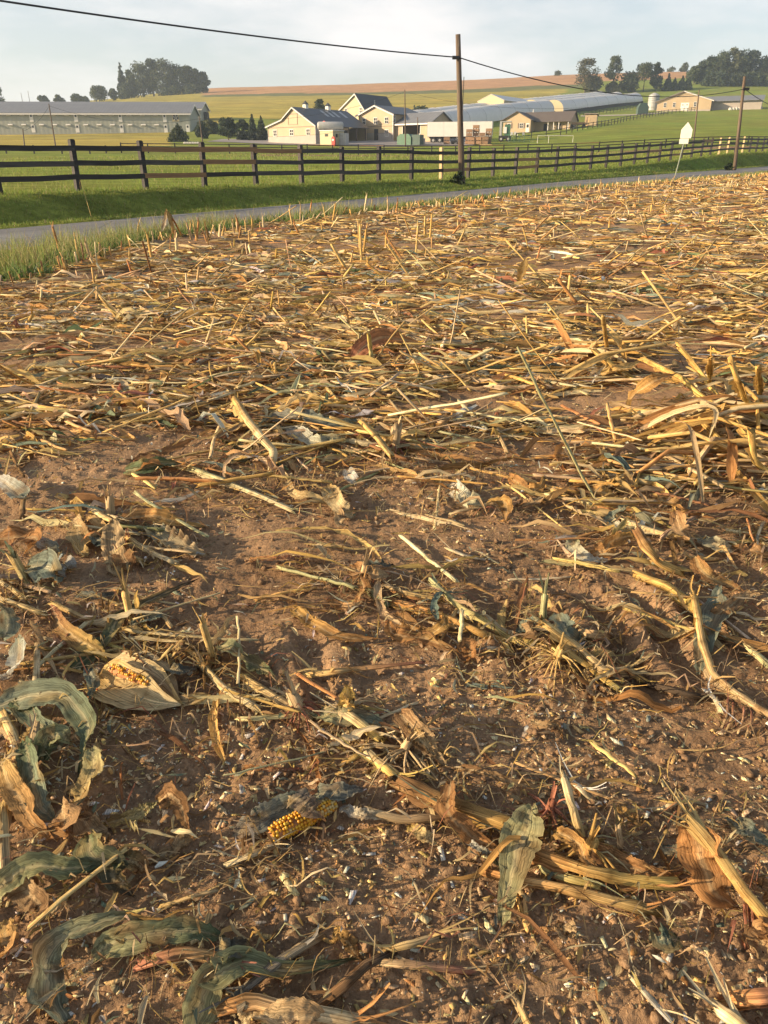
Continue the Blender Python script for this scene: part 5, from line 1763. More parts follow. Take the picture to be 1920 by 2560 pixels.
def hero_stalk(pts, r, col, label, col2=None, lift=None, split=(1, 2), mark=None, flat=1.0, node=0.13, r1=None, sheath=None, parent=None, name='corn_stalk', cat='corn stalk', group=True):
    _seed[0] += 1; sd = _seed[0]
    rng = np.random.default_rng(sd)
    k = len(pts)
    if lift is None:
        lift = [r + 0.004 + 0.012 * math.sin(math.pi * i / (k - 1)) for i in range(k)]
    P = np.array([spot(x, y, h) for (x, y), h in zip(pts, lift)])
    L = np.linalg.norm(np.diff(P, axis=0), axis=1).sum()
    n = max(8, int(L / 0.022))
    cl = np.concatenate([[0], np.cumsum(np.linalg.norm(np.diff(P, axis=0), axis=1))])
    s = np.linspace(0, L, n); t = s / L
    c = np.stack([np.interp(s, cl, P[:, q_]) for q_ in range(3)], -1)
    off = rng.uniform(0, node)
    dn = np.abs(((s + off) % node) - node / 2)
    r = r * .80; r1 = r1 * .8 if r1 else None
    wob = np.cumsum(rng.normal(size=(n, 3)) * .0005, 0); wob -= np.linspace(0, 1, n)[:, None] * wob[-1]
    c = c + wob
    R = r * (1 + ((r1 or r) / r - 1) * t) * (1 + .26 * np.exp(-(dn / .008) ** 2)) * (1 + .02 * rng.normal(size=n)) * np.interp(t, np.linspace(0, 1, 5), rng.uniform(.9, 1.08, 5))
    geo = tubes(c[None], R[None], [C(col)], 12, sd, np.array([flat * rng.uniform(.62, .95)]), 1.1, None if col2 is None else [C(col2)])
    kk = 1 - .50 * np.exp(-(np.repeat(dn, 12) / .006) ** 2)
    kv = np.interp(np.repeat(t, 12), np.linspace(0, 1, 12), rng.uniform(.7, 1.15, 12))
    geo = (geo[0], geo[1], geo[2] * (kk * kv)[:, None], geo[3])
    o = put(name, geo, M_STALK, parent)
    if cat:
        tag(o, label, cat, GRP['corn_stalk'] if group else None)
    T = (c[1:] - c[:-1]); T /= np.linalg.norm(T, axis=1)[:, None]
    for e, ns in ((0, split[0]), (1, split[1])):
        for j in range(ns):
            b = c[0] if e == 0 else c[-1]
            d = -T[0] if e == 0 else T[-1]
            a = d + rng.normal(size=3) * .28; a[2] = abs(a[2]) * .6 + .02
            l = rng.uniform(.04, .12)
            b = b - d * .02 + rng.normal(size=3) * r * .4
            Q = np.array([b, b + a * l * .5, b + a * l + rng.normal(size=3) * .012])
            put('split_fibre', ribbons(curve(Q, 6)[None], (r * rng.uniform(.25, .5) * np.linspace(1, .35, 6))[None], [C(col) * rng.uniform(.9, 1.2)], 3, sd + j, None, .5), M_STALK, o)
    if sheath:
        for (t0, t1, cc) in sheath:
            a, b = int(t0 * (n - 1)), int(t1 * (n - 1))
            seg = c[a:b + 1] + np.array([0, 0, r * .35])
            m = len(seg)
            u = np.linspace(0, 1, m)
            W = r * (1.25 + .5 * np.sin(u * 3.0 + rng.uniform(0, 2))) * np.minimum(1, (1 - u) * 3 + .25) * (1 + .12 * rng.normal(size=m))
            put('leaf_sheath', ribbons(seg[None], W[None], [C(cc)], 7, sd + 50, None, -.75, .14), M_LEAF, o)
    if mark:
        HEROES.append((mark, float(c[n // 2, 0]), float(c[n // 2, 1])))
    return o


def hero_stub(px, py, h, r, col, label, tilt=(0, 0), roots=9, rootcol='red', rlen=.09, mark=None, top=3, col2=None):
    """a stump of a stalk still standing on its brace roots"""
    _seed[0] += 1; sd = _seed[0]
    rng = np.random.default_rng(sd)
    b = spot(px, py, 0.0)
    o = tag(bpy.data.objects.new('corn_stub', None), label, 'corn stub', 'stumps of corn on the field')
    link(o); o.location = b
    up = np.array([tilt[0], tilt[1], 1.0]); up /= np.linalg.norm(up)
    n = 9
    c = np.array([up * (h * t) + np.array([0, 0, .01]) for t in np.linspace(-.1, 1, n)])
    s = np.linspace(0, h, n)
    R = r * (1 + .2 * np.exp(-(np.abs((s % .07) - .035) / .008) ** 2)) * np.linspace(1.1, .95, n)
    put('stem', tubes(c[None], R[None], [C(col)], 10, sd, None, .7, [C(col2 or col)]), M_STALK, o)
    for j in range(top):
        a = up + rng.normal(size=3) * .25
        Q = np.array([c[-1] - up * .02, c[-1] + a * .03, c[-1] + a * rng.uniform(.05, .09)])
        put('split_fibre', ribbons(curve(Q, 5)[None], (r * .55 * np.linspace(1, .4, 5))[None], [C(col) * rng.uniform(.9, 1.2)], 3, sd + j, None, .6), M_STALK, o)
    for j in range(roots):
        a = 6.283 * j / roots + rng.uniform(-.3, .3)
        l = rlen * rng.uniform(.6, 1.3)
        d = np.array([math.cos(a), math.sin(a), 0])
        z0 = .035 * rng.uniform(.7, 1.5)
        Q = np.array([c[0] * 0 + up * z0 + d * r * .6, d * l * .45 + np.array([0, 0, z0 * .9]), d * l + np.array([0, 0, -.015])])
        put('brace_root', tubes(curve(Q, 6)[None], (.0032 * np.linspace(1.2, .6, 6))[None], [C(rootcol) * rng.uniform(.7, 1.3)], 5, sd + 20 + j), M_STALK, o)
    if mark:
        HEROES.append((mark, float(b[0]), float(b[1])))
    return o
# ------------------------------------------------------------------ the pieces one can pick out near the camera
HL, HK, HS = hero_leaf, hero_stalk, hero_stub
M_KERN = [plain('kernel_yellow', (.80, .45, .035), .3, .15, 30), plain('kernel_amber', (.76, .33, .02), .3, .2, 30), plain('kernel_pale', (.70, .52, .20), .35, .15, 30), plain('kernel_purple', (.25, .08, .10), .35, .2, 30)]
M_COB = plain('cob', (.45, .20, .08), .9, .35, 60)


def kernel_mesh(m, i):
    n = 7
    V = []; F = []
    for z, r_ in ((0, .62), (.45, 1.0), (.82, .82), (1.0, .42)):
        for k in range(n):
            a = 6.283 * k / n
            V.append((r_ * math.cos(a), r_ * .9 * math.sin(a), z))
    for l in range(3):
        for k in range(n):
            F.append((l * n + k, l * n + (k + 1) % n, (l + 1) * n + (k + 1) % n, (l + 1) * n + k))
    F.append(tuple(3 * n + k for k in range(n)))
    me = bpy.data.meshes.new('kernel')
    me.from_pydata([(x * .0045, y * .0054, z * .0085) for x, y, z in V], [], F)
    me.polygons.foreach_set('use_smooth', [True] * len(me.polygons))
    me.materials.append(m)
    return me


KM = [kernel_mesh(m, i) for i, m in enumerate(M_KERN)]


def corn_ear(a, b, r, label, seed, rows=14, keep=lambda t, w: True, group=None, half=(-0.35, 1.35), tone=None):
    rng = np.random.default_rng(seed)
    a = np.array(a); b = np.array(b)
    Lx = np.linalg.norm(b - a)
    e = empty('corn_ear', tuple(a), 0, label, 'corn ear', group)
    X = Vector(b - a).normalized(); Yv = Vector((0, 0, 1)).cross(X).normalized(); Z = X.cross(Yv)
    M = Matrix((X, Yv, Z)).transposed()
    e.rotation_euler = M.to_euler()
    t = np.linspace(0, 1, 12)
    rr = r * np.interp(t, [0, .12, .7, 1], [.62, .95, .92, .6])
    put('cob', tubes(np.stack([t * Lx, 0 * t, 0 * t], -1)[None], (rr - .004)[None], [(.5, .24, .09)], 12, seed), M_COB, e)
    step = .0078; nn = int(Lx / step)
    for i in range(nn):
        tt = (i + .5) / nn
        rad = float(np.interp(tt, t, rr)) - .005
        for k in range(rows):
            w = k / rows
            an = 2 * math.pi * w + .12 * math.sin(tt * 5)
            f = (an + math.pi) % (2 * math.pi) - math.pi
            f = an / math.pi
            if not (half[0] < f < half[1] or half[0] < f - 2 < half[1]):
                continue
            if not keep(tt, w): continue
            if rng.random() < .03: continue
            u = rng.random()
            ki = 0 if u < .55 else 1 if u < .85 else 2 if u < .97 else 3
            if tone: ki = tone(tt, w, rng, ki)
            o = bpy.data.objects.new('kernel', KM[ki]); link(o, e)
            d = Vector((0, math.cos(an), math.sin(an)))
            o.location = (tt * Lx + (.5 * step if k % 2 else 0) * .3 + rng.normal() * .0006, d.y * rad, d.z * rad)
            o.rotation_euler = (an - math.pi / 2 + rng.normal() * .08, rng.normal() * .1, 0)
            sc_ = rng.uniform(.88, 1.1)
            o.scale = (sc_, sc_, sc_)
    HEROES.append((label.split(' with')[0] if len(label.split()) < 6 else 'the bare yellow corn ear', float((a + b)[0] / 2), float((a + b)[1] / 2)))
    return e


EA = spot(676, 2090, .013); EB = spot(836, 2006, .015)
EB = EA + (EB - EA) / np.linalg.norm(EB - EA) * min(.19, np.linalg.norm(EB - EA))
corn_ear(EA, EB, .0235, 'bare yellow corn ear lying on the soil, half covered by a grey leaf', 5,
         keep=lambda t, w: not (.30 < w * 2 % 1 < .30) and not (abs(w - .86) < .05 and .18 < t < .82) and not (w > .9 and t > .8 and t < .86),
         tone=lambda t, w, rng, k: (2 if rng.random() < .5 else (3 if t > .9 and rng.random() < .35 else k)) if t > .74 else (1 if t < .2 and rng.random() < .5 else k))
HL([(582, 2094), (640, 2060), (683, 2033), (741, 2000), (772, 1996)], .055, 'grey', 'long grey green leaf lying along the upper side of the bare yellow ear', 'greygreen', [.01, .02, .035, .055, .05], .5, .15, .3, .1, 'leaf')
HL([(718, 1990), (757, 2000), (786, 2022), (818, 2060)], .062, 'grey', 'folded grey brown leaf draped across the middle of the yellow ear', 'brown', [.06, .078, .075, .02], 0, .1, -.15, .06, 'leaf', mark='the leaf draped over the yellow ear')
HL([(762, 1998), (815, 1982), (870, 1976), (908, 1972)], .05, 'greygreen', 'grey ribbed leaf pointing away from the upper end of the yellow ear', 'grey', None, .1, .2)
# ear still in its husk
hx = empty('corn_husk', tuple(spot(347, 1715, 0)), 0, 'opened pale husk holding a half eaten ear, its tip twisted to a point', 'corn husk')
h0 = np.array(hx.location)


def bract(pts, lifts, w, col, col2, fold, sd, prof=None):
    P = np.array([spot(x, y, h) for (x, y), h in zip(pts, lifts)]) - h0
    c = curve(P, 22); t = np.linspace(0, 1, 22)
    W = w * 1.32 / 2 * (np.clip(np.minimum(t * 5 + .45, (1 - t) * 2.0 + .03), 0, 1))
    put('bract', ribbons(c[None], W[None], [C(col)], 9, sd, (0.32 + 0.08 * np.sin(t * 9))[None], fold, .06, [C(col2)]), M_LEAF, hx)


bract([(247, 1686), (300, 1722), (375, 1752), (452, 1762)], [.022, .022, .025, .03], .105, 'straw', 'pale', .40, 1)
bract([(262, 1672), (325, 1700), (395, 1735), (455, 1763)], [.016, .016, .02, .025], .12, 'pale', 'straw', .2, 2)
bract([(305, 1646), (355, 1662), (408, 1702), (450, 1760)], [.03, .05, .045, .02], .085, 'pale', 'brown', -.25, 3)
bract([(290, 1735), (335, 1758), (392, 1775)], [.008, .008, .01], .03, 'straw', 'pale', .2, 4)
bract([(440, 1757), (470, 1755), (505, 1742), (528, 1738)], [.016, .02, .02, .03], .03, 'tan', 'straw', .5, 5)
HEROES.append(('the pale open husk', float(h0[0]), float(h0[1])))
ha, hb = spot(278, 1674, .048), spot(372, 1712, .043)
corn_ear(ha, hb, .021, 'gnawed yellow ear lying inside the opened pale husk', 9, 12, lambda t, w: math.sin(t * 17 + w * 40) > -.55, None, (.15, .85))
HEROES[-1] = ('the gnawed ear in its husk', *HEROES[-1][1:])

# --- lower left corner
HL([(-30, 2255), (0, 2224), (69, 2169), (174, 2172), (278, 2158)], .055, 'palegreen', 'flat pale green leaf reaching in from the edge to the dark knot of leaves', 'green', [.02, .04, .07, .06, .04], .3, .3, mark='the knot of green leaves')
HL([(220, 2085), (231, 2131), (278, 2158), (289, 2201), (340, 2240)], .06, 'green', 'dark green leaf hanging down through the knot of leaves', 'dark', [.05, .06, .05, .04, .01], .4, .3)
HL([(284, 2156), (318, 2150), (350, 2168), (352, 2190)], .045, 'green', 'short dark leaf curling back from the knot of leaves', 'orange', [.05, .05, .03, .01], .2, .3)
HL([(231, 2392), (278, 2363), (405, 2331), (503, 2328), (560, 2345)], .052, 'palegreen', 'flat olive leaf lying above the pink split stalk', 'green', None, .35, .15, mark='the flat olive leaf')
HL([(160, 2560), (122, 2500), (116, 2440), (124, 2380), (191, 2328), (289, 2299), (372, 2293)], .058, 'greygreen', 'long grey green leaf bent round in a hook near the corner', 'palegreen', [.01, .02, .03, .05, .05, .04, .02], .3, .35, mark='the hooked grey leaf')
HL([(478, 2590), (500, 2520), (530, 2450), (544, 2440), (613, 2409), (723, 2421), (885, 2395)], .065, 'palegreen', 'broad green leaf bent sharply over beside the orange stalk at the bottom edge', 'green', [.01, .02, .05, .06, .04, .03, .01], .2, .25, mark='the broad bent green leaf')
HL([(520, 2395), (580, 2378), (640, 2372)], .05, 'teal', 'short blue grey leaf end beyond the pink split stalk', 'dark')
HK([(382, 2398), (463, 2380), (520, 2388), (585, 2409)], .017, 'red', 'pink split stalk with torn fibres below the flat olive leaf', 'straw', split=(4, 3), mark='the pink split stalk')
HK([(553, 2522), (637, 2504), (720, 2525), (810, 2537), (900, 2556)], .017, 'orange', 'thick orange stalk with a torn open end at the bottom edge', 'pale', split=(1, 6), mark='the thick orange stalk', sheath=[(.35, .9, 'gold')])
HL([(600, 2560), (660, 2535), (760, 2548), (870, 2575)], .05, 'pale', 'ragged pale strip peeling from the thick orange stalk', 'orange', None, .3, .3)
HL([(258, 2064), (347, 2033), (400, 2004)], .030, 'gold', 'narrow olive gold leaf rising to the folded brown leaf', 'palegreen', [.012, .03, .05], .3, .1)
HL([(398, 2006), (425, 1988), (450, 2010), (475, 2088)], .055, 'brown', 'folded brown leaf standing up in a peak and hanging down', 'brown', [.05, .085, .07, .015], .7, .2, mark='the folded brown leaf')
HL([(476, 2090), (430, 2125), (353, 2168)], .035, 'tan', 'flat tan strip running back from the folded brown leaf', 'brown', [.012, .012, .01], 0, .2)
HK([(590, 2490), (640, 2450), (694, 2409), (781, 2351)], .012, 'grey', 'grey weathered stalk with a split end pointing at the bottom corner', 'tan', split=(5, 1), flat=.5)
HK([(810, 2502), (860, 2462), (909, 2415), (960, 2390)], .0125, 'brown', 'brown flattened stalk next to the broad bent green leaf', 'dark', split=(2, 0), flat=.6)
HK([(579, 2155), (625, 2138), (676, 2118)], .010, 'pale', 'short pale slab of stalk lying below the bare yellow ear', 'tan', flat=.35)
HK([(405, 2265), (470, 2245), (534, 2229)], .006, 'straw', 'thin straw stem beyond the flat olive leaf', 'tan')
HK([(145, 2155), (158, 2200), (170, 2238)], .0045, 'yellow', 'thin yellow stem leaning on the knot of green leaves', None, [.05, .04, .01])
HL([(830, 2340), (868, 2355), (905, 2400)], .035, 'gold', 'small curled golden leaf near the broad bent green leaf', 'brown')
HL([(20, 2235), (60, 2225), (95, 2262), (70, 2300)], .05, 'tan', 'tan crumpled leaf beside the pale green leaf at the edge', 'brown')
HK([(8, 2030), (8, 2100), (12, 2180)], .016, 'straw', 'upright looking straw stalk at the picture edge', 'tan', sheath=[(.1, .7, 'tan')])
HL([(20, 2300), (14, 2360), (8, 2380)], .05, 'straw', 'straw coloured sheath hanging at the picture edge', 'orange')

# --- left, green curled leaves
HL([(-20, 1765), (40, 1752), (95, 1735), (150, 1730), (190, 1765), (222, 1820), (214, 1865), (195, 1935)], .075, 'greygreen', 'large green leaf arching over and down at the picture edge', 'green', [.02, .04, .07, .09, .08, .06, .05, .02], .5, .25, mark='the large arching green leaf', n=44)
HL([(30, 1755), (70, 1785), (133, 1846), (172, 1842)], .06, 'green', 'dark green leaf sagging under the large arching leaf', 'greygreen', [.04, .05, .04, .03], .4, .3)
HL([(60, 1850), (72, 1905), (98, 2008), (139, 2054)], .06, 'green', 'green leaf bending down past the straw stalks by the edge', 'greygreen', [.05, .06, .05, .02], .5, .3)
HL([(228, 1868), (232, 1925), (197, 1990), (160, 2030)], .06, 'palegreen', 'pale olive leaf end curling below the large arching leaf', 'straw', [.06, .05, .04, .015], .3, .3, mark='the pale olive leaf end')
HL([(105, 1905), (115, 1860), (150, 1835), (180, 1860)], .06, 'green', 'green leaf looped inside the arching leaf', 'palegreen', [.02, .05, .06, .03], .3, .4)
HK([(8, 1790), (35, 1851), (55, 1910), (66, 1955)], .018, 'straw', 'thick straw stalk with dark joint slanting at the picture edge', 'pale', sheath=[(.0, .5, 'tan')], mark='the slanting straw stalk')
HK([(88, 1822), (84, 1870), (82, 1960), (84, 2010)], .014, 'tan', 'pinkish tan sheath stalk beside the slanting straw stalk', 'straw', [.06, .05, .03, .02], (3, 0))
HL([(50, 1850), (70, 1835), (88, 1822)], .03, 'straw', 'small bent straw leaf at the head of the pinkish sheath stalk', None, [.03, .05, .06])
HL([(0, 1900), (25, 1960), (45, 1990), (75, 2050), (140, 2100)], .06, 'straw', 'crumpled straw leaves sweeping along the edge to the folded brown sheath', 'orange', [.04, .05, .06, .04, .02], .4, .5)
HL([(150, 2020), (165, 2050), (150, 2095)], .06, 'tan', 'peaked tan sheath with a dark hollow beneath the arching leaf', 'orange', [.03, .07, .02], .6, .3)
HL([(185, 2040), (230, 2060), (275, 2105)], .05, 'brown', 'brown leaf lying from the peaked tan sheath to the olive strip', 'tan')
HL([(0, 1600), (20, 1570), (15, 1530), (-10, 1500)], .07, 'greygreen', 'grey green leaf standing at the picture edge', 'palegreen', [.03, .06, .06, .03], .6, .3)
HL([(48, 1600), (44, 1650), (25, 1685), (0, 1700)], .075, 'greygreen', 'pale grey leaf curling at the picture edge by the upright stalk', 'white', [.05, .05, .03, .01], .5, .3)
HL([(127, 1515), (148, 1562), (191, 1597), (243, 1626), (270, 1654)], .058, 'red', 'reddish brown leaf fading to yellow above the pale open husk', 'yellow', [.05, .05, .05, .045, .02], .5, .2, .3, .12, mark='the reddish leaf')
HL([(140, 1572), (160, 1598), (200, 1605)], .045, 'tan', 'crumpled tan leaf base behind the reddish leaf', 'red')
HL([(175, 1676), (231, 1631), (272, 1585), (301, 1539), (376, 1500), (495, 1448)], .055, 'green', 'long dark green leaf slanting up from the reddish leaf', 'dark', None, .2, .2, .2, .1, mark='the long dark green leaf')
HL([(322, 1558), (370, 1545), (420, 1538)], .05, 'teal', 'short blue green leaf beside the forked upright stub', 'greygreen')
HL([(192, 1487), (250, 1492), (316, 1484)], .045, 'teal', 'flat blue green leaf lying level above the cut stalk', 'dark', None, 0, .1)
HL([(222, 1670), (230, 1700), (226, 1750)], .04, 'teal', 'small grey green leaf tip beside the pale open husk', 'greygreen')
HK([(93, 1600), (92, 1650), (90, 1692), (90, 1732)], .0135, 'tan', 'straight cut stalk with one joint standing clear of the litter near the edge', 'pale', mark='the straight cut stalk')
HK([(140, 1512), (197, 1539), (245, 1558), (282, 1566)], .0145, 'straw', 'smooth straw stalk ending above the reddish leaf', 'tan', mark='the smooth straw stalk')
HK([(-10, 1496), (58, 1516), (85, 1528), (112, 1542)], .014, 'pale', 'pale split stalk reaching in from the edge to the reddish leaf', 'straw', split=(0, 5))
HK([(0, 1452), (35, 1470), (65, 1500)], .012, 'pale', 'pale broken stalk at the edge below the bent green stub', 'straw', split=(3, 2))
HK([(503, 1660), (530, 1690), (556, 1718), (637, 1767)], .0135, 'straw', 'straw stalk with a torn upper end right of the pale husk', 'pale', split=(4, 2), mark='the straw stalk by the husk')
HK([(615, 1700), (683, 1741), (720, 1764), (757, 1785)], .016, 'straw', 'stout straw stalk running down to a red root ball', 'tan', split=(4, 0), sheath=[(0, .45, 'pale')], mark='the stalk with the red root ball')
HS(757, 1790, .05, .018, 'tan', 'red root ball at the end of a stout straw stalk', (-.5, .3), 12, 'red', .07)
HL([(544, 1614), (580, 1622), (613, 1649), (660, 1672), (694, 1695)], .055, 'palegreen', 'grey green leaf flopped over beside the upright stub', 'green', [.05, .06, .04, .03, .01], .3, .4, mark='the flopped grey green leaf')
HS(329, 1560, .12, .011, 'straw', 'forked upright stub with pale roots before the long dark green leaf', (-.05, .05), 9, 'brown', .09, 'the forked upright stub')
HS(535, 1658, .13, .012, 'straw', 'leaning upright stub on roots next to the flopped leaf', (-.15, 0), 10, 'brown', .08, 'the leaning stub')
HL([(280, 1632), (340, 1635), (372, 1632)], .035, 'gold', 'short gold stalk sheath lying at the head of the pale husk', 'pale', None, 0, .2)
HL([(330, 1650), (350, 1640), (365, 1665)], .045, 'brown', 'little pinkish brown leaf scrap on the rim of the pale husk', 'red', [.05, .06, .05])
HK([(375, 1665), (402, 1648), (425, 1625)], .007, 'straw', 'straw stem poking up behind the pale husk', None, [.02, .05, .07])
HL([(410, 1625), (455, 1618), (510, 1628)], .04, 'brown', 'brown stringy leaf bundle between husk and leaning stub', 'dark')
HL([(405, 1672), (450, 1676), (500, 1668)], .04, 'teal', 'dark blue grey leaf under the stringy brown bundle', 'dark')
# --- clump at upper left
HS(278, 1308, .10, .017, 'tan', 'thick tan stub in the middle of the tan leaf clump', (.1, 0), 6, 'tan', .07, 'the tan leaf clump')
HL([(284, 1300), (282, 1345), (288, 1400), (292, 1440)], .10, 'tan', 'broad tan leaf hanging toward the viewer from the leaf clump', 'tan', [.10, .06, .03, .01], .1, .15, .25, .3, 'diamond')
HL([(295, 1360), (310, 1395), (330, 1430)], .08, 'brown', 'brown wrinkled leaf tucked behind the broad tan leaf', 'brown', None, .3, .3)
HL([(301, 1302), (350, 1292), (390, 1290), (440, 1303), (524, 1318)], .07, 'orange', 'orange leaf with a yellow rib stretching from the leaf clump', 'gold', [.06, .05, .05, .03, .01], .3, .15)
HL([(356, 1318), (400, 1335), (430, 1350), (470, 1372), (524, 1386)], .09, 'greygreen', 'grey to tan wavy leaf with a ragged edge, lying from the clump', 'tan', None, .3, .3, .3, .4)
HK([(301, 1328), (340, 1356), (380, 1382), (430, 1404)], .015, 'gold', 'jointed straw stalk running down from the leaf clump', 'pale', sheath=[(0, .4, 'gold')], split=(0, 2), mark='the jointed clump stalk')
HK([(306, 1383), (330, 1392), (352, 1402)], .016, 'pale', 'short pale stalk piece under the jointed stalk of the clump', 'straw')
HK([(228, 1270), (255, 1288), (280, 1303)], .016, 'pale', 'pale yellow stalk stub pointing up and away from the leaf clump', 'straw', [.04, .06, .07], (2, 0))
HK([(235, 1268), (262, 1282), (290, 1290)], .012, 'pale', 'second pale stalk crossing at the back of the leaf clump', 'tan', [.03, .05, .07])
HK([(212, 1357), (245, 1330), (284, 1304)], .011, 'tan', 'thin tan stem leaning on the leaf clump', 'straw', [.02, .05, .08])
HL([(180, 1298), (195, 1330), (205, 1365), (222, 1392)], .075, 'tan', 'papery tan sheath on the outer side of the leaf clump', 'straw', [.04, .05, .03, .01], .3, .3)
HL([(225, 1330), (245, 1350), (265, 1364)], .05, 'greygreen', 'grey leaf under the tan stem of the leaf clump', 'teal')
HL([(-10, 1350), (46, 1344), (92, 1352), (60, 1388)], .085, 'brown', 'brown leaf folded over at the picture edge', 'orange', [.04, .06, .06, .01], .4, .3)
HL([(90, 1352), (120, 1365), (158, 1390)], .06, 'white', 'pale grey folded leaf next to the brown edge leaf', 'greygreen')
HL([(155, 1410), (168, 1412), (162, 1430)], .08, 'grey', 'small grey torn leaf scrap on bare soil', 'white', None, .2, .2, .2, .2, 'blunt')
HL([(70, 1418), (105, 1414), (130, 1428), (142, 1465)], .11, 'greygreen', 'large grey green leaf over the bent green stub', 'teal', [.03, .07, .08, .01], .3, .3, mark='the grey leaf over the green stub')
HS(72, 1462, .11, .017, 'palegreen', 'bent greenish stub with roots at the edge of the grey leaf', (-.35, .1), 9, 'brown', .10, col2='straw')
HL([(-10, 1195), (29, 1218), (58, 1238), (66, 1246)], .085, 'white', 'white bleached leaf draped at the picture edge', 'greygreen', [.06, .08, .08, .05], .3, .2, mark='the bleached leaf')
HK([(60, 1240), (56, 1268), (55, 1292)], .016, 'tan', 'tan stub under the tip of the bleached leaf', 'brown', [.06, .03, .01])
HL([(312, 1180), (360, 1170), (410, 1160), (478, 1160)], .10, 'green', 'dark green leaf fresh and broad among the straw', (.07, .10, .04), None, .4, .2, mark='the fresh green leaf')
HK([(478, 1170), (556, 1201), (637, 1236), (726, 1274)], .018, 'palegreen', 'long pale stalk sloping down from the fresh green leaf', 'pale', split=(3, 3), sheath=[(.1, .6, 'pale')], mark='the long pale stalk')
HL([(709, 1185), (735, 1232), (790, 1245), (860, 1275)], .05, 'pale', 'pale twisted leaf on bare soil past the long pale stalk', 'straw', None, .3, .4)
HL([(820, 1215), (838, 1255), (862, 1275), (884, 1296)], .075, 'straw', 'yellowish curled leaf at the end of the pale twisted leaf', 'pale', None, .3, .4, mark='the yellowish curled leaf')
HL([(842, 1262), (850, 1300), (868, 1318)], .05, 'brown', 'small brown leaf dropping from the yellowish curled leaf', 'tan')
HL([(868, 1175), (876, 1195), (890, 1215)], .06, 'grey', 'pale grey curled scrap on the bare soil strip', 'white')
HK([(588, 1002), (622, 1056), (660, 1100), (685, 1130), (680, 1160)], .028, 'gold', 'thick golden sheath bending down over a root fan', 'pale', [.10, .12, .10, .06, .03], (2, 5), sheath=[(.0, .6, 'straw')], mark='the thick golden sheath')
HL([(646, 1058), (741, 1048), (800, 1056), (872, 1070)], .12, 'grey', 'broad grey weathered leaf lying flat among the straw', 'greygreen', None, .1, .15, mark='the broad grey leaf')
HL([(716, 1078), (787, 1105), (830, 1100), (893, 1102)], .09, 'white', 'pale green and white leaf below the broad grey leaf', 'palegreen', None, .3, .3)
HL([(881, 898), (905, 872), (950, 846), (1000, 850), (1052, 856)], .13, 'red', 'red brown leaf standing as an arch over the litter', 'orange', [.02, .10, .14, .12, .08], .7, .12, mark='the red brown arched leaf')
HK([(929, 902), (926, 872), (922, 842)], .022, 'palegreen', 'upright green cut stalk beside the red brown arched leaf', 'yellow', [.01, .12, .22], mark='the upright green stalk')
HL([(1006, 905), (1040, 914), (1072, 912)], .12, 'pale', 'short pale bleached slab of husk before the arched leaf', 'tan', None, .2, .1, .2, .1, 'blunt')
HL([(1070, 858), (1110, 856), (1140, 860)], .09, 'teal', 'flat blue green leaf beyond the pale husk slab', 'greygreen')
HK([(1080, 862), (1125, 880), (1166, 897)], .024, 'straw', 'straw stalk leading down from the flat blue green leaf', 'gold')
HL([(1300, 706), (1308, 680), (1313, 648)], .12, 'gold', 'tall golden leaf standing upright in the litter', 'straw', [.02, .22, .40], .5, .1, .4, .1, 'diamond', mark='the upright golden leaf')
# --- root clumps mid field
HS(985, 1130, .10, .028, 'tan', 'tall root clump with a fan of pinkish brace roots', (.1, 0), 20, 'red', .20, 'the pink root fan')
HK([(905, 1055), (945, 1098), (975, 1135)], .022, 'gold', 'gold stalk leaning into the pink root fan', 'straw', [.06, .10, .12])
HL([(900, 1135), (955, 1125), (985, 1085)], .06, 'straw', 'curved straw leaf sweeping up to the pink root fan', 'gold', [.02, .05, .12])
HL([(1272, 1188), (1300, 1210), (1322, 1226), (1352, 1212), (1360, 1185)], .06, 'orange', 'orange leaf curled in a hook on bare soil', 'gold', [.03, .03, .03, .04, .05], .8, .2, mark='the orange hook leaf')
HL([(1284, 1272), (1336, 1254), (1362, 1246)], .065, 'brown', 'brown leaf lying under the orange hook leaf', 'tan')
HL([(1125, 1210), (1160, 1240), (1190, 1255), (1218, 1259)], .085, 'white', 'whitish wavy leaf on bare soil', 'palegreen', None, .3, .4, .2, .4, mark='the whitish wavy leaf')
HL([(1218, 1259), (1258, 1256), (1266, 1275), (1264, 1306)], .06, 'gold', 'gold leaf strip hanging from the whitish wavy leaf', 'brown', [.05, .06, .05, .01], .5, .3)
HL([(1440, 1206), (1475, 1220), (1510, 1232), (1548, 1242)], .075, 'orange', 'broad orange leaf at the rim of the dense litter', 'gold', None, .3, .2, mark='the broad orange leaf')
HK([(1473, 1170), (1550, 1196), (1610, 1205), (1685, 1213)], .02, 'pale', 'long pale stalk above the broad orange leaf', 'straw', split=(1, 3))
HK([(1456, 1282), (1495, 1286), (1530, 1290)], .02, 'yellow', 'short yellow stalk below the broad orange leaf', 'tan')

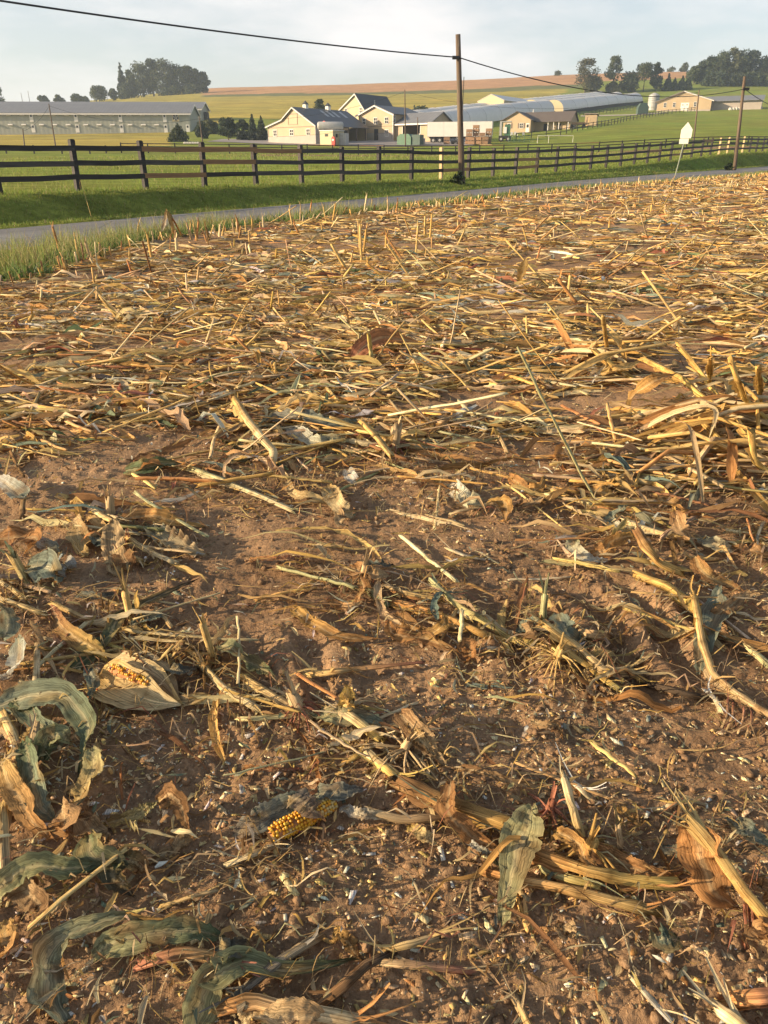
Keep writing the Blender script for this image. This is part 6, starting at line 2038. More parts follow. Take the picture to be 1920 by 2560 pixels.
# --- right middle
HL([(1436, 1345), (1436, 1374), (1476, 1398), (1524, 1400)], .05, 'palegreen', 'pale green leaf looping round the edge of the orange curl', 'white', [.05, .04, .03, .02], .5, .3)
HL([(1476, 1385), (1510, 1374), (1530, 1352), (1560, 1343), (1590, 1338)], .06, 'orange', 'bright orange curled leaf at the front of the litter bank', 'gold', [.03, .05, .06, .06, .05], .8, .4, mark='the bright orange curl')
HK([(1600, 1340), (1622, 1376), (1648, 1405), (1682, 1420)], .024, 'brown', 'thick brown stalk end arching out of the litter bank', 'gold', [.11, .10, .07, .03], mark='the thick brown stalk end')
HL([(1686, 1278), (1700, 1320), (1708, 1340), (1702, 1372)], .07, 'orange', 'orange tan leaf hanging down in the litter bank', 'tan', [.10, .10, .06, .02], .5, .3)
HK([(1573, 1306), (1634, 1329), (1660, 1336), (1697, 1346)], .017, 'pale', 'pale ribbed stalk in the litter bank behind the orange curl', 'straw', [.05, .05, .04, .03], sheath=[(.2, .8, 'pale')])
HL([(1510, 1316), (1532, 1290), (1550, 1274), (1568, 1263)], .05, 'teal', 'grey green leaf leaning at the outer corner of the litter bank', 'greygreen', [.01, .05, .08, .09], .4, .2)
HL([(1516, 1296), (1540, 1318), (1580, 1330), (1600, 1338)], .05, 'white', 'white edged leaf under the leaning grey green leaf', 'palegreen')
HL([(1640, 1240), (1680, 1260), (1730, 1290)], .08, 'straw', 'wide straw leaf with brown spots in the litter bank', 'orange')
HL([(1745, 1342), (1780, 1360), (1810, 1370), (1855, 1370)], .07, 'greygreen', 'grey green leaf lying across the litter bank', 'pale', None, .3, .2)
HL([(1835, 1367), (1870, 1378), (1905, 1390), (1940, 1402)], .07, 'orange', 'orange leaf at the far edge of the litter bank', 'tan')
HL([(1350, 1404), (1420, 1410), (1495, 1418), (1594, 1433), (1735, 1489)], .032, 'palegreen', 'long narrow olive leaf pointing out over bare soil', 'pale', [.015, .02, .03, .03, .015], .1, .15, .5, .05, mark='the long olive leaf', n=40)
HL([(1735, 1393), (1762, 1436), (1817, 1463), (1865, 1480)], .06, 'orange', 'arched orange leaf beyond the grey diamond leaf', 'brown', [.06, .05, .03, .01], .4, .2)
HL([(1760, 1550), (1812, 1527), (1861, 1492), (1905, 1486)], .04, 'brown', 'long brown leaf curving behind the jointed stalk', 'tan', [.03, .03, .03, .02], .4, .2)
HK([(1612, 1446), (1668, 1477), (1700, 1494), (1733, 1512), (1760, 1522)], .0185, 'gold', 'yellow stalk lying below the long olive leaf', 'yellow', sheath=[(.5, 1., 'yellow')], mark='the yellow stalk')
HK([(1733, 1488), (1740, 1542), (1757, 1611), (1787, 1675), (1832, 1729), (1891, 1769), (1940, 1795)], .016, 'gold', 'long jointed stalk curving down to the picture edge', 'tan', [.06, .05, .04, .03, .03, .025, .02], (3, 0), sheath=[(.0, .25, 'yellow'), (.65, .95, 'tan')], mark='the long jointed stalk')
HL([(1798, 1464), (1792, 1527), (1765, 1596), (1748, 1688)], .08, 'greygreen', 'grey green diamond shaped leaf under the long jointed stalk', 'greygreen', [.05, .03, .02, .01], .1, .12, .25, .05, 'diamond', mark='the grey diamond leaf')
HK([(1818, 1570), (1856, 1606), (1885, 1632), (1913, 1657)], .0135, 'pale', 'short pale green stalk lying by itself near the edge', 'palegreen', split=(3, 2), mark='the lone pale stalk')
HK([(1770, 1730), (1790, 1750), (1800, 1772)], .012, 'white', 'short white pith piece on dark soil', 'pale', flat=.5)
for dx_ in (0, 14, 40, 60):
    HK([(1820 + dx_, 1752 + dx_ * .5), (1818 + dx_, 1782 + dx_ * .4), (1806 + dx_, 1815 + dx_ * .4)], .004, 'red', f'reddish brace root below the long jointed stalk, {["outermost", "second", "third", "last"][[0, 14, 40, 60].index(dx_)]} of four', 'tan', [.03, .03, .005], group=True)

# --- centre
HK([(1087, 1461), (1120, 1490), (1152, 1521), (1206, 1550), (1264, 1593), (1313, 1606), (1420, 1624)], .0155, 'palegreen', 'long yellow jointed stalk slanting across the middle, green at its upper end', 'yellow', [.05, .05, .04, .035, .03, .03, .03], (3, 2), sheath=[(.3, .5, 'pale')], mark='the long yellow stalk')
HK([(980, 1501), (1040, 1517), (1098, 1535), (1203, 1583), (1268, 1603)], .016, 'orange', 'brown gold sheath stalk alongside the long yellow stalk', 'gold', sheath=[(.0, .45, 'gold'), (.5, .85, 'tan')], mark='the brown gold stalk')
HK([(966, 1466), (1025, 1485), (1060, 1492), (1094, 1496)], .014, 'tan', 'spotted tan sheath stalk above the brown gold stalk', 'straw', split=(1, 3), sheath=[(.2, .9, 'orange')])
HL([(976, 1552), (979, 1584), (1010, 1592), (1062, 1597), (1098, 1611), (1145, 1632)], .045, 'orange', 'orange brown wavy leaf lying low before the brown gold stalk', 'brown', [.07, .03, .025, .03, .03, .03], .5, .4, mark='the wavy orange leaf')
HL([(1145, 1632), (1165, 1612), (1175, 1640), (1166, 1662)], .05, 'brown', 'curled brown leaf tip at the end of the wavy orange leaf', 'orange', [.03, .05, .04, .01], .6, .4)
HL([(986, 1538), (1025, 1564), (1070, 1588), (1108, 1560), (1106, 1530)], .045, 'brown', 'brown leaf bent round in a loop under the brown gold stalk', 'gold', [.03, .03, .03, .05, .06], .5, .3)
HL([(732, 1521), (760, 1548), (787, 1562), (845, 1590), (948, 1600)], .055, 'gold', 'orange spear shaped leaf alone on the soil', 'orange', [.03, .02, .02, .02, .015], .2, .15, .3, .05, mark='the orange spear leaf')
HL([(900, 1440), (908, 1470), (895, 1500), (893, 1535)], .03, 'brown', 'dark brown leaf strand hanging from the centre clump', 'orange', [.09, .06, .04, .01], .6, .4, mark='the centre clump')
HL([(815, 1500), (850, 1515), (880, 1518), (905, 1500)], .03, 'orange', 'narrow orange leaf looped below the centre clump', 'tan', [.03, .02, .03, .05], .6, .3)
HL([(870, 1418), (920, 1432), (980, 1440)], .06, 'orange', 'short orange leaf on top of the centre clump', 'tan', [.05, .06, .04], .3, .3)
HL([(920, 1412), (950, 1410), (985, 1414)], .05, 'teal', 'dark blue green leaf at the back of the centre clump', 'dark')
HK([(840, 1450), (880, 1465), (920, 1478)], .012, 'pale', 'pale splintered stalk in the centre clump', 'straw', split=(3, 3))
HK([(930, 1482), (945, 1495), (958, 1505)], .018, 'palegreen', 'pale green stalk end peeping under the centre clump', 'green')
HS(905, 1462, .07, .014, 'tan', 'low split stub in the centre clump', (.2, 0), 8, 'brown', .09)
HK([(776, 1686), (840, 1680), (899, 1673), (975, 1664), (1050, 1656)], .0185, 'straw', 'tapered straw sheath lying level with a cut wide end', 'red', r1=.007, flat=.6, split=(2, 0), mark='the tapered sheath')
HL([(866, 1788), (868, 1750), (869, 1712)], .05, 'gold', 'gold spade shaped leaf standing upright on a root clump', 'yellow', [.03, .09, .15], .1, .05, .35, .03, 'diamond', mark='the gold spade leaf')
HS(868, 1800, .04, .018, 'straw', 'root clump below the gold spade shaped leaf', (.1, 0), 22, 'tan', .12)
HK([(870, 1787), (905, 1812), (925, 1828), (946, 1842)], .017, 'pale', 'splintered pale stalk lying beside the gold spade leaf', 'yellow', [.05, .05, .04, .03], (5, 4))
HL([(785, 1782), (820, 1788), (860, 1795), (930, 1800), (975, 1825)], .05, 'palegreen', 'grey green leaf behind the splintered pale stalk', 'greygreen', None, .2, .2)
HK([(918, 1880), (950, 1908), (975, 1925), (995, 1945)], .016, 'pale', 'cut straw stalk end below the splintered pale stalk', 'gold', split=(0, 2), mark='the cut straw end')
HK([(868, 1903), (890, 1892), (912, 1880)], .011, 'gold', 'short gold sliver pointing from the cut straw stalk', 'yellow')
HS(1000, 1898, .05, .012, 'tan', 'grassy fan of pale roots beside the tall brown leaf', (.4, -.1), 24, 'tan', .17)
HL([(996, 1780), (1030, 1820), (1070, 1868), (1112, 1914)], .055, 'brown', 'brown gold lance leaf leaning over the pale root fan', 'tan', [.05, .06, .05, .02], .5, .15, .4, .08, mark='the brown lance leaf')
HL([(1010, 1790), (1045, 1840), (1090, 1890)], .03, 'gold', 'gold inner blade folded into the brown lance leaf', 'tan', [.06, .07, .045], .2, .1)
HL([(1130, 1923), (1190, 1928), (1249, 1946), (1320, 1962), (1390, 1976)], .022, 'brown', 'long thin brown leaf trailing over dark soil', 'tan', None, .2, .2)
HL([(755, 1510), (700, 1500), (640, 1504)], .018, 'orange', 'thin orange strip on the soil above the spear leaf', 'tan')
HL([(620, 1400), (690, 1398), (760, 1398)], .035, 'orange', 'straight orange brown strip on the soil', 'red', None, 0, .1, .3, .05, 'strip')
HK([(1118, 1372), (1160, 1385), (1205, 1397)], .008, 'pale', 'thin white stem with a knob on bare soil', 'white', mark='the thin white stem')
HL([(610, 1920), (690, 1922), (762, 1925)], .018, 'orange', 'thin straight pinkish strip on the soil above the yellow ear', 'red', None, 0, .1, .3, .05, 'strip')
# split stalk bundle
HK([(1366, 1563), (1405, 1590), (1446, 1618), (1510, 1665), (1565, 1678)], .019, 'straw', 'thick splintered stalk crossing the long yellow stalk', 'tan', [.10, .08, .06, .035, .025], (7, 3), sheath=[(.1, .5, 'straw'), (.5, .95, 'tan')], mark='the thick splintered stalk')
HK([(1430, 1638), (1470, 1665), (1500, 1688), (1533, 1712)], .0165, 'gold', 'flat gold slab of stalk below the splintered stalk', 'yellow', [.06, .05, .04, .03], flat=.45, mark='the flat gold slab')
HK([(1528, 1680), (1580, 1684), (1624, 1690)], .012, 'yellow', 'yellow stalk piece turning dark at the red joint', 'gold')
HK([(1626, 1690), (1680, 1718), (1720, 1735), (1756, 1744)], .013, 'dark', 'dark rotten stalk piece behind the lone white pith', 'dark')
HL([(1284, 1588), (1320, 1560), (1350, 1548)], .05, 'teal', 'blue grey leaf behind the thick splintered stalk', 'greygreen', [.02, .05, .07], .3, .2)
HL([(1395, 1535), (1410, 1570), (1440, 1600), (1465, 1615)], .06, 'greygreen', 'grey leaf fanned out behind the splintered stalk', 'teal', [.08, .07, .04, .02], .3, .3)
HL([(1305, 1590), (1325, 1572), (1345, 1580)], .06, 'tan', 'pinkish crumpled leaf at the back of the splintered stalk', 'brown', [.03, .06, .03])
HK([(1455, 1578), (1490, 1586), (1515, 1592)], .018, 'tan', 'short striped tan stalk piece beyond the splintered stalk', 'orange')
HS(1355, 1560, .10, .011, 'palegreen', 'thin green stub standing behind the splintered stalk', (0, 0), 5, 'brown', .06)
HS(1390, 1660, .05, .012, 'straw', 'bunch of pale roots hanging under the long yellow stalk', (.1, -.2), 18, 'straw', .12)
HL([(1480, 1690), (1475, 1720), (1488, 1745)], .03, 'red', 'small pink curled husk scrap below the gold slab', 'tan')
HK([(1480, 1690), (1510, 1718), (1540, 1742)], .007, 'tan', 'thin tan stem below the flat gold slab', None)
HL([(1330, 1800), (1360, 1812), (1400, 1815), (1405, 1850)], .02, 'tan', 'narrow tan leaf curled like a hook on dark soil', 'brown', None, .5, .4)
# --- right of the ear, lower right
HK([(955, 1915), (975, 1930), (998, 1948)], .016, 'yellow', 'yellow cut stalk end pointing up from the big brown sheath', 'gold')
HK([(1030, 1964), (1080, 1988), (1134, 2012), (1238, 2047), (1312, 2072)], .026, 'brown', 'big brown sheathed stalk running down to the broad green blade', 'gold', [.03, .035, .035, .035, .03], (2, 2), flat=.7, sheath=[(0., .45, 'brown'), (.4, .95, 'gold')], mark='the big brown sheath')
HK([(950, 2042), (1010, 2046), (1060, 2044), (1124, 2040)], .016, 'tan', 'dull tan stalk lying level below the big brown sheath', 'brown', flat=.7)
HL([(1128, 1950), (1124, 2000), (1130, 2042), (1165, 2080), (1209, 2108), (1268, 2140)], .052, 'brown', 'brown leaf laid across the big brown sheath and folded toward the viewer', 'orange', [.05, .07, .06, .03, .02, .015], .4, .2, .35, .08, mark='the brown crossing leaf')
HL([(1330, 2012), (1312, 2060), (1300, 2110), (1278, 2180), (1254, 2320)], .088, 'palegreen', 'broad grey green leaf blade lying over the stalks, wide and flat', 'palegreen', [.07, .065, .06, .05, .015], .05, .08, .22, .04, 'diamond', mark='the broad green blade', n=40)
HK([(1337, 2130), (1400, 2155), (1469, 2178), (1585, 2201), (1658, 2208)], .0165, 'orange', 'yellow green jointed stalk passing right of the broad green blade', 'yellow', [.04, .04, .035, .03, .025], sheath=[(.0, .35, 'orange'), (.7, 1., 'orange')], mark='the yellow green stalk')
HK([(1224, 2180), (1290, 2198), (1365, 2209), (1481, 2236), (1618, 2272)], .0145, 'orange', 'smooth orange stalk passing under the broad green blade', 'straw', mark='the smooth orange stalk')
HK([(1370, 2176), (1420, 2196), (1470, 2208)], .013, 'palegreen', 'short split yellow stalk between the two long stalks', 'yellow', split=(1, 4))
HL([(1380, 2100), (1398, 2084), (1440, 2108), (1470, 2150), (1520, 2192)], .032, 'gold', 'gold leaf looping up behind the yellow green stalk', 'orange', [.03, .07, .07, .05, .03], .6, .25)
HL([(1440, 2105), (1500, 2135), (1560, 2160), (1620, 2182), (1705, 2200)], .05, 'brown', 'long dull brown leaf lying behind the yellow green stalk', 'orange', [.05, .05, .04, .03, .02], .3, .2, mark='the dull brown leaf')
HK([(1416, 1960), (1425, 1995), (1436, 2033), (1453, 2088)], .0125, 'pale', 'slim pale stalk standing up out of the lower right pile', 'straw', [.14, .11, .07, .03], (2, 0), mark='the slim pale stalk')
HK([(1426, 1950), (1450, 1968), (1472, 1988)], .012, 'white', 'white pith piece lying beyond the slim pale stalk', 'pale', flat=.6)
HK([(1545, 2075), (1548, 2105), (1552, 2140)], .009, 'tan', 'short tan peg standing in the lower right pile', 'brown', [.08, .05, .02])
HS(1460, 2150, .04, .012, 'gold', 'fan of gold roots behind the yellow green stalk', (.2, 0), 18, 'gold', .12)
HS(1365, 2060, .05, .010, 'red', 'dark red root tuft beside the tip of the broad green blade', (.2, .2), 12, 'red', .10)
HL([(1722, 2064), (1745, 2110), (1759, 2160), (1793, 2236), (1850, 2272)], .085, 'orange', 'wide crinkled orange leaf leaning on the golden stalk at the edge', 'orange', [.12, .11, .09, .05, .015], .5, .12, .3, .25, mark='the wide orange leaf')
HK([(1735, 2060), (1765, 2095), (1793, 2131), (1863, 2236), (1935, 2320)], .0155, 'straw', 'golden split stalk above the wide crinkled orange leaf', 'gold', [.14, .13, .12, .08, .04], (6, 0), sheath=[(0, .5, 'straw')], mark='the golden edge stalk')
HL([(1822, 2048), (1850, 2066), (1876, 2080), (1940, 2124)], .05, 'teal', 'blue green leaf at the picture edge above the orange leaf', 'greygreen', None, .2, .15, mark='the blue green edge leaf')
for j, (x, y) in enumerate(((1862, 2270), (1870, 2262), (1880, 2275), (1888, 2268))):
    HK([(x, y), (x + 4, y + 45), (x + 2, y + 95 - j * 8)], .0035, 'red', f'red hair thin root below the golden edge stalk, {["first", "second", "third", "fourth"][j]} from the orange leaf', 'red', [.06, .03, .005])
HL([(1660, 2115), (1700, 2140), (1740, 2168)], .045, 'greygreen', 'grey leaf between the dull brown leaf and the wide orange leaf', 'tan')
HL([(1880, 2200), (1905, 2225), (1935, 2240)], .05, 'orange', 'curled rusty leaf at the edge behind the golden stalk', 'brown', [.05, .06, .04])
HL([(1890, 2390), (1910, 2340), (1935, 2310)], .06, 'tan', 'tan sheath end rising at the picture edge', 'orange', [.02, .05, .08])
HK([(1849, 2498), (1890, 2493), (1940, 2488)], .020, 'orange', 'thick rusty stalk piece at the lower edge corner', 'red', mark='the rusty corner stalk')
HK([(1810, 2532), (1835, 2550), (1870, 2580)], .018, 'pale', 'pale splintered stalk end at the bottom corner', 'straw', split=(5, 0))
HK([(960, 2409), (1047, 2415), (1100, 2420), (1160, 2428)], .011, 'tan', 'tan stalk lying level below the centre at the bottom', 'red', mark='the level tan stalk')
HK([(962, 2376), (1020, 2362), (1090, 2345)], .011, 'straw', 'split straw stalk just above the level tan stalk', 'tan', split=(2, 2))
HK([(1583, 2448), (1620, 2490), (1670, 2545)], .007, 'pale', 'thin pale stem slanting near the bottom edge', 'white', mark='the slanting pale stem')
HK([(1290, 2500), (1305, 2530), (1325, 2565)], .009, 'tan', 'small split stalk at the bottom edge', 'straw', split=(3, 0))
HL([(1330, 2330), (1395, 2320), (1418, 2310)], .012, 'orange', 'thin orange stem with a torn scrap below the broad green blade', 'tan')
HL([(1400, 2305), (1412, 2325), (1408, 2345)], .045, 'orange', 'triangular orange leaf scrap on chaff', 'pale', None, .1, .1, .1, .1, 'diamond')
HL([(1635, 2345), (1665, 2350), (1690, 2338)], .06, 'teal', 'dark green torn leaf scrap among chaff', 'green', None, .1, .1, .1, .1, 'diamond')
HL([(850, 2010), (880, 2030), (920, 2040), (970, 2052)], .03, 'white', 'white papery strip beside the upper end of the yellow ear', 'pale', None, .2, .3)
HL([(1022, 2064), (1060, 2090), (1100, 2118)], .03, 'yellow', 'yellow shredded strip below the dull tan stalk', 'pale', None, .2, .3)
HL([(1165, 2095), (1210, 2130), (1258, 2165)], .018, 'white', 'white rimmed green strip under the brown crossing leaf', 'green', None, .3, .2)
HK([(1645, 2025), (1665, 2016), (1690, 2006)], .008, 'pale', 'pale stem bit on dark soil beyond the lower right pile', None)
HL([(1548, 2015), (1570, 2040), (1600, 2055), (1620, 2050)], .025, 'gold', 'narrow gold leaf curled on dark soil', 'brown')

# --- tall stalks at the right, mid distance
for pts_, r_, lab, lf in (
        ([(1828, 905), (1843, 950), (1863, 1000), (1930, 1058)], .026, 'tall bent gold stalk rising in the pile at the edge', [.45, .35, .18, .04]),
        ([(1776, 892), (1775, 930), (1773, 968)], .017, 'straight yellow stalk standing upright in the edge pile', [.42, .22, .03]),
        ([(1897, 920), (1899, 965), (1901, 1008)], .022, 'short upright stalk by the edge with a cut top', [.40, .22, .03]),
        ([(1880, 1095), (1886, 1149), (1905, 1170), (1935, 1188)], .022, 'leaning gold stalk at the edge below the pile', [.20, .10, .05, .02]),
        ([(1612, 898), (1701, 952), (1745, 985), (1785, 1014)], .022, 'long orange stalk slanting down through the pile', [.22, .15, .10, .05]),
        ([(1490, 880), (1540, 920), (1590, 948)], .022, 'yellow stalk slanting before the pile', [.15, .08, .03]),
        ([(1700, 870), (1730, 900), (1765, 950), (1800, 1000)], .020, 'golden stalk crossing behind the slanting orange one', [.25, .18, .10, .03]),
        ([(1760, 1060), (1790, 1090), (1835, 1135)], .020, 'pale stalk at the foot of the edge pile', [.10, .06, .03]),
        ([(1850, 1060), (1875, 1100), (1915, 1135)], .018, 'second pale stalk at the foot of the edge pile', [.12, .06, .02])):
    HK(pts_, r_, 'gold', lab, 'yellow', lf, (3, 1), sheath=[(.2, .7, 'gold')], mark='the tall pile at the edge' if 'bent gold' in lab else None)
HL([(1566, 1008), (1602, 975), (1640, 952), (1690, 933)], .09, 'gold', 'broad golden leaf sweeping up to the slanting orange stalk', 'orange', [.03, .12, .18, .2], .4, .2, mark='the broad golden leaf')
HL([(1664, 1082), (1710, 1075), (1759, 1056), (1790, 1030), (1815, 1005)], .10, 'orange', 'wide orange gold leaf rising into the edge pile', 'gold', [.03, .06, .10, .16, .22], .4, .2)
HL([(1500, 935), (1540, 928), (1600, 905)], .10, 'gold', 'bundle of golden leaf blades before the edge pile', 'straw', [.05, .10, .12], .3, .3)
HL([(1520, 830), (1545, 860), (1560, 905)], .08, 'straw', 'straw leaf hanging from an upright stalk', 'gold', [.25, .18, .05], .4, .3)
HK([(1508, 795), (1513, 840), (1518, 885)], .018, 'straw', 'upright straw stalk with leaves before the far litter', 'gold', [.40, .22, .03], mark='the upright leafy stalk')
HL([(1430, 905), (1470, 880), (1505, 840)], .08, 'tan', 'tan leaf sweeping up to the upright leafy stalk', 'straw', [.04, .10, .22], .3, .3)

# --- stems left standing along the verge
def standing(px, py, pyt, r, col, label, dx=0, leaf=None):
    b = spot(px, py, 0)
    dist = np.hypot(b[0], b[1])
    hgt = (py - pyt) / 2150. * dist * 1.0
    P = np.array([b, b + np.array([dx * .5, 0, hgt * .5]), b + np.array([dx, 0, hgt])])
    _seed[0] += 1
    rng = np.random.default_rng(_seed[0])
    c = curve(P, 8)
    o = put('corn_stub', tubes(c[None], (r * np.linspace(1.15, .85, 8))[None], [C(col)], 8, _seed[0], None, .9), M_STALK)
    tag(o, label, 'corn stub', 'stumps of corn on the field')
    for j in range(2):
        a = np.array([rng.normal() * .4, rng.normal() * .3, 1.0])
        Q = np.array([c[-1] - [0, 0, .02], c[-1] + a * .05, c[-1] + a * .11])
        put('split_fibre', ribbons(curve(Q, 5)[None], (r * .6 * np.linspace(1, .3, 5))[None], [C(col)], 3, _seed[0] + j, None, .5), M_STALK, o)
    return o


HL([(405, 592), (412, 560), (417, 522)], .10, 'white', 'tall bleached leaf standing upright where soil meets verge', 'straw', [.02, .32, .78], .4, .1, .4, .08, 'diamond', mark='the tall bleached leaf at the verge')
HL([(418, 524), (428, 560), (436, 592)], .07, 'palegreen', 'grey green leaf hanging from the top of the tall bleached leaf', 'straw', [.76, .35, .02], .3, .2, .3, .1)
HK([(432, 548), (445, 570), (455, 590)], .02, 'orange', 'broken orange stalk leaning beside the tall bleached leaf', 'straw', [.4, .2, .02])
edge = [(470, 598, 560), (480, 600, 562), (487, 602, 558), (497, 602, 562), (520, 596, 562), (548, 592, 566), (560, 590, 566), (585, 588, 560), (600, 590, 550), (618, 584, 556), (630, 580, 552), (660, 572, 545),
        (198, 655, 600), (231, 655, 610), (158, 640, 575), (345, 600, 565), (378, 648, 590), (440, 632, 600), (720, 560, 520), (745, 552, 512), (770, 548, 512), (800, 545, 516), (846, 540, 505), (900, 532, 495), (925, 530, 500), (955, 530, 505),
        (985, 526, 500), (1020, 522, 495), (1060, 518, 492), (1100, 512, 490), (1140, 508, 486), (1175, 504, 480), (1210, 498, 476), (1240, 495, 470), (1275, 492, 468), (1310, 487, 464), (1350, 482, 462), (1390, 478, 458), (1440, 474, 452), (1490, 469, 450), (1540, 466, 446), (1600, 460, 440), (1660, 456, 436), (1720, 452, 432), (1790, 448, 428), (1850, 444, 424)]
cols = ['straw', 'tan', 'orange', 'straw', 'gold', 'pale']
nm_ = ['straw coloured', 'dull tan', 'rusty orange', 'straw yellow', 'golden', 'bleached']
for i, (x, y, yt) in enumerate(edge):
    rj = random.Random(900 + i); jx = rj.uniform(-16, 16) if x > 700 else rj.uniform(-4, 4); yt += rj.uniform(-3, 8) if x > 700 else 0; y += rj.uniform(0, 14) if x > 700 else 0; yt += max(0, (y - yt) - 16) if x > 1000 else 0; x += jx
    near = ('beside the tall bleached leaf' if 380 < x < 520 else 'past the bleached leaf' if 520 <= x < 900 else 'by the grassy edge at the corner' if x <= 380 else 'below the tall pole' if x < 1250 else 'in line with the sign' if x < 1750 else 'at the far end of the verge')
    standing(x, y, yt, .016 + .006 * (i % 3) / 2, cols[i % 6], f'{nm_[i % 6]} {["short", "leaning", "split", "upright", "stout"][i % 5]} corn stump standing {near}', random.Random(i).uniform(-.08, .08))
# bright uprights further in
for i, (x, y, yt, dx) in enumerate(((900, 632, 560, -.02), (908, 640, 575, .05), (1010, 655, 590, -.25), (1040, 640, 566, .02), (1062, 596, 540, .0), (1075, 598, 538, .02), (1128, 590, 562, .15), (1032, 700, 610, -.3), (870, 680, 610, -.2), (965, 625, 590, 0), (750, 590, 560, -.1), (1145, 612, 575, .1), (905, 665, 560, -.02), (970, 700, 660, -.25), (1440, 760, 700, -.2), (1420, 740, 690, 0), (300, 800, 740, -.15), (60, 820, 790, .1))):
    standing(x, y, yt, .018, ['straw', 'gold', 'orange', 'straw'][i % 4], f'{["bright straw", "golden", "orange", "pale straw"][i % 4]} cut stem {["standing", "leaning", "jutting"][i % 3]} out of the mid field litter {["before the new fence post", "below the tall pole", "amid flattened stalks", "in the wide straw mat", "under the long fence", "near the road verge"][i // 3]}', dx)
# ------------------------------------------------------------------ the mat of cut corn over the field
def smooth(a, b, x):
    t = np.clip((x - a) / (b - a), 0, 1)
    return t * t * (3 - 2 * t)


CLUMPS = [(*spot(px, py)[:2], s, w) for px, py, s, w in (
    (60, 1480, .30, 1), (230, 1580, .30, .8), (420, 1640, .22, .9), (90, 1900, .26, .8), (140, 2230, .22, 1), (400, 2420, .26, .9), (60, 2450, .2, .5), (860, 1470, .26, 1), (1020, 1510, .25, .9), (880, 1860, .20, 1),
    (1010, 1930, .18, .9), (1360, 2130, .24, 1), (1530, 2200, .22, .9), (1780, 2160, .20, .7), (1570, 1340, .35, 1), (1760, 1330, .45, 1), (1250, 1600, .28, .9), (1440, 1640, .22, .9), (1130, 2030, .2, .7),
    (280, 1340, .35, .7), (1730, 1500, .3, .5), (1850, 1760, .2, .6), (600, 1760, .2, .7), (690, 2180, .2, .4), (1250, 2380, .3, .4), (1700, 2330, .3, .5), (985, 1130, .5, .8), (640, 1200, .5, .7), (1100, 1220, .4, .5))]


def density(X, Y):
    """how thickly the litter lies, 0..1"""
    n1 = fbm(X * .5, Y * .9, 3, 201); n2 = fbm(X * 1.5, Y * 2.4, 3, 202)
    ratio = X / np.maximum(Y, .3)
    start = np.interp(ratio, [-.6, -.35, -.1, .12, .25, .33, .6], [3.7, 3.9, 3.65, 3.75, 3.3, 2.8, 2.4])
    d = smooth(-.25, .75, Y - start + 1.1 * n2 + .5 * n1) * np.clip(.52 + 1.5 * n1 + 1.3 * n2 + .22 * np.sin(SQ(X, Y)[1] * 2 * math.pi / .95 + 3 * n1), .03, 1)
    # thinner wheel lanes further out
    d = d * (1 - .55 * smooth(8, 11, Y) * smooth(.05, .25, fbm(X * .25 + Y * .06, Y * .9, 2, 203)))
    for cx, cy, s, w in CLUMPS:
        d = np.maximum(d, w * .62 * np.exp(-((X - cx) ** 2 + (Y - cy) ** 2) / (s * s)) * (.75 + 1.2 * n2))
    d = np.maximum(d, .018)
    return np.clip(d, 0, 1)


_LY = np.linspace(.7, 48, 4000)


def scatter(n, rng, ymin=.75, ymax=48, lod=7.0, dens=density, wide=.78, margin=-.1):
    """n places on the field, thicker where the litter lies; even per square metre out to lod metres, sparser beyond"""
    pdf = _LY * np.minimum(1, (lod / _LY) ** 1.25) * (_LY >= ymin) * (_LY <= ymax)
    cdf = np.cumsum(pdf); cdf /= cdf[-1]
    out = []; have = 0
    while have < n:
        m = n * 3
        Y = np.interp(rng.random(m), cdf, _LY)
        X = rng.uniform(-wide, wide, m) * (Y + .25)
        ok = in_field(X, Y, margin) & (rng.random(m) < dens(X, Y))
        out.append(np.stack([X[ok], Y[ok]], -1)); have += ok.sum()
    return np.concatenate(out)[:n]


def bearing(n, rng, X):
    """pieces mostly lie across the view, a few every way"""
    a = rng.normal(-.22, .50, n)
    u = rng.random(n) < .36
    return np.where(u, rng.uniform(-1.57, 1.57, n), a)


def pick_cols(n, rng, names, w, var=.16):
    cols = np.array([PAL[k] for k in names]); w = np.array(w, float)
    i = rng.choice(len(names), n, p=w / w.sum())
    return cols[i] * np.clip(1 + var * rng.normal(size=(n, 1)), .5, 1.45) * (1 + .05 * rng.normal(size=(n, 3))), i


def lay(xy, L, ang, K, rng, bend=.12, lift=.012, loft=.03, tilt=.05):
    """centre lines of pieces lying on the soil: (N, K, 3)"""
    n = len(xy)
    s = np.linspace(-.5, .5, K)[None] * L[:, None]
    bb = (rng.normal(size=n) * bend / np.maximum(L, .02))[:, None]
    dx = s; dy = bb * s * s * 2
    ca, sa = np.cos(ang)[:, None], np.sin(ang)[:, None]
    X = xy[:, :1] + dx * ca - dy * sa; Y = xy[:, 1:] + dx * sa + dy * ca
    g = field_z(X, Y)
    return X, Y, g, s


def mound(X, Y):
    return .085 * np.clip(2.4 * fbm(X * 1.1, Y * 1.5, 3, 205), 0, 1) * density(X, Y)


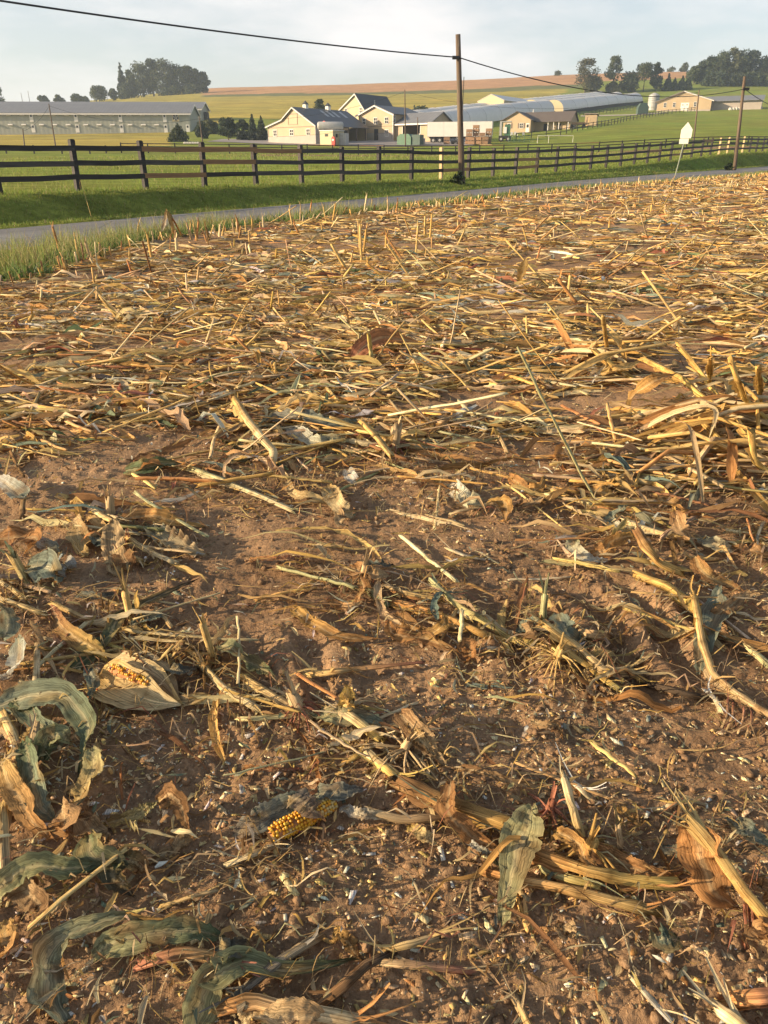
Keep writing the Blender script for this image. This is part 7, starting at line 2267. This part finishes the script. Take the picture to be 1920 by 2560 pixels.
def stalk_pieces(xy, L, r, ang, col, rng, K=5, sides=6, stand=None):
    n = len(xy)
    X, Y, g, s = lay(xy, L, ang, K, rng, .03)
    zl = g.max(1) * .5 + g.mean(1) * .5
    up = np.abs(rng.normal(size=n)) * .022 + r * .8 + rng.random(n) * mound(xy[:, 0], xy[:, 1])
    sl = rng.normal(size=n) * .045
    if stand is not None:
        sl = sl + stand
        up = up + np.abs(np.sin(np.arctan(stand))) * L * .5
    Z = zl[:, None] + up[:, None] + sl[:, None] * s
    Z = np.maximum(Z, g + r[:, None] * .3)
    R = r[:, None] * (1 + .09 * rng.normal(size=(n, K)))
    P = np.stack([X, Y, Z], -1)
    P[:, 1:-1] += rng.normal(size=(n, K - 2, 3)) * .0016
    return tubes(P, R, col, sides, int(rng.integers(1 << 30)), rng.uniform(.45, 1.0, n), 1.1)


def leaf_pieces(xy, L, w, ang, col, rng, K=7, across=3, loft=.03, curl=.9, col2=None):
    n = len(xy)
    X, Y, g, s = lay(xy, L, ang, K, rng, .22)
    t = np.linspace(0, 1, K)[None]
    lf = np.abs(rng.normal(size=(n, 1))) * loft
    Z = g + .006 + (rng.random(n) * mound(xy[:, 0], xy[:, 1]))[:, None] + np.abs(rng.normal(size=(n, 1))) * .014 + lf * np.sin(math.pi * t * rng.uniform(.6, 2.2, (n, 1))) ** 2
    k = (rng.random((n, 1)) < .5)
    tt = np.where(k, t, 1 - t)
    prof = np.clip(np.minimum(1, tt * 4 + .4) * np.clip((1 - tt) * 2.2, .04, 1), 0, 1)
    W = w[:, None] / 2 * prof * (1 + .12 * rng.normal(size=(n, K)))
    roll = rng.normal(size=(n, 1)) * .5 * curl + (t - .5) * rng.normal(size=(n, 1)) * 1.5 * curl + .25 * rng.normal(size=(n, K)) * curl
    return ribbons(np.stack([X, Y, Z], -1), W, col, across, int(rng.integers(1 << 30)), roll, rng.uniform(-.4, .9, n), 0, col2)


R1 = np.random.default_rng(41)
STALK_N = ['straw', 'pale', 'gold', 'tan', 'orange', 'palegreen', 'brown']
STALK_W = [30, 24, 14, 20, 5, 3, 6]
LEAF_N = ['straw', 'pale', 'gold', 'tan', 'orange', 'brown', 'greygreen', 'green', 'red', 'white', 'teal', 'grey']
LEAF_W = [24, 18, 12, 18, 7, 9, 4, 2, 2, 4, 1.5, 3]
# the larger pieces: each of the biggest in view is an object of its own
NS, NL = 7600, 15500
big_d = lambda X, Y: density(X, Y) * (.35 + .65 * smooth(1.2, 3.4, Y))
s_xy = scatter(NS, R1, 1.0, 44, 6, big_d)
s_L = R1.gamma(4, .094, NS).clip(.08, .68)
nr_s = np.interp(s_xy[:, 1], [1, 2.2, 4, 10, 40], [.5, .7, .95, 1.1, 1.6])
s_L *= np.minimum(nr_s, 1)
s_r = R1.uniform(.005, .0125, NS) * nr_s
s_a = bearing(NS, R1, s_xy[:, 0])
s_c, s_ci = pick_cols(NS, R1, STALK_N, STALK_W)
s_st = np.where(R1.random(NS) < .10, R1.normal(size=NS) * .45, 0) * (s_xy[:, 1] > 3)
l_xy = scatter(NL, R1, 1.0, 44, 6, big_d)
l_L = R1.gamma(4, .098, NL).clip(.08, .9)
nr_l = np.interp(l_xy[:, 1], [1, 2.2, 4, 10, 40], [.5, .7, .95, 1.2, 1.7])
l_L *= np.minimum(nr_l, 1)
l_w = R1.uniform(.010, .042, NL) * np.clip(l_L / .25, .7, 1.3) * nr_l
l_a = bearing(NL, R1, l_xy[:, 0])
l_c, l_ci = pick_cols(NL, R1, LEAF_N, LEAF_W)
near_boost = lambda xy: 1.0


def rank(xy, L, w):
    d = np.hypot(xy[:, 0], xy[:, 1]) + .4
    vis = (np.abs(xy[:, 0] / xy[:, 1]) < .46) & (xy[:, 1] > 1.15)
    return np.argsort(-(L * w / d ** 2) * vis)


COLW = {'straw': 'straw coloured', 'pale': 'bleached pale', 'gold': 'golden', 'tan': 'dull tan', 'orange': 'rusty orange', 'palegreen': 'pale green', 'brown': 'brown', 'greygreen': 'grey green', 'green': 'dark green', 'red': 'reddish brown', 'white': 'whitish', 'teal': 'blue grey', 'grey': 'weathered grey'}
H_XY = np.array([(x, y) for _, x, y in HEROES])
SEEN = {}


def say(kind, colour, size, X, Y):
    """a label that says how the piece looks and what it lies beside, told from the pieces that stand out"""
    d = np.hypot(H_XY[:, 0] - X, (H_XY[:, 1] - Y))
    order = np.argsort(d)
    for j in order[:7]:
        nm, hx_, hy_ = HEROES[j]
        ddx, ddy = X - hx_, Y - hy_
        if d[j] > 6: rels = ['far beyond']
        elif abs(ddy) > abs(ddx): rels = ['beyond' if ddy > 0 else 'in front of']
        else: rels = ['to the right of' if ddx > 0 else 'to the left of']
        if d[j] < .16: rels = ['touching', 'close against'] + rels
        elif d[j] > 1.2: rels = ['well ' + rels[0] if rels[0] in ('beyond', 'in front of') else 'some way ' + rels[0]]
        for rel in rels:
            for sz in (size, ''):
                t = ' '.join(f'{sz} {colour} {kind} {rel} {nm}'.split())
                if len(t.split()) <= 16 and SEEN.get(t, 0) == 0:
                    SEEN[t] = 1
                    return t
    return ' '.join(f'{size} {colour} {kind} lying {rels[0]} {HEROES[order[0]][0]}'.split()[:16])


s_ord = rank(s_xy, s_L, 2 * s_r); l_ord = rank(l_xy, l_L, l_w)
IND_S, IND_L = 205, 190
for i in s_ord[:IND_S]:
    g_ = stalk_pieces(s_xy[i:i + 1], s_L[i:i + 1], s_r[i:i + 1], s_a[i:i + 1], s_c[i:i + 1], np.random.default_rng(i), 10, 10, s_st[i:i + 1])
    o = put('corn_stalk', g_, M_STALK)
    size = ('long' if s_L[i] > .40 else 'short' if s_L[i] < .24 else '') + (' thick' if s_r[i] > .0105 else ' thin' if s_r[i] < .007 else '')
    tag(o, say('stalk piece', COLW[STALK_N[s_ci[i]]], size, *s_xy[i]), 'corn stalk', GRP['corn_stalk'])
for i in l_ord[:IND_L]:
    g_ = leaf_pieces(l_xy[i:i + 1], l_L[i:i + 1], l_w[i:i + 1], l_a[i:i + 1], l_c[i:i + 1], np.random.default_rng(i), 18, 7)
    o = put('corn_leaf', g_, M_LEAF)
    size = ('long' if l_L[i] > .38 else 'short' if l_L[i] < .22 else '') + (' broad' if l_w[i] > .05 else ' narrow' if l_w[i] < .03 else '')
    tag(o, say('leaf piece', COLW[LEAF_N[l_ci[i]]], size, *l_xy[i]), 'corn leaf', GRP['corn_leaf'])
# the heap of long yellow blades and stalks that stands at the edge, and a lower one before it
RH = np.random.default_rng(91)
for q_ in range(62):
    cx_, cy_ = spot(*((RH.normal(1810, 95), RH.normal(1075, 62)) if q_ < 42 else (RH.normal(1480, 60), RH.normal(900, 28))))[:2]
    l_ = RH.uniform(.45, 1.0); a_ = RH.normal(-.3, .8); hi = RH.uniform(.03, .22)
    d_ = np.array([math.cos(a_), math.sin(a_), 0]) * l_
    c0 = np.array([cx_, cy_, float(field_z(np.array([cx_]), np.array([cy_]))[0])])
    P_ = np.array([c0 - d_ * .5 + [0, 0, .02], c0 - d_ * .1 + [0, 0, hi * .8], c0 + d_ * .25 + [0, 0, hi], c0 + d_ * .55 + RH.normal(size=3) * .08 + [0, 0, hi * RH.uniform(.2, .9)]])
    nm_c = ['gold', 'straw', 'pale', 'orange', 'tan'][RH.integers(0, 5)]
    if q_ % 3:
        cc = curve(P_, 22); t_ = np.linspace(0, 1, 22)
        o = put('corn_leaf', ribbons(cc[None], (RH.uniform(.012, .028) * np.minimum(t_ * 5 + .4, 1) * np.clip((1 - t_) * 2, .05, 1))[None], [PAL[nm_c]], 5, 700 + q_, (.5 * np.interp(t_, [0, .4, 1], RH.normal(size=3)))[None], .5, .08), M_LEAF)
        tag(o, say('blade heaped up', COLW[nm_c], 'long' if l_ > .7 else 'short' if l_ < .55 else '', cx_, cy_), 'corn leaf', GRP['corn_leaf'])
    else:
        o = put('corn_stalk', tubes(P_[[0, 1, 3]][None], np.full((1, 3), RH.uniform(.009, .014)), [PAL[nm_c]], 8, 700 + q_, None, 1.2), M_STALK)
        tag(o, say('stalk heaped up', COLW[nm_c], 'long' if l_ > .7 else 'short' if l_ < .55 else '', cx_, cy_), 'corn stalk', GRP['corn_stalk'])
rest_s, rest_l = s_ord[IND_S:], l_ord[IND_L:]
parts_s = [stalk_pieces(s_xy[rest_s], s_L[rest_s], s_r[rest_s], s_a[rest_s], s_c[rest_s], R1, 4, 6, s_st[rest_s])]
o = put('stalk_litter', merge(parts_s), M_STALK)
tag(o, 'mat of chopped straw coloured stalks covering the field', None, None, 'stuff')

lp = [leaf_pieces(l_xy[rest_l], l_L[rest_l], l_w[rest_l], l_a[rest_l], l_c[rest_l], R1, 6, 3)]
# shredded strips, the bulk of the mat
for n_, y0_, y1_, pw, Lm, wm, dn in ((15000, 1.2, 9, 20, .11, .008, density), (15000, 6, 44, 7, .24, .014, density)):
    xy = scatter(n_, R1, y0_, y1_, pw, dn)
    L_ = R1.gamma(3, Lm / 3, n_).clip(.03, .5)
    c_, _ = pick_cols(n_, R1, ['straw', 'pale', 'gold', 'tan', 'orange', 'brown', 'greygreen'], [30, 22, 12, 20, 5, 11, 3], .25)
    lp.append(leaf_pieces(xy, L_, R1.uniform(.4, 1.6, n_) * wm, bearing(n_, R1, xy[:, 0]), c_, R1, 4, 2, .02, .8))
# fine fibres and rootlets on the bare soil
n_ = 5600
xy = scatter(n_, R1, .8, 6, 2.0, lambda X, Y: .3 + .7 * density(X, Y), .78)
c_, _ = pick_cols(n_, R1, ['tan', 'brown', 'straw', 'red', 'dark', 'pale'], [28, 18, 26, 5, 6, 16], .25)
lp.append(leaf_pieces(xy, R1.gamma(3, .022, n_).clip(.015, .2), R1.uniform(.0012, .003, n_), R1.uniform(0, 3.14, n_), c_, R1, 5, 2, .012, .4))
# shredded fibres heaped where the clumps lie
def cl_d(X, Y):
    d = 0 * X
    for cx, cy, s, w in CLUMPS:
        d = np.maximum(d, np.exp(-((X - cx) ** 2 + (Y - cy) ** 2) / (s * s * .9)))
    return d * np.clip(.7 + 1.6 * fbm(X * 5, Y * 5, 2, 211), 0, 1)


n_ = 2300
xy = scatter(n_, R1, .9, 5.5, 2.2, cl_d, .6)
c_, _ = pick_cols(n_, R1, ['tan', 'brown', 'straw', 'red', 'gold', 'pale'], [28, 18, 24, 5, 8, 14], .3)
lp.append(leaf_pieces(xy, R1.gamma(3, .026, n_).clip(.02, .22), R1.uniform(.0016, .0055, n_), bearing(n_, R1, xy[:, 0]), c_, R1, 6, 2, .035, .6))
# torn scraps of leaf and flat slivers of stalk on the nearer soil
n_ = 2600
xy = scatter(n_, R1, .8, 4.2, 1.5, lambda X, Y: np.clip(.3 + 1.2 * fbm(X * 2, Y * 2, 2, 215) + .5 * density(X, Y), .05, 1), .6)
c_, _ = pick_cols(n_, R1, ['pale', 'greygreen', 'tan', 'white', 'straw', 'orange', 'brown'], [24, 12, 20, 6, 22, 6, 10], .2)
lp.append(leaf_pieces(xy, R1.gamma(3, .0105, n_).clip(.012, .09), R1.uniform(.004, .014, n_), R1.uniform(0, 3.14, n_), c_, R1, 4, 3, .006, .35))
o = put('leaf_litter', merge(lp), M_LEAF)
tag(o, 'shredded corn leaves and husks strewn over the soil', None, None, 'stuff')

# chaff: pale chopped flakes, thickest in the lower part of the view
chd = lambda X, Y: np.clip(.25 + 1.5 * fbm(X * 2.2, Y * 2.2, 3, 301) + .9 * smooth(2.3, 1.2, Y), .04, 1)
n_ = 17500
xy = scatter(n_, R1, .75, 4.6, 1.6, chd, .78)
sz = R1.gamma(1.2, .0011, n_).clip(.0007, .0065)
asp = R1.uniform(1, 3.8, n_)
an = R1.uniform(0, 6.28, n_)
g = field_z(xy[:, 0], xy[:, 1])
u = np.stack([np.cos(an), np.sin(an), R1.normal(size=n_) * .15], -1) * (sz * asp)[:, None]
v = np.stack([-np.sin(an), np.cos(an), R1.normal(size=n_) * .15], -1) * sz[:, None]
Pc = np.stack([xy[:, 0], xy[:, 1], g + .003 + np.abs(u[:, 2]) + np.abs(v[:, 2]) * .5], -1)
j = lambda: 1 + .35 * R1.normal(size=(n_, 1))
th = np.array([0, 0, 1]) * np.minimum(sz * .3, .0015)[:, None]
ring = [Pc - u * j() - v * j(), Pc + u * j() - v * j(), Pc + u * j() + v * j(), Pc - u * j() + v * j()]
V = np.stack([p - th for p in ring] + [p + th for p in ring], 1).reshape(-1, 3)
b8 = (np.arange(n_) * 8)[:, None]
q = np.concatenate([b8 + np.array(f)[None] for f in ((4, 5, 6, 7), (0, 1, 5, 4), (1, 2, 6, 5), (2, 3, 7, 6), (3, 0, 4, 7))])
c_, _ = pick_cols(n_, R1, ['white', 'pale', 'straw', 'tan', 'greygreen', 'orange', 'brown'], [12, 34, 24, 18, 5, 4, 6], .18)
st = np.repeat(R1.uniform(0, 50, (n_, 3)), 8, 0) + V * 20
o = put('chaff', (V, q, np.repeat(c_, 8, 0), st), M_STALK, None, False)
tag(o, 'pale chopped chaff flakes scattered on the bare soil', None, None, 'stuff')

# stubble left in rows: short stumps everywhere, dense along the verge
n_ = 1800
RS = np.random.default_rng(55)
S_ = 4 + 86 * RS.random(n_) ** 1.3
e_ = np.interp(S_, *Q_EDGE)
Q_ = np.where(RS.random(n_) < .45, e_ - np.abs(RS.normal(size=n_)) * .45 - .05, e_ - np.round(RS.uniform(.5, 9, n_) / .76) * .76 + RS.normal(size=n_) * .06)
X_, Y_ = XY(S_, Q_)
k = (Y_ > 6) & (np.abs(X_ / Y_) < .6) & in_field(X_, Y_, .1) & ((S_ > 16) | (RS.random(n_) < .35))
X_, Y_ = X_[k], Y_[k]; n_ = len(X_)
hh = RS.uniform(.05, .22, n_) * np.interp(S_[k], [10, 20, 60], [1, .75, .6])
b = np.stack([X_, Y_, field_z(X_, Y_)], -1)
tl = RS.normal(size=(n_, 2)) * .3
P = np.stack([b, b + np.stack([tl[:, 0] * hh * .5, tl[:, 1] * hh * .5, hh * .5], -1), b + np.stack([tl[:, 0] * hh, tl[:, 1] * hh, hh], -1)], 1)
c_, _ = pick_cols(n_, RS, ['straw', 'pale', 'gold', 'tan', 'orange'], [30, 20, 20, 16, 10], .2)
o = put('stubble', tubes(P, np.repeat(RS.uniform(.008, .014, n_)[:, None] * np.interp(Y_, [6, 40], [1, 1.7])[:, None], 3, 1), c_, 6, 3, None, 1.2), M_STALK)
tag(o, 'short cut stubble standing in rows and along the verge', None, None, 'stuff')

# ------------------------------------------------------------------ clods
def clods(n, rng, smin, smax, ymax, dens):
    t = (1 + 5 ** .5) / 2
    ico = np.array([(-1, t, 0), (1, t, 0), (-1, -t, 0), (1, -t, 0), (0, -1, t), (0, 1, t), (0, -1, -t), (0, 1, -t), (t, 0, -1), (t, 0, 1), (-t, 0, -1), (-t, 0, 1)]) / math.hypot(1, t)
    F = np.array([(0, 11, 5), (0, 5, 1), (0, 1, 7), (0, 7, 10), (0, 10, 11), (1, 5, 9), (5, 11, 4), (11, 10, 2), (10, 7, 6), (7, 1, 8), (3, 9, 4), (3, 4, 2), (3, 2, 6), (3, 6, 8), (3, 8, 9), (4, 9, 5), (2, 4, 11), (6, 2, 10), (8, 6, 7), (9, 8, 1)])
    xy = scatter(n, rng, .75, ymax, 1.8, dens, .78)
    s = smin * (smax / smin) ** (rng.random(n) ** 3.2)
    V = ico[None] * (1 + .22 * rng.normal(size=(n, 12, 1))) * s[:, None, None] * np.stack([rng.uniform(.8, 1.3, n), rng.uniform(.8, 1.3, n), rng.uniform(.5, .9, n)], -1)[:, None]
    g = field_z(xy[:, 0], xy[:, 1])
    V = V + np.stack([xy[:, 0], xy[:, 1], g + s * .25], -1)[:, None]
    T = (np.arange(n) * 12)[:, None, None] + F[None]
    return V.reshape(-1, 3), T.reshape(-1, 3)


cdens = lambda X, Y: np.clip(.35 + 2.6 * fbm(X * 1.6, Y * 1.6, 3, 401), .03, 1)
Vc, Tc = clods(11000, R1, .0018, .014, 4.5, cdens)
me = np_mesh('soil_clods', Vc, None, Tc, smooth=False)
me.materials.append(M_SOIL)
o = link(bpy.data.objects.new('soil_clods', me))
tag(o, 'loose crumbs and clods of brown soil', None, None, 'stuff')

# ------------------------------------------------------------------ grass
def blades(X, Y, Z, h, w, rng, col, lean=.35, K=4):
    n = len(X)
    a = rng.uniform(0, 6.28, n)
    l = np.abs(rng.normal(size=n)) * lean * h
    t = np.linspace(0, 1, K)[None]
    P = np.stack([X[:, None] + np.cos(a)[:, None] * l[:, None] * t ** 2, Y[:, None] + np.sin(a)[:, None] * l[:, None] * t ** 2, Z[:, None] + h[:, None] * t * (1 - .25 * t * (l / h)[:, None])], -1)
    b = rng.uniform(0, 6.28, n)
    side = np.stack([np.cos(b), np.sin(b), 0 * b], -1)[:, None] * (w[:, None] * (1 - t ** 1.5 * .92))[..., None]
    V = np.stack([P - side, P + side], 2)
    idx = np.arange(n * K * 2).reshape(n, K, 2)
    q = np.stack([idx[:, :-1, 0], idx[:, :-1, 1], idx[:, 1:, 1], idx[:, 1:, 0]], -1).reshape(-1, 4)
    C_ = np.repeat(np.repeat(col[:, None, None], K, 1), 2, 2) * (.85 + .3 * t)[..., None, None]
    return V.reshape(-1, 3), q, C_.reshape(-1, 3), np.zeros((n * K * 2, 3))


def band(n, S0, S1, qf, rng, spow=1.0):
    S = (S0 ** spow + rng.random(n) * (S1 ** spow - S0 ** spow)) ** (1 / spow)
    Q = qf(S, rng.random(n), rng)
    X, Y = XY(S, Q)
    return X, Y, S, Q


def gcol(n, rng, base, var=.22, dry=.12):
    c = np.array(base)[None] * (1 + var * rng.normal(size=(n, 1))).clip(.5, 1.7) * (1 + .08 * rng.normal(size=(n, 3)))
    k = rng.random(n) < dry
    c[k] = np.array([.36, .29, .13]) * (1 + .2 * rng.normal(size=(k.sum(), 1)))
    return c.clip(.01, .9)


RG = np.random.default_rng(77)
vg = []
# rough verge between soil and road
n_ = 46000
X, Y, S, Q = band(n_, 3.5, 80, lambda S, u, r: np.interp(S, *Q_EDGE) - .30 + u * (Q_R0 + .12 - np.interp(S, *Q_EDGE) + .30), RG, .55)
tuft = fbm(X * 1.6, Y * 1.6, 3, 501)
k = RG.random(n_) < np.clip(.6 + 2.0 * tuft, .08, 1)
X, Y, S, Q, tuft = X[k], Y[k], S[k], Q[k], tuft[k]
h = (.10 + .24 * np.clip(.5 + 1.6 * tuft, 0, 1)) * RG.uniform(.5, 1.25, len(X)) * np.interp(S, [4, 12, 20, 30, 60], [1.5, 1.45, .8, .6, .5])
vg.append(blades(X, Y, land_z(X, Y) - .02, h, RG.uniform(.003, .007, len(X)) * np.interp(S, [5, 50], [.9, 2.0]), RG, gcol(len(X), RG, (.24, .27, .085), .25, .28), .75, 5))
# seed heads and long dry stems standing over it
n_ = 500
X, Y, S, Q = band(n_, 4, 45, lambda S, u, r: np.interp(S, *Q_EDGE) - .1 + u * 1.3, RG, .6)
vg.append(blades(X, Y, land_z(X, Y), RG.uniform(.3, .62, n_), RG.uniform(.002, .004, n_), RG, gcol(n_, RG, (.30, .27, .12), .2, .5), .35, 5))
# broad weeds close to the soil
n_ = 2600
X, Y, S, Q = band(n_, 4, 30, lambda S, u, r: np.interp(S, *Q_EDGE) - .15 + u * .9, RG, .7)
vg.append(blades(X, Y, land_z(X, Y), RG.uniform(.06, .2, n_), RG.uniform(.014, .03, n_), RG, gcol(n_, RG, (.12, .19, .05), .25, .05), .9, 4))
o = put('verge_grass', merge(vg), M_GRASS, None, True)
tag(o, 'rough tufted grass of the verge between soil and road', None, None, 'stuff')
# mown grass of the bank and of the pasture near the fence
mg = []
n_ = 52000
X, Y, S, Q = band(n_, 4, 95, lambda S, u, r: Q_R1 + .05 + u * 5.2, RG, .45)
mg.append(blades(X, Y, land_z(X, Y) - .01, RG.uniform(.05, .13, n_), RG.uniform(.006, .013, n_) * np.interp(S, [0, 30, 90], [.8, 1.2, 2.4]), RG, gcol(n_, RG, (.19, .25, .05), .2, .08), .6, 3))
n_ = 60000
S = (8 ** .5 + RG.random(n_) * (130 ** .5 - 8 ** .5)) ** 2
Q = 24 + (RG.random(n_) ** 1.3) * 66
X, Y = XY(S - 25, Q)
tf = fbm(X * .35, Y * .35, 3, 601)
k = (np.abs(X / Y) < .62) & (RG.random(n_) < np.clip(.6 + 1.5 * tf, .15, 1))
X, Y = X[k], Y[k]
n_ = len(X)
dd = np.hypot(X, Y)
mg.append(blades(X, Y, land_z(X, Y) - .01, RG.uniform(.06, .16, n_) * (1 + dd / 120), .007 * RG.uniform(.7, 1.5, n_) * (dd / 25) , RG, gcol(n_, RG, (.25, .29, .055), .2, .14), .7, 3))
o = put('mown_grass', merge(mg), M_GRASS, None, True)
tag(o, 'short green grass of the bank and the pasture', None, None, 'stuff')
# a single dry stem arching out of the bank
Pst = np.array([at(205, 498, 24.0), at(212, 520, 23.5), at(230, 548, 22.0)])
for a_, l_ in zip(Pst, (.1, .5, .02)): a_[2] = land_z(a_[0], a_[1]) + l_
tag(put('dry_stem', tubes(curve(Pst, 14)[None], np.full((1, 14), .006), [PAL['straw']], 5, 4), M_STALK), 'single dry stem arching over the shaded grass bank', 'dry stem')
# ------------------------------------------------------------------ hazy morning air
m, n, out = new_mat('air')
pv = N(n, 'ShaderNodeVolumePrincipled')
pv.inputs['Color'].default_value = (0.66, 0.80, 1.0, 1)
pv.inputs['Density'].default_value = 0.00030
pv.inputs['Anisotropy'].default_value = 0.2
n.links.new(pv.outputs[0], out.inputs['Volume'])
HZ = MB().box(-2300, 2300, -60, 1480, float(LOWEST) - 1.0, 78).build('haze', m)
tag(HZ, kind='stuff')
